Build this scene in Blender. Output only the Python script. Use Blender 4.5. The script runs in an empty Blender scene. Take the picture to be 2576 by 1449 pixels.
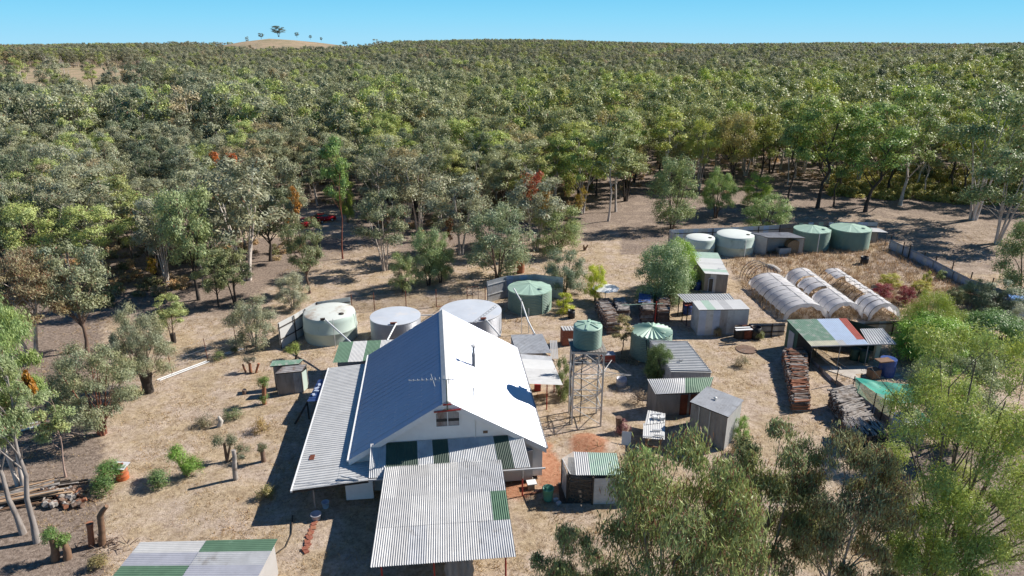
import bpy, math, random
import numpy as np
from mathutils import Vector
SC = bpy.context.scene
COL = SC.collection
R_ = math.radians
# ------------------------------------------------------------------ camera
CAM_H = 31.0
PITCH = 19.93
cam_d = bpy.data.cameras.new("camera")
cam_d.sensor_width = 36.0
cam_d.lens = 24.0
cam_d.clip_end = 9000
cam = bpy.data.objects.new("camera", cam_d)
COL.objects.link(cam)
cam.location = (0, 0, CAM_H)
cam.rotation_euler = (R_(90 - PITCH), 0, 0)
SC.camera = cam
# ------------------------------------------------------------------ sky and sun
SUN_EL, SUN_AZ = 38.0, 20.0      # azimuth counted from +x towards +y
EXPO = 0.56
SKY_S = 0.07
SKY_GAIN = 1.0 / (SKY_S * 2 ** EXPO)
W = bpy.data.worlds.new("World")
SC.world = W
W.use_nodes = True
wn = W.node_tree
bg = wn.nodes["Background"]
sky = wn.nodes.new("ShaderNodeTexSky")
sky.sky_type = 'NISHITA'
sky.sun_disc = False
sky.sun_elevation = R_(SUN_EL)
sky.sun_rotation = R_(90 - SUN_AZ)
sky.altitude = 300
sky.air_density = 1.0
sky.dust_density = 0.0
sky.ozone_density = 1.5
hs = wn.nodes.new("ShaderNodeHueSaturation")
hs.inputs["Hue"].default_value = 0.5
hs.inputs["Saturation"].default_value = 1.25
hs.inputs["Value"].default_value = 0.6
wn.links.new(sky.outputs[0], hs.inputs["Color"])
# the clean dry air of the place: pale cyan at the horizon, quickly deepening
tcw = wn.nodes.new("ShaderNodeTexCoord")
sepw = wn.nodes.new("ShaderNodeSeparateXYZ")
wn.links.new(tcw.outputs["Generated"], sepw.inputs[0])
crw = wn.nodes.new("ShaderNodeValToRGB")
e = crw.color_ramp.elements
e[0].position = 0.0; e[0].color = (.37, .74, .97, 1)
e[1].position = 0.075; e[1].color = (.15, .59, .92, 1)
n_ = e.new(.03); n_.color = (.27, .70, .97, 1)
n_ = e.new(.40); n_.color = (.035, .16, .50, 1)
wn.links.new(sepw.outputs["Z"], crw.inputs[0])
scw = wn.nodes.new("ShaderNodeVectorMath"); scw.operation = 'SCALE'; scw.inputs["Scale"].default_value = SKY_GAIN
wn.links.new(crw.outputs[0], scw.inputs[0])
mrw = wn.nodes.new("ShaderNodeMapRange"); mrw.inputs["From Min"].default_value = .10; mrw.inputs["From Max"].default_value = .42
mrw.inputs["To Min"].default_value = 1.0; mrw.inputs["To Max"].default_value = .25
wn.links.new(sepw.outputs["Z"], mrw.inputs["Value"])
mxw = wn.nodes.new("ShaderNodeMix"); mxw.data_type = 'RGBA'
wn.links.new(mrw.outputs[0], mxw.inputs[0]); wn.links.new(hs.outputs[0], mxw.inputs[6]); wn.links.new(scw.outputs[0], mxw.inputs[7])
wn.links.new(mxw.outputs[2], bg.inputs["Color"])
bg.inputs["Strength"].default_value = SKY_S
sun_d = bpy.data.lights.new("sun", 'SUN')
sun_d.energy = 5.0
sun_d.angle = R_(0.5)
sun_d.color = (1.0, 0.94, 0.86)
sun = bpy.data.objects.new("sun", sun_d)
COL.objects.link(sun)
sd = Vector((math.cos(R_(SUN_EL)) * math.cos(R_(SUN_AZ)), math.cos(R_(SUN_EL)) * math.sin(R_(SUN_AZ)), math.sin(R_(SUN_EL))))
sun.rotation_euler = sd.to_track_quat('Z', 'Y').to_euler()
sun.location = (60, 20, 80)
SC.view_settings.view_transform = 'Standard'
SC.view_settings.look = 'None'
SC.view_settings.gamma = 1.0
SC.view_settings.exposure = EXPO
SC.view_settings.use_curve_mapping = False
SC.cycles.max_bounces = 5
SC.cycles.diffuse_bounces = 3
SC.cycles.transparent_max_bounces = 12
SC.cycles.transmission_bounces = 3
SC.cycles.glossy_bounces = 2
SC.cycles.caustics_reflective = False
SC.cycles.caustics_refractive = False
# ------------------------------------------------------------------ surveying: a picture point at a known height becomes a place
FPX = 1717.3
cp, sp = math.cos(R_(PITCH)), math.sin(R_(PITCH))
TILE = {0: (0, 0, .67083), 1: (900, 1100, 2.337), 2: (900, 1540, 2.337), 3: (1900, 1100, 2.337), 4: (1900, 1540, 2.337),
        5: (2400, 780, 2.337), 6: (2760, 1100, 2.337), 7: (0, 1540, 2.337), 8: (0, 900, 2.2639), 14: (0, 400, 2.0125),
        15: (1280, 400, 2.0125), 16: (2560, 400, 2.0125), 17: (700, 560, 2.415), 21: (1800, 980, 2.5605), 22: (2200, 1080, 3.722),
        23: (2500, 830, 2.824), 24: (3100, 1280, 1.861), 25: (780, 700, 2.8), 26: (2050, 1660, 3.151), 27: (3200, 820, 2.155)}

def ray(k, x, y):
    ox, oy, s = TILE[k]
    u = (ox + x / s) * .67083 - 1288
    v = (oy + y / s) * .67083 - 724.5
    return np.array([u, FPX * cp - v * sp, -FPX * sp - v * cp])

def P(k, x, y, z=0.0):
    d = ray(k, x, y)
    return np.array([0, 0, CAM_H]) + d * ((z - CAM_H) / d[2])

def Pd(k, x, y, gy):
    d = ray(k, x, y)
    return np.array([0, 0, CAM_H]) + d * (gy / d[1])

def ht(k, bx, by, tx, ty):
    return Pd(k, tx, ty, P(k, bx, by)[1])[2]

def proj(x, y, z):
    zz = z - CAM_H
    c = y * cp - zz * sp
    return 1288 + FPX * x / c, 724.5 - FPX * (y * sp + zz * cp) / c

def V3(x, y, z=0.0):
    return np.array([x, y, z], float)

# ------------------------------------------------------------------ terrain
def sst(a, b, t):
    t = np.clip((t - a) / (b - a), 0, 1)
    return t * t * (3 - 2 * t)

def terrain(x, y):
    x = np.asarray(x, float); y = np.asarray(y, float)
    d = np.hypot(x, y)
    q = x / np.maximum(y, 60)
    top = 12 + 3 * np.sin(q * 5.0 + 1.0) + 2.0 * np.sin(q * 13 + 2) + 6.0 * sst(.5, .8, q) - 3.5 * np.exp(-((q - .33) / .17) ** 2)
    z = top * sst(330, 1050, d) - 25 * sst(1250, 2400, d)
    z = z + 27 * np.exp(-(((x + 395) / 95) ** 2 + ((y - 1230) / 150) ** 2)) + 6 * np.exp(-(((x + 290) / 90) ** 2 + ((y - 1230) / 150) ** 2))
    z = z + 7.5 * sst(.45, .72, q) * sst(260, 420, d) * (1 - sst(520, 800, d))
    z = z + np.where(d < 260, .06 * np.sin(x * .9 + 1.3 * np.sin(y * .4)) * np.sin(y * .7 + .5), 0) * sst(30, 36, d)
    # heap of red soil between the tower and the aviary
    mx, my = P(3, 720, 1330)[:2]
    z = z + .75 * np.exp(-(((x - mx) / 1.5) ** 2 + ((y - my) / .9) ** 2)) * (1 + .25 * np.sin(x * 5) * np.sin(y * 6))
    return z

def gz(x, y):
    return float(terrain(x, y))

# ------------------------------------------------------------------ scene bookkeeping
WL = {}

def tag(o, label=None, cat=None, group=None, kind=None):
    if label: o['label'] = label
    if cat: o['category'] = cat
    if group: o['group'] = group
    if kind: o['kind'] = kind
    return o

def thing(name, label, cat, loc, group=None):
    o = bpy.data.objects.new(name, None)
    o.empty_display_size = .3
    COL.objects.link(o)
    o.location = [float(c) for c in loc]
    WL[o.name] = np.array(o.location, float)
    return tag(o, label, cat, group)

class MB:
    def __init__(s):
        s.v = []; s.f = []; s.m = []; s.s = []; s.n = 0

    def add(s, verts, faces, mat=0, smooth=False):
        verts = [tuple(map(float, q)) for q in verts]
        s.v += verts
        n = s.n
        s.f += [tuple(i + n for i in f) for f in faces]
        s.m += ([mat] * len(faces)) if not isinstance(mat, list) else mat
        s.s += [smooth] * len(faces)
        s.n += len(verts)
        return s

    def hexa(s, b, t, mat=0):
        s.add(list(b) + list(t), [(3, 2, 1, 0), (4, 5, 6, 7), (0, 1, 5, 4), (1, 2, 6, 5), (2, 3, 7, 6), (3, 0, 4, 7)], mat)
        return s

    def box(s, c, size, rz=0, mat=0):
        a, b, h = size[0] / 2, size[1] / 2, size[2]
        co, si = math.cos(rz), math.sin(rz)
        q = [(c[0] + x * co - y * si, c[1] + x * si + y * co) for x, y in ((-a, -b), (a, -b), (a, b), (-a, b))]
        return s.hexa([(x, y, c[2]) for x, y in q], [(x, y, c[2] + h) for x, y in q], mat)

    def bar(s, p, q, w=.08, h=None, mat=0):
        h = h or w
        p = np.array(p, float); q = np.array(q, float)
        d = q - p
        d = d / (np.linalg.norm(d) + 1e-9)
        up = np.array([0, 0, 1.]) if abs(d[2]) < .9 else np.array([1., 0, 0])
        a = np.cross(d, up); a /= np.linalg.norm(a)
        b = np.cross(a, d)
        a *= w / 2; b *= h / 2
        return s.hexa([p - a - b, p + a - b, p + a + b, p - a + b], [q - a - b, q + a - b, q + a + b, q - a + b], mat)

    def tube(s, pts, rad, n=6, mat=0, cap=True):
        pts = [np.array(q, float) for q in pts]
        if not hasattr(rad, '__len__'): rad = [rad] * len(pts)
        vs = []; fs = []
        ref = None
        for i, p in enumerate(pts):
            d = pts[min(i + 1, len(pts) - 1)] - pts[max(i - 1, 0)]
            d = d / (np.linalg.norm(d) + 1e-9)
            if ref is None:
                ref = np.array([1., 0, 0]) if abs(d[0]) < .8 else np.array([0, 1., 0])
            a = ref - d * (ref @ d); a /= np.linalg.norm(a) + 1e-9
            ref = a
            b = np.cross(d, a)
            for j in range(n):
                t = 2 * math.pi * j / n
                vs.append(p + rad[i] * (a * math.cos(t) + b * math.sin(t)))
        for i in range(len(pts) - 1):
            for j in range(n):
                k = (j + 1) % n
                fs.append((i * n + j, i * n + k, i * n + n + k, i * n + n + j))
        s.add(vs, fs, mat, True)
        if cap:
            s.add(vs[:n], [tuple(range(n))[::-1]], mat)
            s.add(vs[-n:], [tuple(range(n))], mat)
        return s

    def lathe(s, c, prof, n=32, mat=0, smooth=True, cap=False):
        vs = []; fs = []
        for r, z in prof:
            for j in range(n):
                t = 2 * math.pi * j / n
                vs.append((c[0] + r * math.cos(t), c[1] + r * math.sin(t), c[2] + z))
        for i in range(len(prof) - 1):
            for j in range(n):
                k = (j + 1) % n
                fs.append((i * n + j, i * n + k, i * n + n + k, i * n + n + j))
        s.add(vs, fs, mat, smooth)
        if cap:
            s.add(vs[-n:], [tuple(range(n))], mat)
        return s

    def corr(s, a0, a1, b0, b1, pitch=.14, amp=.02, kind='sine', rows=None, sheet=.8, lift=0.0):
        """ribbed sheet between edge a0-a1 and edge b0-b1; the ribs run from a to b. rows: [(v0, v1, [material per sheet])]"""
        a0, a1, b0, b1 = [np.array(q, float) for q in (a0, a1, b0, b1)]
        nn = np.cross(a1 - a0, b0 - a0); nn /= np.linalg.norm(nn)
        L = (np.linalg.norm(a1 - a0) + np.linalg.norm(b1 - b0)) / 2
        if kind == 'sine':
            cell = [(0, 0), (.25, 1), (.5, 0), (.75, -1)]
        else:
            cell = [(0, -1), (.55, -1), (.68, 1), (.80, 1), (.94, -1)]
        nc = max(1, int(round(L / pitch)))
        ss = [((i + c) / nc, h) for i in range(nc) for c, h in cell] + [(1.0, cell[0][1])]
        rows = rows or [(0, 1, [0])]
        ns = max(1, int(round(L / sheet)))
        for ri, (v0, v1, ms) in enumerate(rows):
            vs = []; fs = []; mm = []
            off = lift + .012 * (ri % 2)
            for t, h in ss:
                A = a0 + (a1 - a0) * t; B = b0 + (b1 - b0) * t
                o = nn * (amp * h + off)
                vs += [A + (B - A) * v0 + o, A + (B - A) * v1 + o]
            for i in range(len(ss) - 1):
                fs.append((2 * i, 2 * i + 2, 2 * i + 3, 2 * i + 1))
                t = (ss[i][0] + ss[i + 1][0]) / 2
                mm.append(ms[min(int(t * ns), ns - 1) % len(ms)])
            s.add(vs, fs, mm, kind == 'sine')
        return s

    def build(s, name, mats, parent=None, label=None):
        me = bpy.data.meshes.new(name)
        off = np.zeros(3)
        o = bpy.data.objects.new(name, me)
        COL.objects.link(o)
        if parent is not None:
            off = WL[parent.name]
            o.parent = parent
        WL[o.name] = off
        vv = np.array(s.v, float) - off
        me.from_pydata(vv.tolist(), [], s.f)
        if not isinstance(mats, (list, tuple)): mats = [mats]
        for m in mats: me.materials.append(m)
        me.polygons.foreach_set('material_index', np.array(s.m, dtype=np.int32))
        me.polygons.foreach_set('use_smooth', np.array(s.s, dtype=bool))
        me.update()
        if label: o['label'] = label
        return o

def solo(mb, name, mats, label, cat, group=None, loc=None):
    """one thing that is one mesh, origin at its base"""
    if loc is None:
        a = np.array(mb.v); loc = V3(a[:, 0].mean(), a[:, 1].mean(), a[:, 2].min())
    a = np.array(mb.v) - loc
    mb.v = a.tolist()
    o = mb.build(name, mats)
    o.location = [float(c) for c in loc]
    WL[o.name] = np.array(loc, float)
    return tag(o, label, cat, group)

# ------------------------------------------------------------------ materials
def nodes(m):
    m.use_nodes = True
    nt = m.node_tree
    return nt, nt.nodes, nt.links, nt.nodes['Principled BSDF']

def noise(N, L, scale, detail=4, vec=None, rough=.6):
    n = N.new('ShaderNodeTexNoise')
    n.inputs['Scale'].default_value = scale
    n.inputs['Detail'].default_value = detail
    n.inputs['Roughness'].default_value = rough
    if vec is not None: L.new(vec, n.inputs['Vector'])
    return n.outputs['Fac']

def ramp(N, L, fac, stops):
    r = N.new('ShaderNodeValToRGB')
    e = r.color_ramp.elements
    while len(e) < len(stops): e.new(.5)
    for i, (p, c) in enumerate(stops):
        e[i].position = p
        e[i].color = (c[0], c[1], c[2], 1) if hasattr(c, '__len__') else (c, c, c, 1)
    L.new(fac, r.inputs[0])
    return r.outputs[0]

def mixc(N, L, fac, a, b, mode='MIX'):
    m = N.new('ShaderNodeMix'); m.data_type = 'RGBA'; m.blend_type = mode
    if hasattr(fac, 'is_linked'): L.new(fac, m.inputs[0])
    else: m.inputs[0].default_value = fac
    for i, c in ((6, a), (7, b)):
        if hasattr(c, 'is_linked'): L.new(c, m.inputs[i])
        else: m.inputs[i].default_value = (c[0], c[1], c[2], 1)
    return m.outputs[2]

def mat(name, col, rough=.7, metal=0.0, var=.18, scale=1.7, stain=None, stain_at=.62, stain_scale=.8, bump=0.0, bscale=30, spec=.4, stretch=None):
    m = bpy.data.materials.new(name)
    nt, N, L, b = nodes(m)
    g = N.new('ShaderNodeNewGeometry')
    vec = g.outputs['Position']
    if stretch:
        mp = N.new('ShaderNodeMapping'); mp.inputs['Scale'].default_value = stretch
        L.new(vec, mp.inputs[0]); vec = mp.outputs[0]
    f = noise(N, L, scale, 5, vec)
    c = ramp(N, L, f, [(.28, [x * (1 - var) for x in col]), (.72, [min(1, x * (1 + var)) for x in col])])
    if stain:
        f2 = noise(N, L, stain_scale, 6, vec, .7)
        fr = ramp(N, L, f2, [(stain_at - .06, 0.0), (stain_at + .1, 1.0)])
        c = mixc(N, L, fr, c, stain)
    L.new(c, b.inputs['Base Color'])
    b.inputs['Roughness'].default_value = rough
    b.inputs['Metallic'].default_value = metal
    b.inputs['Specular IOR Level'].default_value = spec
    if bump:
        bf = noise(N, L, bscale, 4, vec)
        bn = N.new('ShaderNodeBump'); bn.inputs['Strength'].default_value = bump; bn.inputs['Distance'].default_value = .05
        L.new(bf, bn.inputs['Height']); L.new(bn.outputs[0], b.inputs['Normal'])
    return m

RUST = (.16, .06, .03)
M = {}
M['galv'] = mat('galvanised_iron', (.50, .51, .52), .5, .15, .16, 1.2, (.34, .33, .32), .6, 1.1)
M['galv_light'] = mat('pale_iron', (.56, .56, .55), .55, .05, .10, 1.5, (.50, .49, .47), .64, 1.0)
M['galv_dark'] = mat('weathered_iron', (.33, .335, .35), .55, .15, .2, 1.4, (.22, .21, .21), .6, 1.3)
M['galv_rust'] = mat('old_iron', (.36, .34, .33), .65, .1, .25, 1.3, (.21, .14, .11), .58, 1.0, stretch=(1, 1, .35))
M['rust'] = mat('rusted_iron', (.15, .045, .025), .85, 0, .4, 3)
M['ash'] = mat('grey_weathered_sheet', (.26, .24, .225), .8, 0, .2, 2.0, (.17, .15, .14), .6, 1.5, stretch=(1, 1, .3))
M['roof_zinc'] = mat('zinc_roof', (.50, .53, .62), .36, .88, .04, .6)
M['roof_white'] = mat('white_roof', (.66, .66, .64), .45, .1, .06, .8, (.62, .60, .57), .68, .7)
M['green'] = mat('green_painted_iron', (.115, .205, .135), .55, 0, .12, 1.5, (.20, .30, .22), .66, 1.2)
M['green_dark'] = mat('dark_green_iron', (.045, .085, .06), .55, 0, .15, 1.5)
M['green_pale'] = mat('pale_green_iron', (.37, .50, .41), .55, 0, .12, 1.2, (.52, .58, .53), .6, .9)
M['olive'] = mat('olive_iron', (.20, .19, .07), .6, 0, .15, 1.5)
M['blue'] = mat('blue_iron', (.18, .33, .55), .5, 0, .12, 1.5)
M['blue_deep'] = mat('deep_blue_iron', (.06, .11, .28), .5, 0, .15, 1.5)
M['steelblue'] = mat('blue_grey_iron', (.42, .48, .60), .5, .1, .12, 1.5)
M['red'] = mat('red_iron', (.42, .10, .07), .55, 0, .15, 1.5)
M['cream'] = mat('cream_iron', (.60, .58, .44), .55, 0, .12, 1.5)
M['redpost'] = mat('red_oxide_paint', (.30, .025, .02), .5, 0, .15, 3)
M['white'] = mat('white_paint', (.76, .77, .77), .5, 0, .05, 2)
M['wallwhite'] = mat('white_wall', (.74, .74, .73), .7, 0, .06, .9, (.62, .62, .60), .66, 1.0)
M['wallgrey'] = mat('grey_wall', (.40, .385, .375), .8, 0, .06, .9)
M['poly_green'] = mat('green_tank_plastic', (.20, .29, .235), .5, 0, .08, .7, (.12, .20, .15), .64, .8, stretch=(1, 1, .4))
M['poly_roof'] = mat('green_tank_lid', (.33, .47, .38), .5, 0, .1, .8)
M['poly_pale'] = mat('pale_green_tank_plastic', (.46, .55, .49), .55, 0, .08, .5, (.27, .34, .28), .64, .7, stretch=(1, 1, .5))
M['pale_top'] = mat('pale_tank_lid', (.66, .70, .66), .55, 0, .06, .6)
M['stained_top'] = mat('stained_tank_lid', (.62, .65, .60), .55, 0, .06, .6, (.40, .31, .23), .56, .33)
M['zinc_tank'] = mat('zinc_tank_wall', (.36, .37, .40), .45, .45, .12, .8)
M['zinc_top'] = mat('zinc_tank_lid', (.58, .62, .67), .5, .15, .08, .6, (.68, .66, .64), .6, .5)
M['tower'] = mat('galvanised_steel', (.50, .50, .49), .5, .2, .12, 2)
M['plank'] = mat('weathered_plank', (.24, .22, .20), .9, 0, .3, 3, bump=.3)
M['timber'] = mat('brown_timber', (.20, .12, .075), .9, 0, .3, 3)
M['timber_dark'] = mat('dark_timber', (.05, .04, .033), .9, 0, .3, 3)
M['timber_new'] = mat('sawn_timber', (.40, .27, .17), .85, 0, .25, 2.5)
M['log_grey'] = mat('grey_log', (.34, .31, .285), .95, 0, .35, 2.0, (.15, .115, .09), .55, 1.6)
M['log_brown'] = mat('brown_log', (.17, .11, .08), .95, 0, .4, 2.0, (.30, .26, .23), .6, 1.6)
M['log_red'] = mat('red_split_log', (.30, .13, .075), .95, 0, .3, 2.0)
M['log_end'] = mat('dark_log_pile', (.075, .06, .05), .95, 0, .5, 9)
M['black'] = mat('black_plastic', (.018, .018, .02), .5, 0, .1, 2)
M['rubber'] = mat('tyre_rubber', (.02, .02, .02), .8, 0, .1, 2)
M['pipe'] = mat('white_pipe', (.72, .73, .72), .4, 0, .05, 2)
M['brick'] = mat('red_brick', (.27, .095, .06), .9, 0, .35, 6, (.40, .33, .28), .66, 3.0)
M['stone'] = mat('pale_stone', (.46, .43, .39), .9, 0, .2, 2)
M['concrete'] = mat('pale_concrete', (.46, .42, .37), .9, 0, .15, .7, (.33, .29, .25), .6, .8)
M['shed_dark'] = mat('shed_interior', (.07, .065, .06), .9, 0, .3, 2)
M['drum_blue'] = mat('blue_drum', (.03, .07, .24), .45, 0, .1, 2)
M['orange'] = mat('orange_drum', (.50, .14, .05), .6, 0, .25, 2.5, (.36, .20, .16), .6, 2)
M['pot'] = mat('green_pot', (.10, .30, .22), .5, 0, .12, 3)
M['car_red'] = mat('red_car_paint', (.50, .012, .02), .25, .1, .02, 1)
M['car_maroon'] = mat('dark_red_car_paint', (.34, .02, .025), .25, .1, .02, 1)
M['car_silver'] = mat('silver_car_paint', (.58, .58, .58), .3, .3, .02, 1)
M['glass'] = mat('dark_glass', (.02, .025, .03), .08, 0, .1, 1, spec=.6)
M['lamp'] = mat('red_lamp_lens', (.25, .01, .01), .2, 0, .05, 1)
M['lamp_clear'] = mat('clear_lamp_lens', (.7, .7, .68), .15, 0, .05, 1)
M['tan'] = mat('cream_canvas', (.58, .50, .40), .8, 0, .1, 1)
M['bluetarp'] = mat('blue_tarpaulin', (.10, .24, .55), .5, 0, .15, 1.2)
M['redsoil'] = mat('red_soil', (.33, .14, .075), .95, 0, .3, 3, bump=.5)
M['hay'] = mat('round_hay', (.30, .22, .14), .95, 0, .3, 6)

def sheer(name, col, transp, transl):
    m = bpy.data.materials.new(name)
    nt, N, L, b = nodes(m)
    g = N.new('ShaderNodeNewGeometry')
    f = noise(N, L, 1.3, 5, g.outputs['Position'])
    c = ramp(N, L, f, [(.3, [x * .86 for x in col]), (.7, col)])
    L.new(c, b.inputs['Base Color']); b.inputs['Roughness'].default_value = .45
    tl = N.new('ShaderNodeBsdfTranslucent'); L.new(c, tl.inputs[0])
    tp = N.new('ShaderNodeBsdfTransparent')
    m1 = N.new('ShaderNodeMixShader'); m1.inputs[0].default_value = transl
    L.new(b.outputs[0], m1.inputs[1]); L.new(tl.outputs[0], m1.inputs[2])
    m2 = N.new('ShaderNodeMixShader'); m2.inputs[0].default_value = transp
    L.new(m1.outputs[0], m2.inputs[1]); L.new(tp.outputs[0], m2.inputs[2])
    L.new(m2.outputs[0], N['Material Output'].inputs[0])
    return m

M['plastic'] = sheer('greenhouse_plastic', (.92, .92, .94), .05, .42)
M['shadecloth'] = sheer('green_shade_cloth', (.03, .52, .40), .12, .35)
M['netting'] = sheer('dull_green_netting', (.16, .36, .29), .35, .3)
M['mesh'] = sheer('wire_mesh', (.16, .15, .14), .72, .0)

LEAF = 2.0

def attr(N, name):
    a = N.new('ShaderNodeAttribute'); a.attribute_type = 'INSTANCER'; a.attribute_name = name
    return a

def leafmat(name, transl=.30, spread=(.70, 1.30)):
    m = bpy.data.materials.new(name)
    nt, N, L, b = nodes(m)
    t = attr(N, 'tint'); tip = attr(N, 'tip')
    g = N.new('ShaderNodeNewGeometry')
    rnd = g.outputs['Random Per Island']
    val = N.new('ShaderNodeMapRange')
    val.inputs['To Min'].default_value = spread[0] * LEAF; val.inputs['To Max'].default_value = spread[1] * LEAF
    L.new(rnd, val.inputs['Value'])
    # dieback and fresh growth run through the crown in patches
    f = noise(N, L, .55, 2, g.outputs['Position'])
    warm = ramp(N, L, f, [(.35, (1.0, 1.0, 1.0)), (.75, (1.22, 1.08, .80))])
    c = mixc(N, L, 1.0, t.outputs['Color'], warm, 'MULTIPLY')
    vm = N.new('ShaderNodeVectorMath'); vm.operation = 'SCALE'
    L.new(c, vm.inputs[0]); L.new(val.outputs[0], vm.inputs['Scale'])
    # some leaves are bronze or dead
    s1 = N.new('ShaderNodeMath'); s1.operation = 'MULTIPLY_ADD'; s1.inputs[1].default_value = 37.7; s1.inputs[2].default_value = .3
    fr = N.new('ShaderNodeMath'); fr.operation = 'FRACT'
    L.new(rnd, s1.inputs[0]); L.new(s1.outputs[0], fr.inputs[0])
    lt = N.new('ShaderNodeMath'); lt.operation = 'LESS_THAN'
    L.new(fr.outputs[0], lt.inputs[0]); L.new(tip.outputs['Fac'], lt.inputs[1])
    c2 = mixc(N, L, lt.outputs[0], vm.outputs[0], (.25, .125, .07))
    L.new(c2, b.inputs['Base Color'])
    b.inputs['Roughness'].default_value = .5
    b.inputs['Specular IOR Level'].default_value = .45
    tl = N.new('ShaderNodeBsdfTranslucent'); L.new(c2, tl.inputs[0])
    ms = N.new('ShaderNodeMixShader'); ms.inputs[0].default_value = transl
    L.new(b.outputs[0], ms.inputs[1]); L.new(tl.outputs[0], ms.inputs[2])
    L.new(ms.outputs[0], N['Material Output'].inputs[0])
    return m

M['leaf'] = leafmat('leaf')

def barkmat(name):
    m = bpy.data.materials.new(name)
    nt, N, L, b = nodes(m)
    t = attr(N, 'bark')
    tc = N.new('ShaderNodeTexCoord')
    mp = N.new('ShaderNodeMapping'); mp.inputs['Scale'].default_value = (1, 1, .25)
    L.new(tc.outputs['Object'], mp.inputs[0])
    f = noise(N, L, 3.0, 5, mp.outputs[0])
    r = ramp(N, L, f, [(.3, (.50, .44, .40)), (.52, (1, 1, 1)), (.75, (1.15, 1.1, 1.05))])
    c = mixc(N, L, 1.0, t.outputs['Color'], r, 'MULTIPLY')
    L.new(c, b.inputs['Base Color'])
    b.inputs['Roughness'].default_value = .85
    return m

M['bark'] = barkmat('bark')

def groundmat():
    m = bpy.data.materials.new('dry_ground')
    nt, N, L, b = nodes(m)
    g = N.new('ShaderNodeNewGeometry'); pos = g.outputs['Position']
    big = noise(N, L, .06, 4, pos); mid = noise(N, L, .35, 6, pos, .65); fine = noise(N, L, 3.2, 6, pos, .75); tiny = noise(N, L, 11, 4, pos, .8)
    bare = ramp(N, L, fine, [(.30, (.30, .225, .17)), (.52, (.50, .405, .325)), (.75, (.60, .50, .41))])
    straw = ramp(N, L, fine, [(.30, (.22, .16, .10)), (.5, (.45, .35, .235)), (.72, (.58, .475, .325))])
    c = mixc(N, L, ramp(N, L, mid, [(.40, 0.), (.58, 1.)]), bare, straw)
    clump = noise(N, L, .95, 6, pos, .72)
    c = mixc(N, L, 1.0, c, ramp(N, L, clump, [(.30, (.62, .58, .54)), (.45, (.92, .90, .88)), (.60, (1.1, 1.1, 1.1)), (.74, (1.25, 1.26, 1.28))]), 'MULTIPLY')
    # flattened tufts and twigs: small dark speckle
    dk = ramp(N, L, tiny, [(.30, 1.), (.45, 0.)])
    c = mixc(N, L, dk, c, (.15, .11, .075))
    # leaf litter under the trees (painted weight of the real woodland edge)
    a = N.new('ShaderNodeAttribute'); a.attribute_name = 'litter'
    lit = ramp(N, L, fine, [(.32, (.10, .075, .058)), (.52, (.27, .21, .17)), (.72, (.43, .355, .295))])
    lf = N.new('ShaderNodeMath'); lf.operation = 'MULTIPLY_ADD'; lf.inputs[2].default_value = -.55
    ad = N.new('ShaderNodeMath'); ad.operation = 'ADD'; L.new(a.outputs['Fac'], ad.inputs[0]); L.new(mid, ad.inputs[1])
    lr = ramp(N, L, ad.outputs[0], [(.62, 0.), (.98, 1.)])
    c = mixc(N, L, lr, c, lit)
    # red subsoil
    a2 = N.new('ShaderNodeAttribute'); a2.attribute_name = 'redsoil'
    ad2 = N.new('ShaderNodeMath'); ad2.operation = 'ADD'; L.new(a2.outputs['Fac'], ad2.inputs[0]); L.new(mid, ad2.inputs[1])
    c = mixc(N, L, ramp(N, L, ad2.outputs[0], [(.75, 0.), (1.1, 1.)]), c, ramp(N, L, fine, [(.3, (.30, .12, .065)), (.7, (.52, .29, .18))]))
    # paddock
    a3 = N.new('ShaderNodeAttribute'); a3.attribute_name = 'paddock'
    c = mixc(N, L, a3.outputs['Fac'], c, ramp(N, L, big, [(.35, (.27, .235, .14)), (.6, (.40, .30, .20))]))
    L.new(c, b.inputs['Base Color'])
    b.inputs['Roughness'].default_value = .95
    b.inputs['Specular IOR Level'].default_value = .1
    bn = N.new('ShaderNodeBump'); bn.inputs['Strength'].default_value = .7; bn.inputs['Distance'].default_value = .12
    hh = N.new('ShaderNodeMath'); hh.operation = 'ADD'; L.new(fine, hh.inputs[0]); L.new(tiny, hh.inputs[1])
    L.new(hh.outputs[0], bn.inputs['Height']); L.new(bn.outputs[0], b.inputs['Normal'])
    return m

M['ground'] = groundmat()
# ------------------------------------------------------------------ woodland edge and open places, in picture columns (used to lay out the real ground)
EDGE = [(-900, 760), (0, 735), (300, 740), (470, 745), (600, 735), (690, 660), (840, 590), (930, 560), (1010, 590), (1200, 575), (1350, 560), (1480, 540), (1600, 505), (1780, 485), (1950, 478), (2100, 490), (2300, 500), (2576, 520), (3400, 540)]
EX = np.array([e[0] for e in EDGE]); EY = np.array([e[1] for e in EDGE])

def edge_y(X):
    return np.interp(X, EX, EY)

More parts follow.
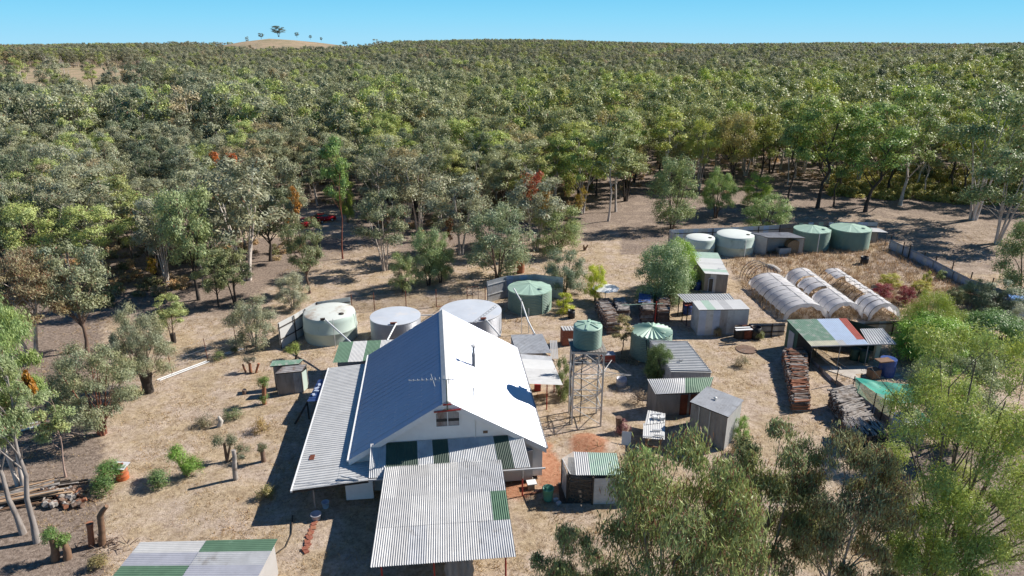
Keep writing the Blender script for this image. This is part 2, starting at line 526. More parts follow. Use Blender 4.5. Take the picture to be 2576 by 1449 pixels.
def ground():
    def axis(lo, hi, fine_lo, fine_hi, step):
        a = list(np.arange(fine_lo, fine_hi, step))
        s = step; q = fine_lo
        left = []
        while q > lo: s *= 1.13; q -= s; left.append(q)
        s = step; q = fine_hi; right = [fine_hi]
        while q < hi: s *= 1.13; q += s; right.append(q)
        return np.array(left[::-1] + a + right)
    xs = axis(-3200, 3200, -55, 75, .7); ys = axis(-500, 4200, 24, 150, .7)
    X, Y = np.meshgrid(xs, ys)
    Z = terrain(X, Y)
    nx, ny = len(xs), len(ys)
    me = bpy.data.meshes.new('ground')
    v = np.stack([X.ravel(), Y.ravel(), Z.ravel()], 1)
    i = np.arange(nx * ny).reshape(ny, nx)
    f = np.stack([i[:-1, :-1], i[:-1, 1:], i[1:, 1:], i[1:, :-1]], -1).reshape(-1, 4)
    me.from_pydata(v.tolist(), [], f.tolist())
    zz = v[:, 2] - CAM_H
    c = np.maximum(v[:, 1] * cp - zz * sp, .5)
    px_ = 1288 + FPX * v[:, 0] / c; py_ = 724.5 - FPX * (v[:, 1] * sp + zz * cp) / c
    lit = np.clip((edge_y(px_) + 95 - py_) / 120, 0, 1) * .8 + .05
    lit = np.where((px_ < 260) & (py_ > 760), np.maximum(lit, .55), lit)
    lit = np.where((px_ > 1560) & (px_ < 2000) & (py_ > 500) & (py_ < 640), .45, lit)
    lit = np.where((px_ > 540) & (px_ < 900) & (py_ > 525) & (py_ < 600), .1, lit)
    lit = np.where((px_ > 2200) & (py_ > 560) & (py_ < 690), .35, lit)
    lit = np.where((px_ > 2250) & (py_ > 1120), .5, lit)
    red = np.zeros(len(v))
    for k, x, y, r in ((3, 720, 1330, 1.7), (4, 320, 420, 1.3), (4, 350, 520, 1.2), (4, 430, 640, 1.1), (4, 300, 330, .9), (2, 2420, 690, 1.3), (2, 625, 1100, .45)):
        q = P(k, x, y)
        red = np.maximum(red, np.exp(-((v[:, 0] - q[0]) ** 2 + (v[:, 1] - q[1]) ** 2) / r ** 2))
    pad = np.clip((470 - px_) / 40, 0, 1) * ((v[:, 1] > 320) & (v[:, 1] < 800))
    hill = np.clip((v[:, 2] - terrain(v[:, 0] + 0, v[:, 1]) + 1) * 0, 0, 1)
    hl_ = np.exp(-(((v[:, 0] + 395) / 130) ** 2 + ((v[:, 1] - 1200) / 190) ** 2)); hl_ = np.clip(hl_ * 2.2 - .5, 0, 1)
    pad = np.maximum(pad, hl_)
    for nme, arr in (('litter', lit), ('redsoil', red), ('paddock', pad)):
        a = me.attributes.new(nme, 'FLOAT', 'POINT')
        a.data.foreach_set('value', arr.astype(np.float32))
    me.polygons.foreach_set('use_smooth', np.ones(len(me.polygons), dtype=bool))
    me.materials.append(M['ground'])
    o = bpy.data.objects.new('ground', me); COL.objects.link(o)
    return tag(o, 'dry sandy ground with flattened straw and leaf litter', None, None, 'structure')

ground()

# ------------------------------------------------------------------ house
ANG = R_(6.6)
_L, _Rr = P(0, 877, 1157, 2.8), P(0, 1375, 1128, 2.8)
A0 = (_L + _Rr) / 2; A0[2] = 0

def H(lx, ly, z=0.0):
    return V3(A0[0] + lx * math.cos(ANG) - ly * math.sin(ANG), A0[1] + lx * math.sin(ANG) + ly * math.cos(ANG), z)

def to_h(q):
    d = q - A0
    return d[0] * math.cos(ANG) + d[1] * math.sin(ANG), -d[0] * math.sin(ANG) + d[1] * math.cos(ANG)

HW, HE, HR, HL = 7.15, 2.8, 7.12, 17.45
SL = (HR - HE) / HW

def roofhit(k, x, y):
    d = ray(k, x, y)
    lo, hi = .001, .06
    for _ in range(60):
        t = (lo + hi) / 2
        q = np.array([0, 0, CAM_H]) + d * t
        lx, ly = to_h(q)
        if q[2] > HR - SL * abs(lx): lo = t
        else: hi = t
    return q

def house():
    t = thing('farm_house', 'farmhouse under a steep ribbed gable roof, one slope blue-grey and the other white', 'house', H(0, 8, 0))
    for side in (-1, 1):
        b = MB()
        o = (0, 0, .03)
        r0, r1 = H(0, 0, HR) + o, H(0, HL, HR) + o
        e0, e1 = H(side * HW, 0, HE) + o, H(side * HW, HL, HE) + o
        if side < 0: b.corr(r1, r0, e1, e0, .085, .010, 'sine')
        else: b.corr(r0, r1, e0, e1, .085, .010, 'sine')
        nrm = np.array([side * SL * math.cos(ANG), side * SL * math.sin(ANG), 1]); nrm /= np.linalg.norm(nrm)
        n = 23
        for i in range(1, n):
            f = i / n
            b.bar(r0 + (r1 - r0) * f + nrm * .012, e0 + (e1 - e0) * f + nrm * .012, .022, .014, 1)
        rf = b.build('roof', [M['roof_zinc'], M['roof_zinc']], t, 'blue-grey shaded roof slope' if side < 0 else 'sunlit white roof slope')
        s = MB()
        for j in range(7):
            u = (.12 + j * .14)
            for i in range(34):
                q = r0 + (r1 - r0) * ((i + .5) / 34) + (e0 - r0) * u + nrm * .02
                s.box(q, (.026, .026, .02), ANG)
        if side < 0: s.build('roof_screws', M['steelgrey'], rf)['kind'] = 'stuff'
        c = MB()
        k0, k1 = H(0, -.02, HR + .075), H(0, HL, HR + .075)
        w0, w1 = H(side * .34, -.02, HR - SL * .34 + .06), H(side * .34, HL, HR - SL * .34 + .06)
        c.add([k0, k1, w1, w0], [(0, 1, 2, 3) if side > 0 else (3, 2, 1, 0)])
        c.build('ridge_cap', M['galv_light'], rf)
        g = MB()
        g.bar(H(side * (HW + .06), -.02, HE - .02), H(side * (HW + .06), HL, HE - .02), .12, .12)
        g.build('gutter', M['white'] if side < 0 else M['galv_dark'], t)
        for ly in (-.03, HL + .03):
            bb = MB()
            bb.hexa([H(0, ly - .02, HR - .42), H(side * HW, ly - .02, HE - .42), H(side * HW, ly + .02, HE - .42), H(0, ly + .02, HR - .42)],
                    [H(0, ly - .02, HR + .02), H(side * HW, ly - .02, HE + .02), H(side * HW, ly + .02, HE + .02), H(0, ly + .02, HR + .02)])
            bb.build('bargeboard', M['wallwhite'], t)
    w = MB()
    for ly, dz in ((.25, 0), (HL - .25, 0)):
        n = 12
        xs = np.linspace(-6.9, 6.9, n * 2 + 1)
        vs = []
        for x in xs: vs += [H(x, ly, .25), H(x, ly, HR - SL * abs(x) - .05)]
        fs = [(2 * i, 2 * i + 2, 2 * i + 3, 2 * i + 1) for i in range(n * 2)]
        w.add(vs, fs)
    for side in (-1, 1):
        w.add([H(side * 6.9, .25, .25), H(side * 6.9, HL - .25, .25), H(side * 6.9, HL - .25, 2.9), H(side * 6.9, .25, 2.9)], [(0, 1, 2, 3)])
    w.build('wall', M['wallwhite'], t)
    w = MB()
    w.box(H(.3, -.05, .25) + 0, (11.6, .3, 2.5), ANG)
    w.build('lower_wall', M['wallgrey'], t)  # shade on the white front wall is put into this grey
    for x in (-6, -3, 0, 3, 6.0):
        for y in (.1, 6, 12, 17):
            st = MB(); st.box(H(x, y, 0), (.35, .35, .26), ANG); st.build('stump', M['stone'], t)
    # loft window
    yw = A0[1] + .2
    zb = Pd(1, 1815, 1162, yw)[2]; zt = Pd(1, 1815, 1008, yw)[2]
    f = MB()
    hw = .88
    for x0, x1, z0, z1 in ((-hw, hw, zb - .08, zb), (-hw, hw, zt, zt + .06), (-hw, -hw + .06, zb, zt), (hw - .06, hw, zb, zt), (-.03, .03, zb, zt)):
        f.hexa([H(x0, .17, z0), H(x1, .17, z0), H(x1, .25, z0), H(x0, .25, z0)], [H(x0, .17, z1), H(x1, .17, z1), H(x1, .25, z1), H(x0, .25, z1)])
    win = f.build('window', M['white'], t)
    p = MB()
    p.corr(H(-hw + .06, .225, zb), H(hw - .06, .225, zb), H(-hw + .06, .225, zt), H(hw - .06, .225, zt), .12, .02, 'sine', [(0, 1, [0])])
    p.build('corrugated_reflection', M['galv_rust'], win)  # ribbed sheet stands in for a corrugated reflection in the open loft
    p = MB()
    zm = zb + (zt - zb) * .34
    p.hexa([H(-hw + .06, .195, zm - .11), H(hw - .06, .195, zm - .11), H(hw - .06, .215, zm - .11), H(-hw + .06, .215, zm - .11)],
           [H(-hw + .06, .195, zm + .11), H(hw - .06, .195, zm + .11), H(hw - .06, .215, zm + .11), H(-hw + .06, .215, zm + .11)])
    p.build('rail', M['black'], win)
    v = MB(); q = Pd(2, 2150, 183, A0[1] + .6)
    lx, _ = to_h(q)
    v.box(H(lx, .235, q[2] - .1), (.34, .04, .2), ANG); v.build('wall_vent', M['timber'], t)
    pp = MB(); q = Pd(2, 2057, 120, A0[1] + .5); lx, _ = to_h(q)
    pp.tube([H(lx, .18, 3.9), H(lx, .18, HR - SL * abs(lx) - .3)], .04); pp.build('wall_pipe', M['pipe'], t)
    # left verandah, wrapping the front corner
    b = MB()
    vz = lambda lx: 2.15 + (lx + 10.72) * .07
    e = lambda lx, ly: H(lx, ly, vz(lx))
    b.corr(e(-5.62, .2), e(-5.62, -2.15), e(-10.72, .2), e(-10.72, -2.2), .285, .034, 'trim', [(0, .42, [0]), (.42, 1, [0])])
    b.corr(e(-7.0, 16.45), e(-7.0, .2), e(-10.72, 16.45), e(-10.72, .2), .285, .034, 'trim')
    ver = b.build('verandah_roof', M['galv_light'], t, 'pale ribbed roof of the side verandah')
    g = MB(); g.bar(e(-10.80, -2.25) - (0, 0, .03), e(-10.80, 16.5) - (0, 0, .03), .12, .12); g.build('gutter', M['white'], ver)
    g = MB(); g.bar(e(-10.75, -2.2) - (0, 0, .09), e(-5.6, -2.15) - (0, 0, .09), .05, .12); g.build('fascia', M['timber_dark'], ver)
    g = MB(); g.box(e(-9.98, 1.55) + (0, 0, .02), (.34, .62, .06), ANG); g.build('rust_patch', M['rust'], ver)
    for lx, ly in ((-9.4, -1.9), (-10.4, 2.5), (-10.4, 6.5), (-10.4, 10.5), (-10.4, 14.5)):
        g = MB(); g.box(H(lx, ly, 0), (.1, .1, vz(lx) - .04), ANG); g.build('post', M['plank'], t)
    # front striped verandah
    b = MB()
    a0, a1, b0, b1 = H(-5.55, .2, 3.95), H(5.42, .2, 3.95), H(-5.6, -1.92, 2.55), H(5.72, -1.92, 2.55)
    ms = [1, 2, 2, 1, 2, 1, 1, 0, 2, 0]
    b.corr(b0, b1, a0, a1, .125, .026, 'sine', [(0, 1, [1, 2, 2, 1, 2, 1, 1, 0, 2, 0])], sheet=1.1)
    fv = b.build('front_verandah_roof', [M['galv_light'], M['galv'], M['green_dark']], t, 'striped roof of pale and dark green iron sheets below the gable')
    g = MB(); g.bar(H(-6.3, -2.02, 2.46), H(6.75, -2.02, 2.46), .12, .1); g.build('gutter', M['galv'], fv)
    g = MB(); g.bar(H(-7.5, -1.55, 2.66), H(-6.25, -2.0, 2.54), .13, .1); g.build('loose_gutter', M['galv'], fv)
    for lx in (-4.6, 5.15):
        g = MB(); g.tube([H(lx, -1.75, -.05), H(lx, -1.75, 1.55)], .055, 8, 0, False); g.tube([H(lx, -1.75, 1.55), H(lx, -1.75, 2.5)], .055, 8, 1)
        g.build('post', [M['redpost'], M['galv_dark']], t)
    g = MB()
    g.box(H(-6.4, -1.1, .35), (1.9, .25, 1.55), ANG); g.build('white_box', M['white'], t)
    # back lean-to with green stripes
    b = MB()
    b.corr(H(-10.5, 17.3, 2.28), H(2.0, 17.3, 2.28), H(-10.3, 21.3, 2.62), H(2.0, 21.3, 2.62), .125, .026, 'sine', [(0, 1, [1, 0, 1, 0, 0, 0, 0, 0, 0])], sheet=1.35)
    b.build('back_roof', [M['galv_light'], M['green']], t, 'low back roof with two green sheets')
    b = MB()
    b.hexa([H(-10.1, 17.5, 0), H(1.8, 17.5, 0), H(1.8, 21.0, 0), H(-10.1, 21.0, 0)], [H(-10.1, 17.5, 2.2), H(1.8, 17.5, 2.2), H(1.8, 21.0, 2.5), H(-10.1, 21.0, 2.5)])
    b.build('back_wall', M['wallgrey'], t)
    # lean-tos on the sunny side
    b = MB()
    b.corr(H(7.0, 16.5, 2.62), H(10.35, 16.5, 2.55), H(6.9, 21.1, 2.62), H(10.2, 21.1, 2.55), .125, .03, 'sine')
    b.build('lean_to_roof', M['galv'], t, 'grey corrugated lean-to roof')
    b = MB()
    b.corr(H(7.26, 10.2, 2.7), H(7.26, 16.3, 2.7), H(10.3, 10.2, 2.4), H(10.2, 16.1, 2.4), .30, .008, 'trim', [(0, 1, [0, 0, 0, 1, 1, 2])], sheet=1.0)
    b.build('awning_roof', [M['galv_light'], M['roof_white'], M['galv']], t, 'flat pale awning on red posts')
    for lx, ly in ((8.9, 9.95), (10.1, 13), (10.1, 16)):
        g = MB(); g.tube([H(lx, ly + .3, -.05), H(lx, ly + .3, 2.45)], .05, 8); g.build('post', M['redpost'], t)
    b = MB()
    b.hexa([H(6.9, 16.9, 0), H(9.6, 16.9, 0), H(9.6, 20.8, 0), H(6.9, 20.8, 0)], [H(6.9, 16.9, 2.5), H(9.6, 16.9, 2.5), H(9.6, 20.8, 2.5), H(6.9, 20.8, 2.5)])
    b.build('side_wall', M['wallgrey'], t)
    # flue and vents
    q = roofhit(1, 2050, 640)
    top = Pd(1, 2045, 455, q[1])
    b = MB(); b.tube([q - (0, 0, .15), q + (0, 0, (top - q)[2] * .62)], .15, 12); b.tube([q + (0, 0, (top - q)[2] * .6), q + (0, 0, (top - q)[2] * .95)], .1, 12)
    ch = b.build('flue', M['galv'], t)
    b = MB(); b.lathe(q + (0, 0, (top - q)[2] * .97), [(.24, 0), (.24, .05), (.02, .12)], 16, 0, False, True); b.build('flue_cap', M['galv_light'], ch)
    q = roofhit(1, 2052, 1000)
    b = MB(); b.tube([q - (0, 0, .1), q + (0, 0, Pd(1, 2047, 825, q[1])[2] - q[2])], .045, 8); b.build('vent_pipe', M['galv'], t)
    # aerial on the gable
    q = H(0, -.12, HR)
    b = MB(); b.tube([q - (0, 0, .75), q + (0, 0, 1.75)], .04, 6)
    an = b.build('tv_aerial', M['green_dark'], t)
    top = q + (0, 0, 1.7)
    b = MB()
    lft = H(-2.6, .5, HR + 1.55); rgt = H(.75, -.2, HR + 1.8)
    b.tube([lft, rgt], .022, 5)
    for i in range(11):
        c = lft + (rgt - lft) * (i / 11.0)
        l = .10 + .03 * i if i < 8 else .5
        dv = H(0, 1, 0) - H(0, 0, 0)
        b.tube([c - dv * l * .3 - (0, 0, l * .5), c + dv * l * .3 + (0, 0, l * .5)], .02, 4)
    c = lft + (rgt - lft) * .5; b.tube([c + (-.12, 0, .45), c + (.12, 0, -.5)], .018, 4)
    b.build('aerial_rods', M['galv_light'], an)
    b = MB(); b.bar(H(-.95, -.14, HR - .72), H(.95, -.14, HR - .62), .09, .09); b.bar(H(-.3, -.14, HR - .18), H(.3, -.14, HR - .18), .07, .08)
    b.build('aerial_bracket', M['redpost'], an)

M['steelgrey'] = mat('blue_tinged_iron', (.42, .43, .48), .5, .1, .1, 1.5)
house()

def carport():
    zb, zf = 2.95, 2.72
    TL, TR = P(0, 968.3, 1174, zb), P(2, 2290, 430, zb)
    BR, BL = P(2, 2420, 1280, zf), P(2, 1140, 1375, zf)
    t = thing('carport', 'open carport with a patched grey corrugated roof on red posts before the house', 'carport', ((TL + BR) / 2) * (1, 1, 0))
    b = MB()
    b.corr(BL, BR, TL, TR, .135, .036, 'sine', [(.62, 1, [0, 1, 1, 0, 0, 2, 2, 2]), (.34, .64, [1, 1, 0, 0, 0, 0, 0, 3]), (0, .36, [0, 1, 2, 0, 0, 0, 2, 2])], sheet=1.05)
    b.build('roof', [M['galv_light'], M['galv_light2'], M['galv'], M['green']], t)
    b = MB()
    for f in (.06, .36, .66, .95):
        b.bar(BL + (TL - BL) * f - (0, 0, .1), BR + (TR - BR) * f - (0, 0, .1), .07, .12)
    b.build('rafters', M['timber_dark'], t)
    for f, g in ((.07, .03), (.43, .03), (.93, .03), (.07, .9), (.5, .9), (.93, .9)):
        a = BL + (BR - BL) * f; c = TL + (TR - TL) * f
        q = a + (c - a) * g
        m = MB(); m.tube([(q[0], q[1], -.05), (q[0], q[1], q[2] - .04)], .055, 8); m.build('post', M['redpost'], t)
    # canvas hanging at the open end
    a = P(2, 1815, 1330, zf); a = BL + (BR - BL) * .50 - (0, 0, .1); c = BL + (BR - BL) * .70 - (0, 0, .1)
    m = MB(); vs = []; fs = []
    nx, nz = 14, 8
    for i in range(nx + 1):
        for j in range(nz + 1):
            q = a + (c - a) * (i / nx)
            vs.append((q[0] + .05 * math.sin(j * 1.7 + i), q[1] + .25 + .10 * math.sin(i * 1.9) + .07 * j / nz * math.sin(i * .8 + 1), q[2] - j / nz * 1.9))
    for i in range(nx):
        for j in range(nz):
            k = i * (nz + 1) + j
            fs.append((k, k + nz + 1, k + nz + 2, k + 1))
    m.add(vs, fs, 0, True)
    solo(m, 'canvas_sheet', M['ash'], 'grey canvas sheet hanging under the front edge of the patched carport roof', 'canvas')

M['galv_light2'] = mat('dull_pale_iron', (.48, .48, .475), .55, .1, .10, 1.5, (.44, .43, .42), .64, 1.0)
carport()

# ------------------------------------------------------------------ sheds
def lerp(a, b, t): return a + (b - a) * t

def ribbed_wall(b, p, q, z0, zp, zq, pitch=.12, amp=.016, mats=(0,), sheet=.8, kind='sine'):
    b.corr((p[0], p[1], z0), (q[0], q[1], z0), (p[0], p[1], zp), (q[0], q[1], zq), pitch, amp, kind, [(0, 1, list(mats))], sheet)

def shed(name, label, cat, roof, drop, roofmats, wallmats, ribs='ab', pitch=.14, amp=.018, kind='sine', rows=None, sheet=.8, open_sides=(), inset=.15, wall_cycle=((0,), (0,), (0,), (0,)), thick=None, group=None, wallpitch=.13, posts=False):
    """roof: four corners going round (front-left, front-right, back-right, back-left). walls stand a little inside them"""
    roof = [np.array(q, float) for q in roof]
    c = sum(roof) / 4
    base = [c + (q - c) * (1 - inset / max(.5, np.linalg.norm((q - c)[:2]))) for q in roof]
    t = thing(name, label, cat, (c[0], c[1], gz(c[0], c[1])), group)
    b = MB()
    fl, fr, br, bl = roof
    if ribs == 'ab': b.corr(fl, fr, bl, br, pitch, amp, kind, rows, sheet)
    else: b.corr(fr, br, fl, bl, pitch, amp, kind, rows, sheet)
    b.build('roof', roofmats, t)
    names = ('front', 'right', 'back', 'left')
    for i in range(4):
        if names[i] in open_sides: continue
        p, q = base[i], base[(i + 1) % 4]
        m = MB()
        ribbed_wall(m, p, q, gz(p[0], p[1]) - .03, p[2] - .06, q[2] - .06, wallpitch, .022, wall_cycle[i])
        m.build('wall', wallmats, t)
    if posts or open_sides:
        for i in range(4):
            q = base[i]
            m = MB(); m.box((q[0], q[1], gz(q[0], q[1]) - .05), (.1, .1, q[2] - .03), 0)
            m.build('post', M['plank'], t)
    m = MB()
    for i in range(4):
        m.bar(lerp(c, roof[i], .96) - (0, 0, .06), lerp(c, roof[(i + 1) % 4], .96) - (0, 0, .06), .06, .08)
    m.build('roof_frame', M['timber_dark'], t)
    return t, base

def quad(k, pts, zs):
    if not hasattr(zs, '__len__'): zs = [zs] * 4
    return [P(k, x, y, z) for (x, y), z in zip(pts, zs)]


def patched_shed_roof():
    TL, TR = P(7, 1230, 1150, 2.5), P(7, 2435, 1122, 2.5)
    BLx, BRx = P(7, 985, 1449, 2.5), P(7, 2265, 1449, 2.5)
    BL = TL + (BLx - TL) * 1.75; BR = TR + (BRx - TR) * 1.75
    t = thing('garden_shed', 'shed whose flat ribbed roof mixes white, grey and dark green sheets, near the stumps', 'shed', ((TL + BR) / 2) * (1, 1, 0))
    b = MB()
    # ribs run from side to side; sheets are counted from the near edge to the far one
    b.corr(TR, BR, TL, BL, .155, .038, 'sine', [(0, .52, [2, 3, 1, 1, 3]), (.52, 1, [0, 1, 2, 1, 2])], 1.08)
    b.build('roof', [M['galv_light'], M['steelgrey'], M['green'], M['galv']], t)
    w = MB()
    c = (TL + BR) / 2
    q = [c + (p - c) * .95 for p in (BL, BR, TR, TL)]
    w.hexa([(p[0], p[1], -.02) for p in q], [(p[0], p[1], 2.42) for p in q]); w.build('wall', M['wallgrey'], t)
patched_shed_roof()

# pair of outhouses
def outhouses():
    z1 = 2.42
    r = [P(1, 305, 703, 2.25), P(1, 545, 680, 2.25), P(1, 560, 640, 2.5) + (.15, .5, 0), P(1, 345, 660, 2.5) + (.15, .5, 0)]
    t, base = shed('outhouse', 'narrow grey iron outhouse with a whitish door, in front of its green-roofed twin', 'outhouse', r, None, [M['galv_rust'], M['galv_light']], [M['ash'], M['galv_dark']], 'fb', .28, .02, 'trim', wall_cycle=((0, 0, 1, 0), (0,), (0,), (0, 1)), open_sides=('right',), inset=.12)
    p, q = base[1], base[2]
    d = MB(); d.bar((p[0], p[1], 1.05), (q[0], q[1], 1.05), .05, 1.9); d.build('door', M['poly_pale'], t)
    r = [P(1, 258, 640, 2.5), P(1, 515, 617, 2.5), P(1, 560, 577, 2.7), P(1, 285, 590, 2.7)]
    shed('outhouse', 'grey iron outhouse with a worn green lean-to roof, behind its white-doored twin', 'outhouse', r, None, [M['green_worn']], [M['galv_rust'], M['ash']], 'ab', .14, .012, 'sine', inset=.3)
M['green_worn'] = mat('worn_green_iron', (.17, .29, .21), .6, 0, .15, 2, (.42, .42, .38), .55, 1.5)
outhouses()

# blue lean-to tucked against the verandah
def blue_lean():
    r = [P(1, 588, 948, 1.75), P(1, 690, 945, 1.95), P(1, 760, 752, 1.95), P(1, 690, 755, 1.75)]
    t = thing('wood_shelter', 'small dark-blue iron shelter roof beside the pale verandah, holding a few bricks', 'shelter', (r[0] + r[2]) / 2 * (1, 1, 0))
    b = MB(); b.corr(r[0], r[3], r[1], r[2], .3, .02, 'trim'); b.build('roof', M['blue_deep'], t)
    for q in r:
        m = MB(); m.box((q[0], q[1], 0), (.1, .1, q[2]), 0); m.build('post', M['timber_dark'], t)
    m = MB(); m.bar((r[0][0] - 1.0, r[0][1] - .8, 0), r[0] - (0, 0, .1), .12); m.build('prop', M['timber_dark'], t)
    for i, f in enumerate((.25, .42, .55, .7)):
        q = lerp(lerp(r[0], r[3], f), lerp(r[1], r[2], f), .35 + .1 * (i % 2))
        m = MB(); m.box(q + (0, 0, .03), (.22, .45, .1), .4 + i)
        solo(m, 'loose_brick', M['steelblue'], ['grey block lying on the small dark-blue shelter roof, nearest the camera end', 'grey block, second along the small dark-blue shelter roof', 'grey block, third along the small dark-blue shelter roof', 'grey block at the far end of the small dark-blue shelter roof'][i], 'block', 'blocks on the blue shelter roof')
blue_lean()

# three linked sheds right of the tower
def sheds_by_tower():
    r = quad(3, [(1440, 683), (1800, 690), (1585, 420), (1250, 412)], [2.45, 2.45, 2.7, 2.7])
    t, b = shed('long_shed', 'long shed with a clean pale ribbed roof beside the fan-topped tank', 'shed', r, None, [M['galv_light']], [M['galv'], M['galv_light2']], 'fb', .34, .045, 'trim', inset=.12)
    m = MB(); q = P(3, 1528, 590, 2.6); m.box(q, (.35, .22, .12), .4); m.build('roof_vent', M['galv_dark'], t)
    r = quad(3, [(1303, 885), (1672, 868), (1785, 733), (1230, 752)], [2.2, 2.2, 2.7, 2.7])
    r[1] = r[1] + (r[1] - r[0]) * .25
    r[2] = P(3, 1815, 733, 2.7)
    t, b = shed('low_shed', 'low grey shed with rusty doors, its roof half pale and half green', 'shed', r, None, [M['galv_light'], M['green'], M['steelgrey']], [M['ash'], M['galv_rust']], 'ab', .17, .036, 'sine', [(0, 1, [0, 0, 0, 0, 1, 1, 1])], .8, inset=.12)
    for x0, x1 in ((1515, 1580), (1603, 1662)):
        p = P(3, x0, 1082); q = P(3, x1, 1080)
        n = lerp(b[0], b[1], .5)
        y = lambda u: lerp(b[0], b[1], u)
        L = b[1] - b[0]
        f0 = (p[0] - b[0][0]) / L[0]; f1 = (q[0] - b[0][0]) / L[0]
        a0, a1 = y(f0), y(f1)
        m = MB(); m.corr((a0[0], a0[1] - .06, 0.03), (a1[0], a1[1] - .06, 0.03), (a0[0], a0[1] - .06, 2.05), (a1[0], a1[1] - .06, 2.05), .12, .014); m.build('door', M['rust'], t)
    r = quad(3, [(1605, 950), (1945, 1085), (2080, 935), (1760, 812)], [3.35, 3.2, 2.95, 3.1])
    t, b = shed('tall_shed', 'tall grey upright shed with a ribbed skillion roof and vent knob', 'shed', r, None, [M['galv']], [M['ash'], M['galv_dark'], M['galv_light2']], 'fb', .22, .045, 'sine', [(0, 1, [0])], inset=.16, wallpitch=.3, wall_cycle=((0,), (2,), (0,), (0,)))
    m = MB(); q = P(3, 1828, 930, 3.2); m.lathe(q, [(.10, -.05), (.10, .10), (.17, .12), (.14, .2), (.02, .23)], 12); m.build('roof_vent', M['galv_light'], t)
    for f in (.24, .54):
        p = lerp(b[0], b[1], f); d = (b[1] - b[0])[:2]; d = d / np.linalg.norm(d); nn = V3(d[1], -d[0]) * .05
        m = MB(); m.bar(V3(p[0], p[1], .05) + nn, V3(p[0], p[1], p[2] - .15) + nn, .1, .03); m.build('cover_strip', M['galv_light'], t)
    # raised iron-topped bench
    t = thing('iron_bench', 'long waist-high bench roofed with loose white corrugated sheets between the tower and tall shed', 'bench', P(3, 1295, 1260))
    b = MB()
    a0, a1, c0, c1 = P(3, 1192, 1268, 1.25), P(3, 1385, 1282, 1.25), P(3, 1198, 1140, 1.27), P(3, 1388, 1120, 1.27)
    b.corr(a0, a1, c0, c1, .15, .022)
    a0, a1, c0, c1 = P(3, 1210, 1150, 1.32), P(3, 1388, 1130, 1.32), P(3, 1238, 1022, 1.34), P(3, 1390, 1052, 1.34)
    b.corr(a0, a1, c0, c1, .28, .02, 'trim')
    b.build('top', M['galv_light'], t)
    for x, y in ((1220, 1372), (1338, 1392), (1240, 1235), (1372, 1225)):
        q = P(3, x, y); m = MB(); m.box((q[0], q[1], -.03), (.16, .16, 1.28), .1); m.build('leg', M['timber'], t)
    m = MB(); q0, q1 = P(3, 1220, 1372), P(3, 1338, 1392)
    m.bar(q0 + (0, 0, .4), q1 + (0, 0, .4), .1); m.build('rail', M['timber'], t)
    for i, (x, y) in enumerate(((1310, 1060), (1318, 1200), (1235, 1258), (1335, 1248))):
        q = P(3, x, y, 1.36); m = MB(); m.box(q, (.75, .16, .07), .05 - .1 * i)
        solo(m, 'batten', M['galv'], ['grey batten across the far half of the white iron bench', 'grey batten across the middle of the white iron bench', 'grey batten at the near end of the white iron bench, tower side', 'grey batten at the near end of the white iron bench, shed side'][i], 'batten', 'battens weighting the bench sheets')
    for i, (x, y) in enumerate(((1300, 1095), (1360, 1100))):
        q = P(3, x, y, 1.36); m = MB(); m.box(q, (.34, .42, .22), .1 + i * .2)
        solo(m, 'plastic_box', M['lamp_clear'], ['clear plastic box on the white iron bench, on the tower side', 'clear plastic box on the white iron bench, on the tall shed side'][i], 'box', 'clear boxes on the bench')
sheds_by_tower()

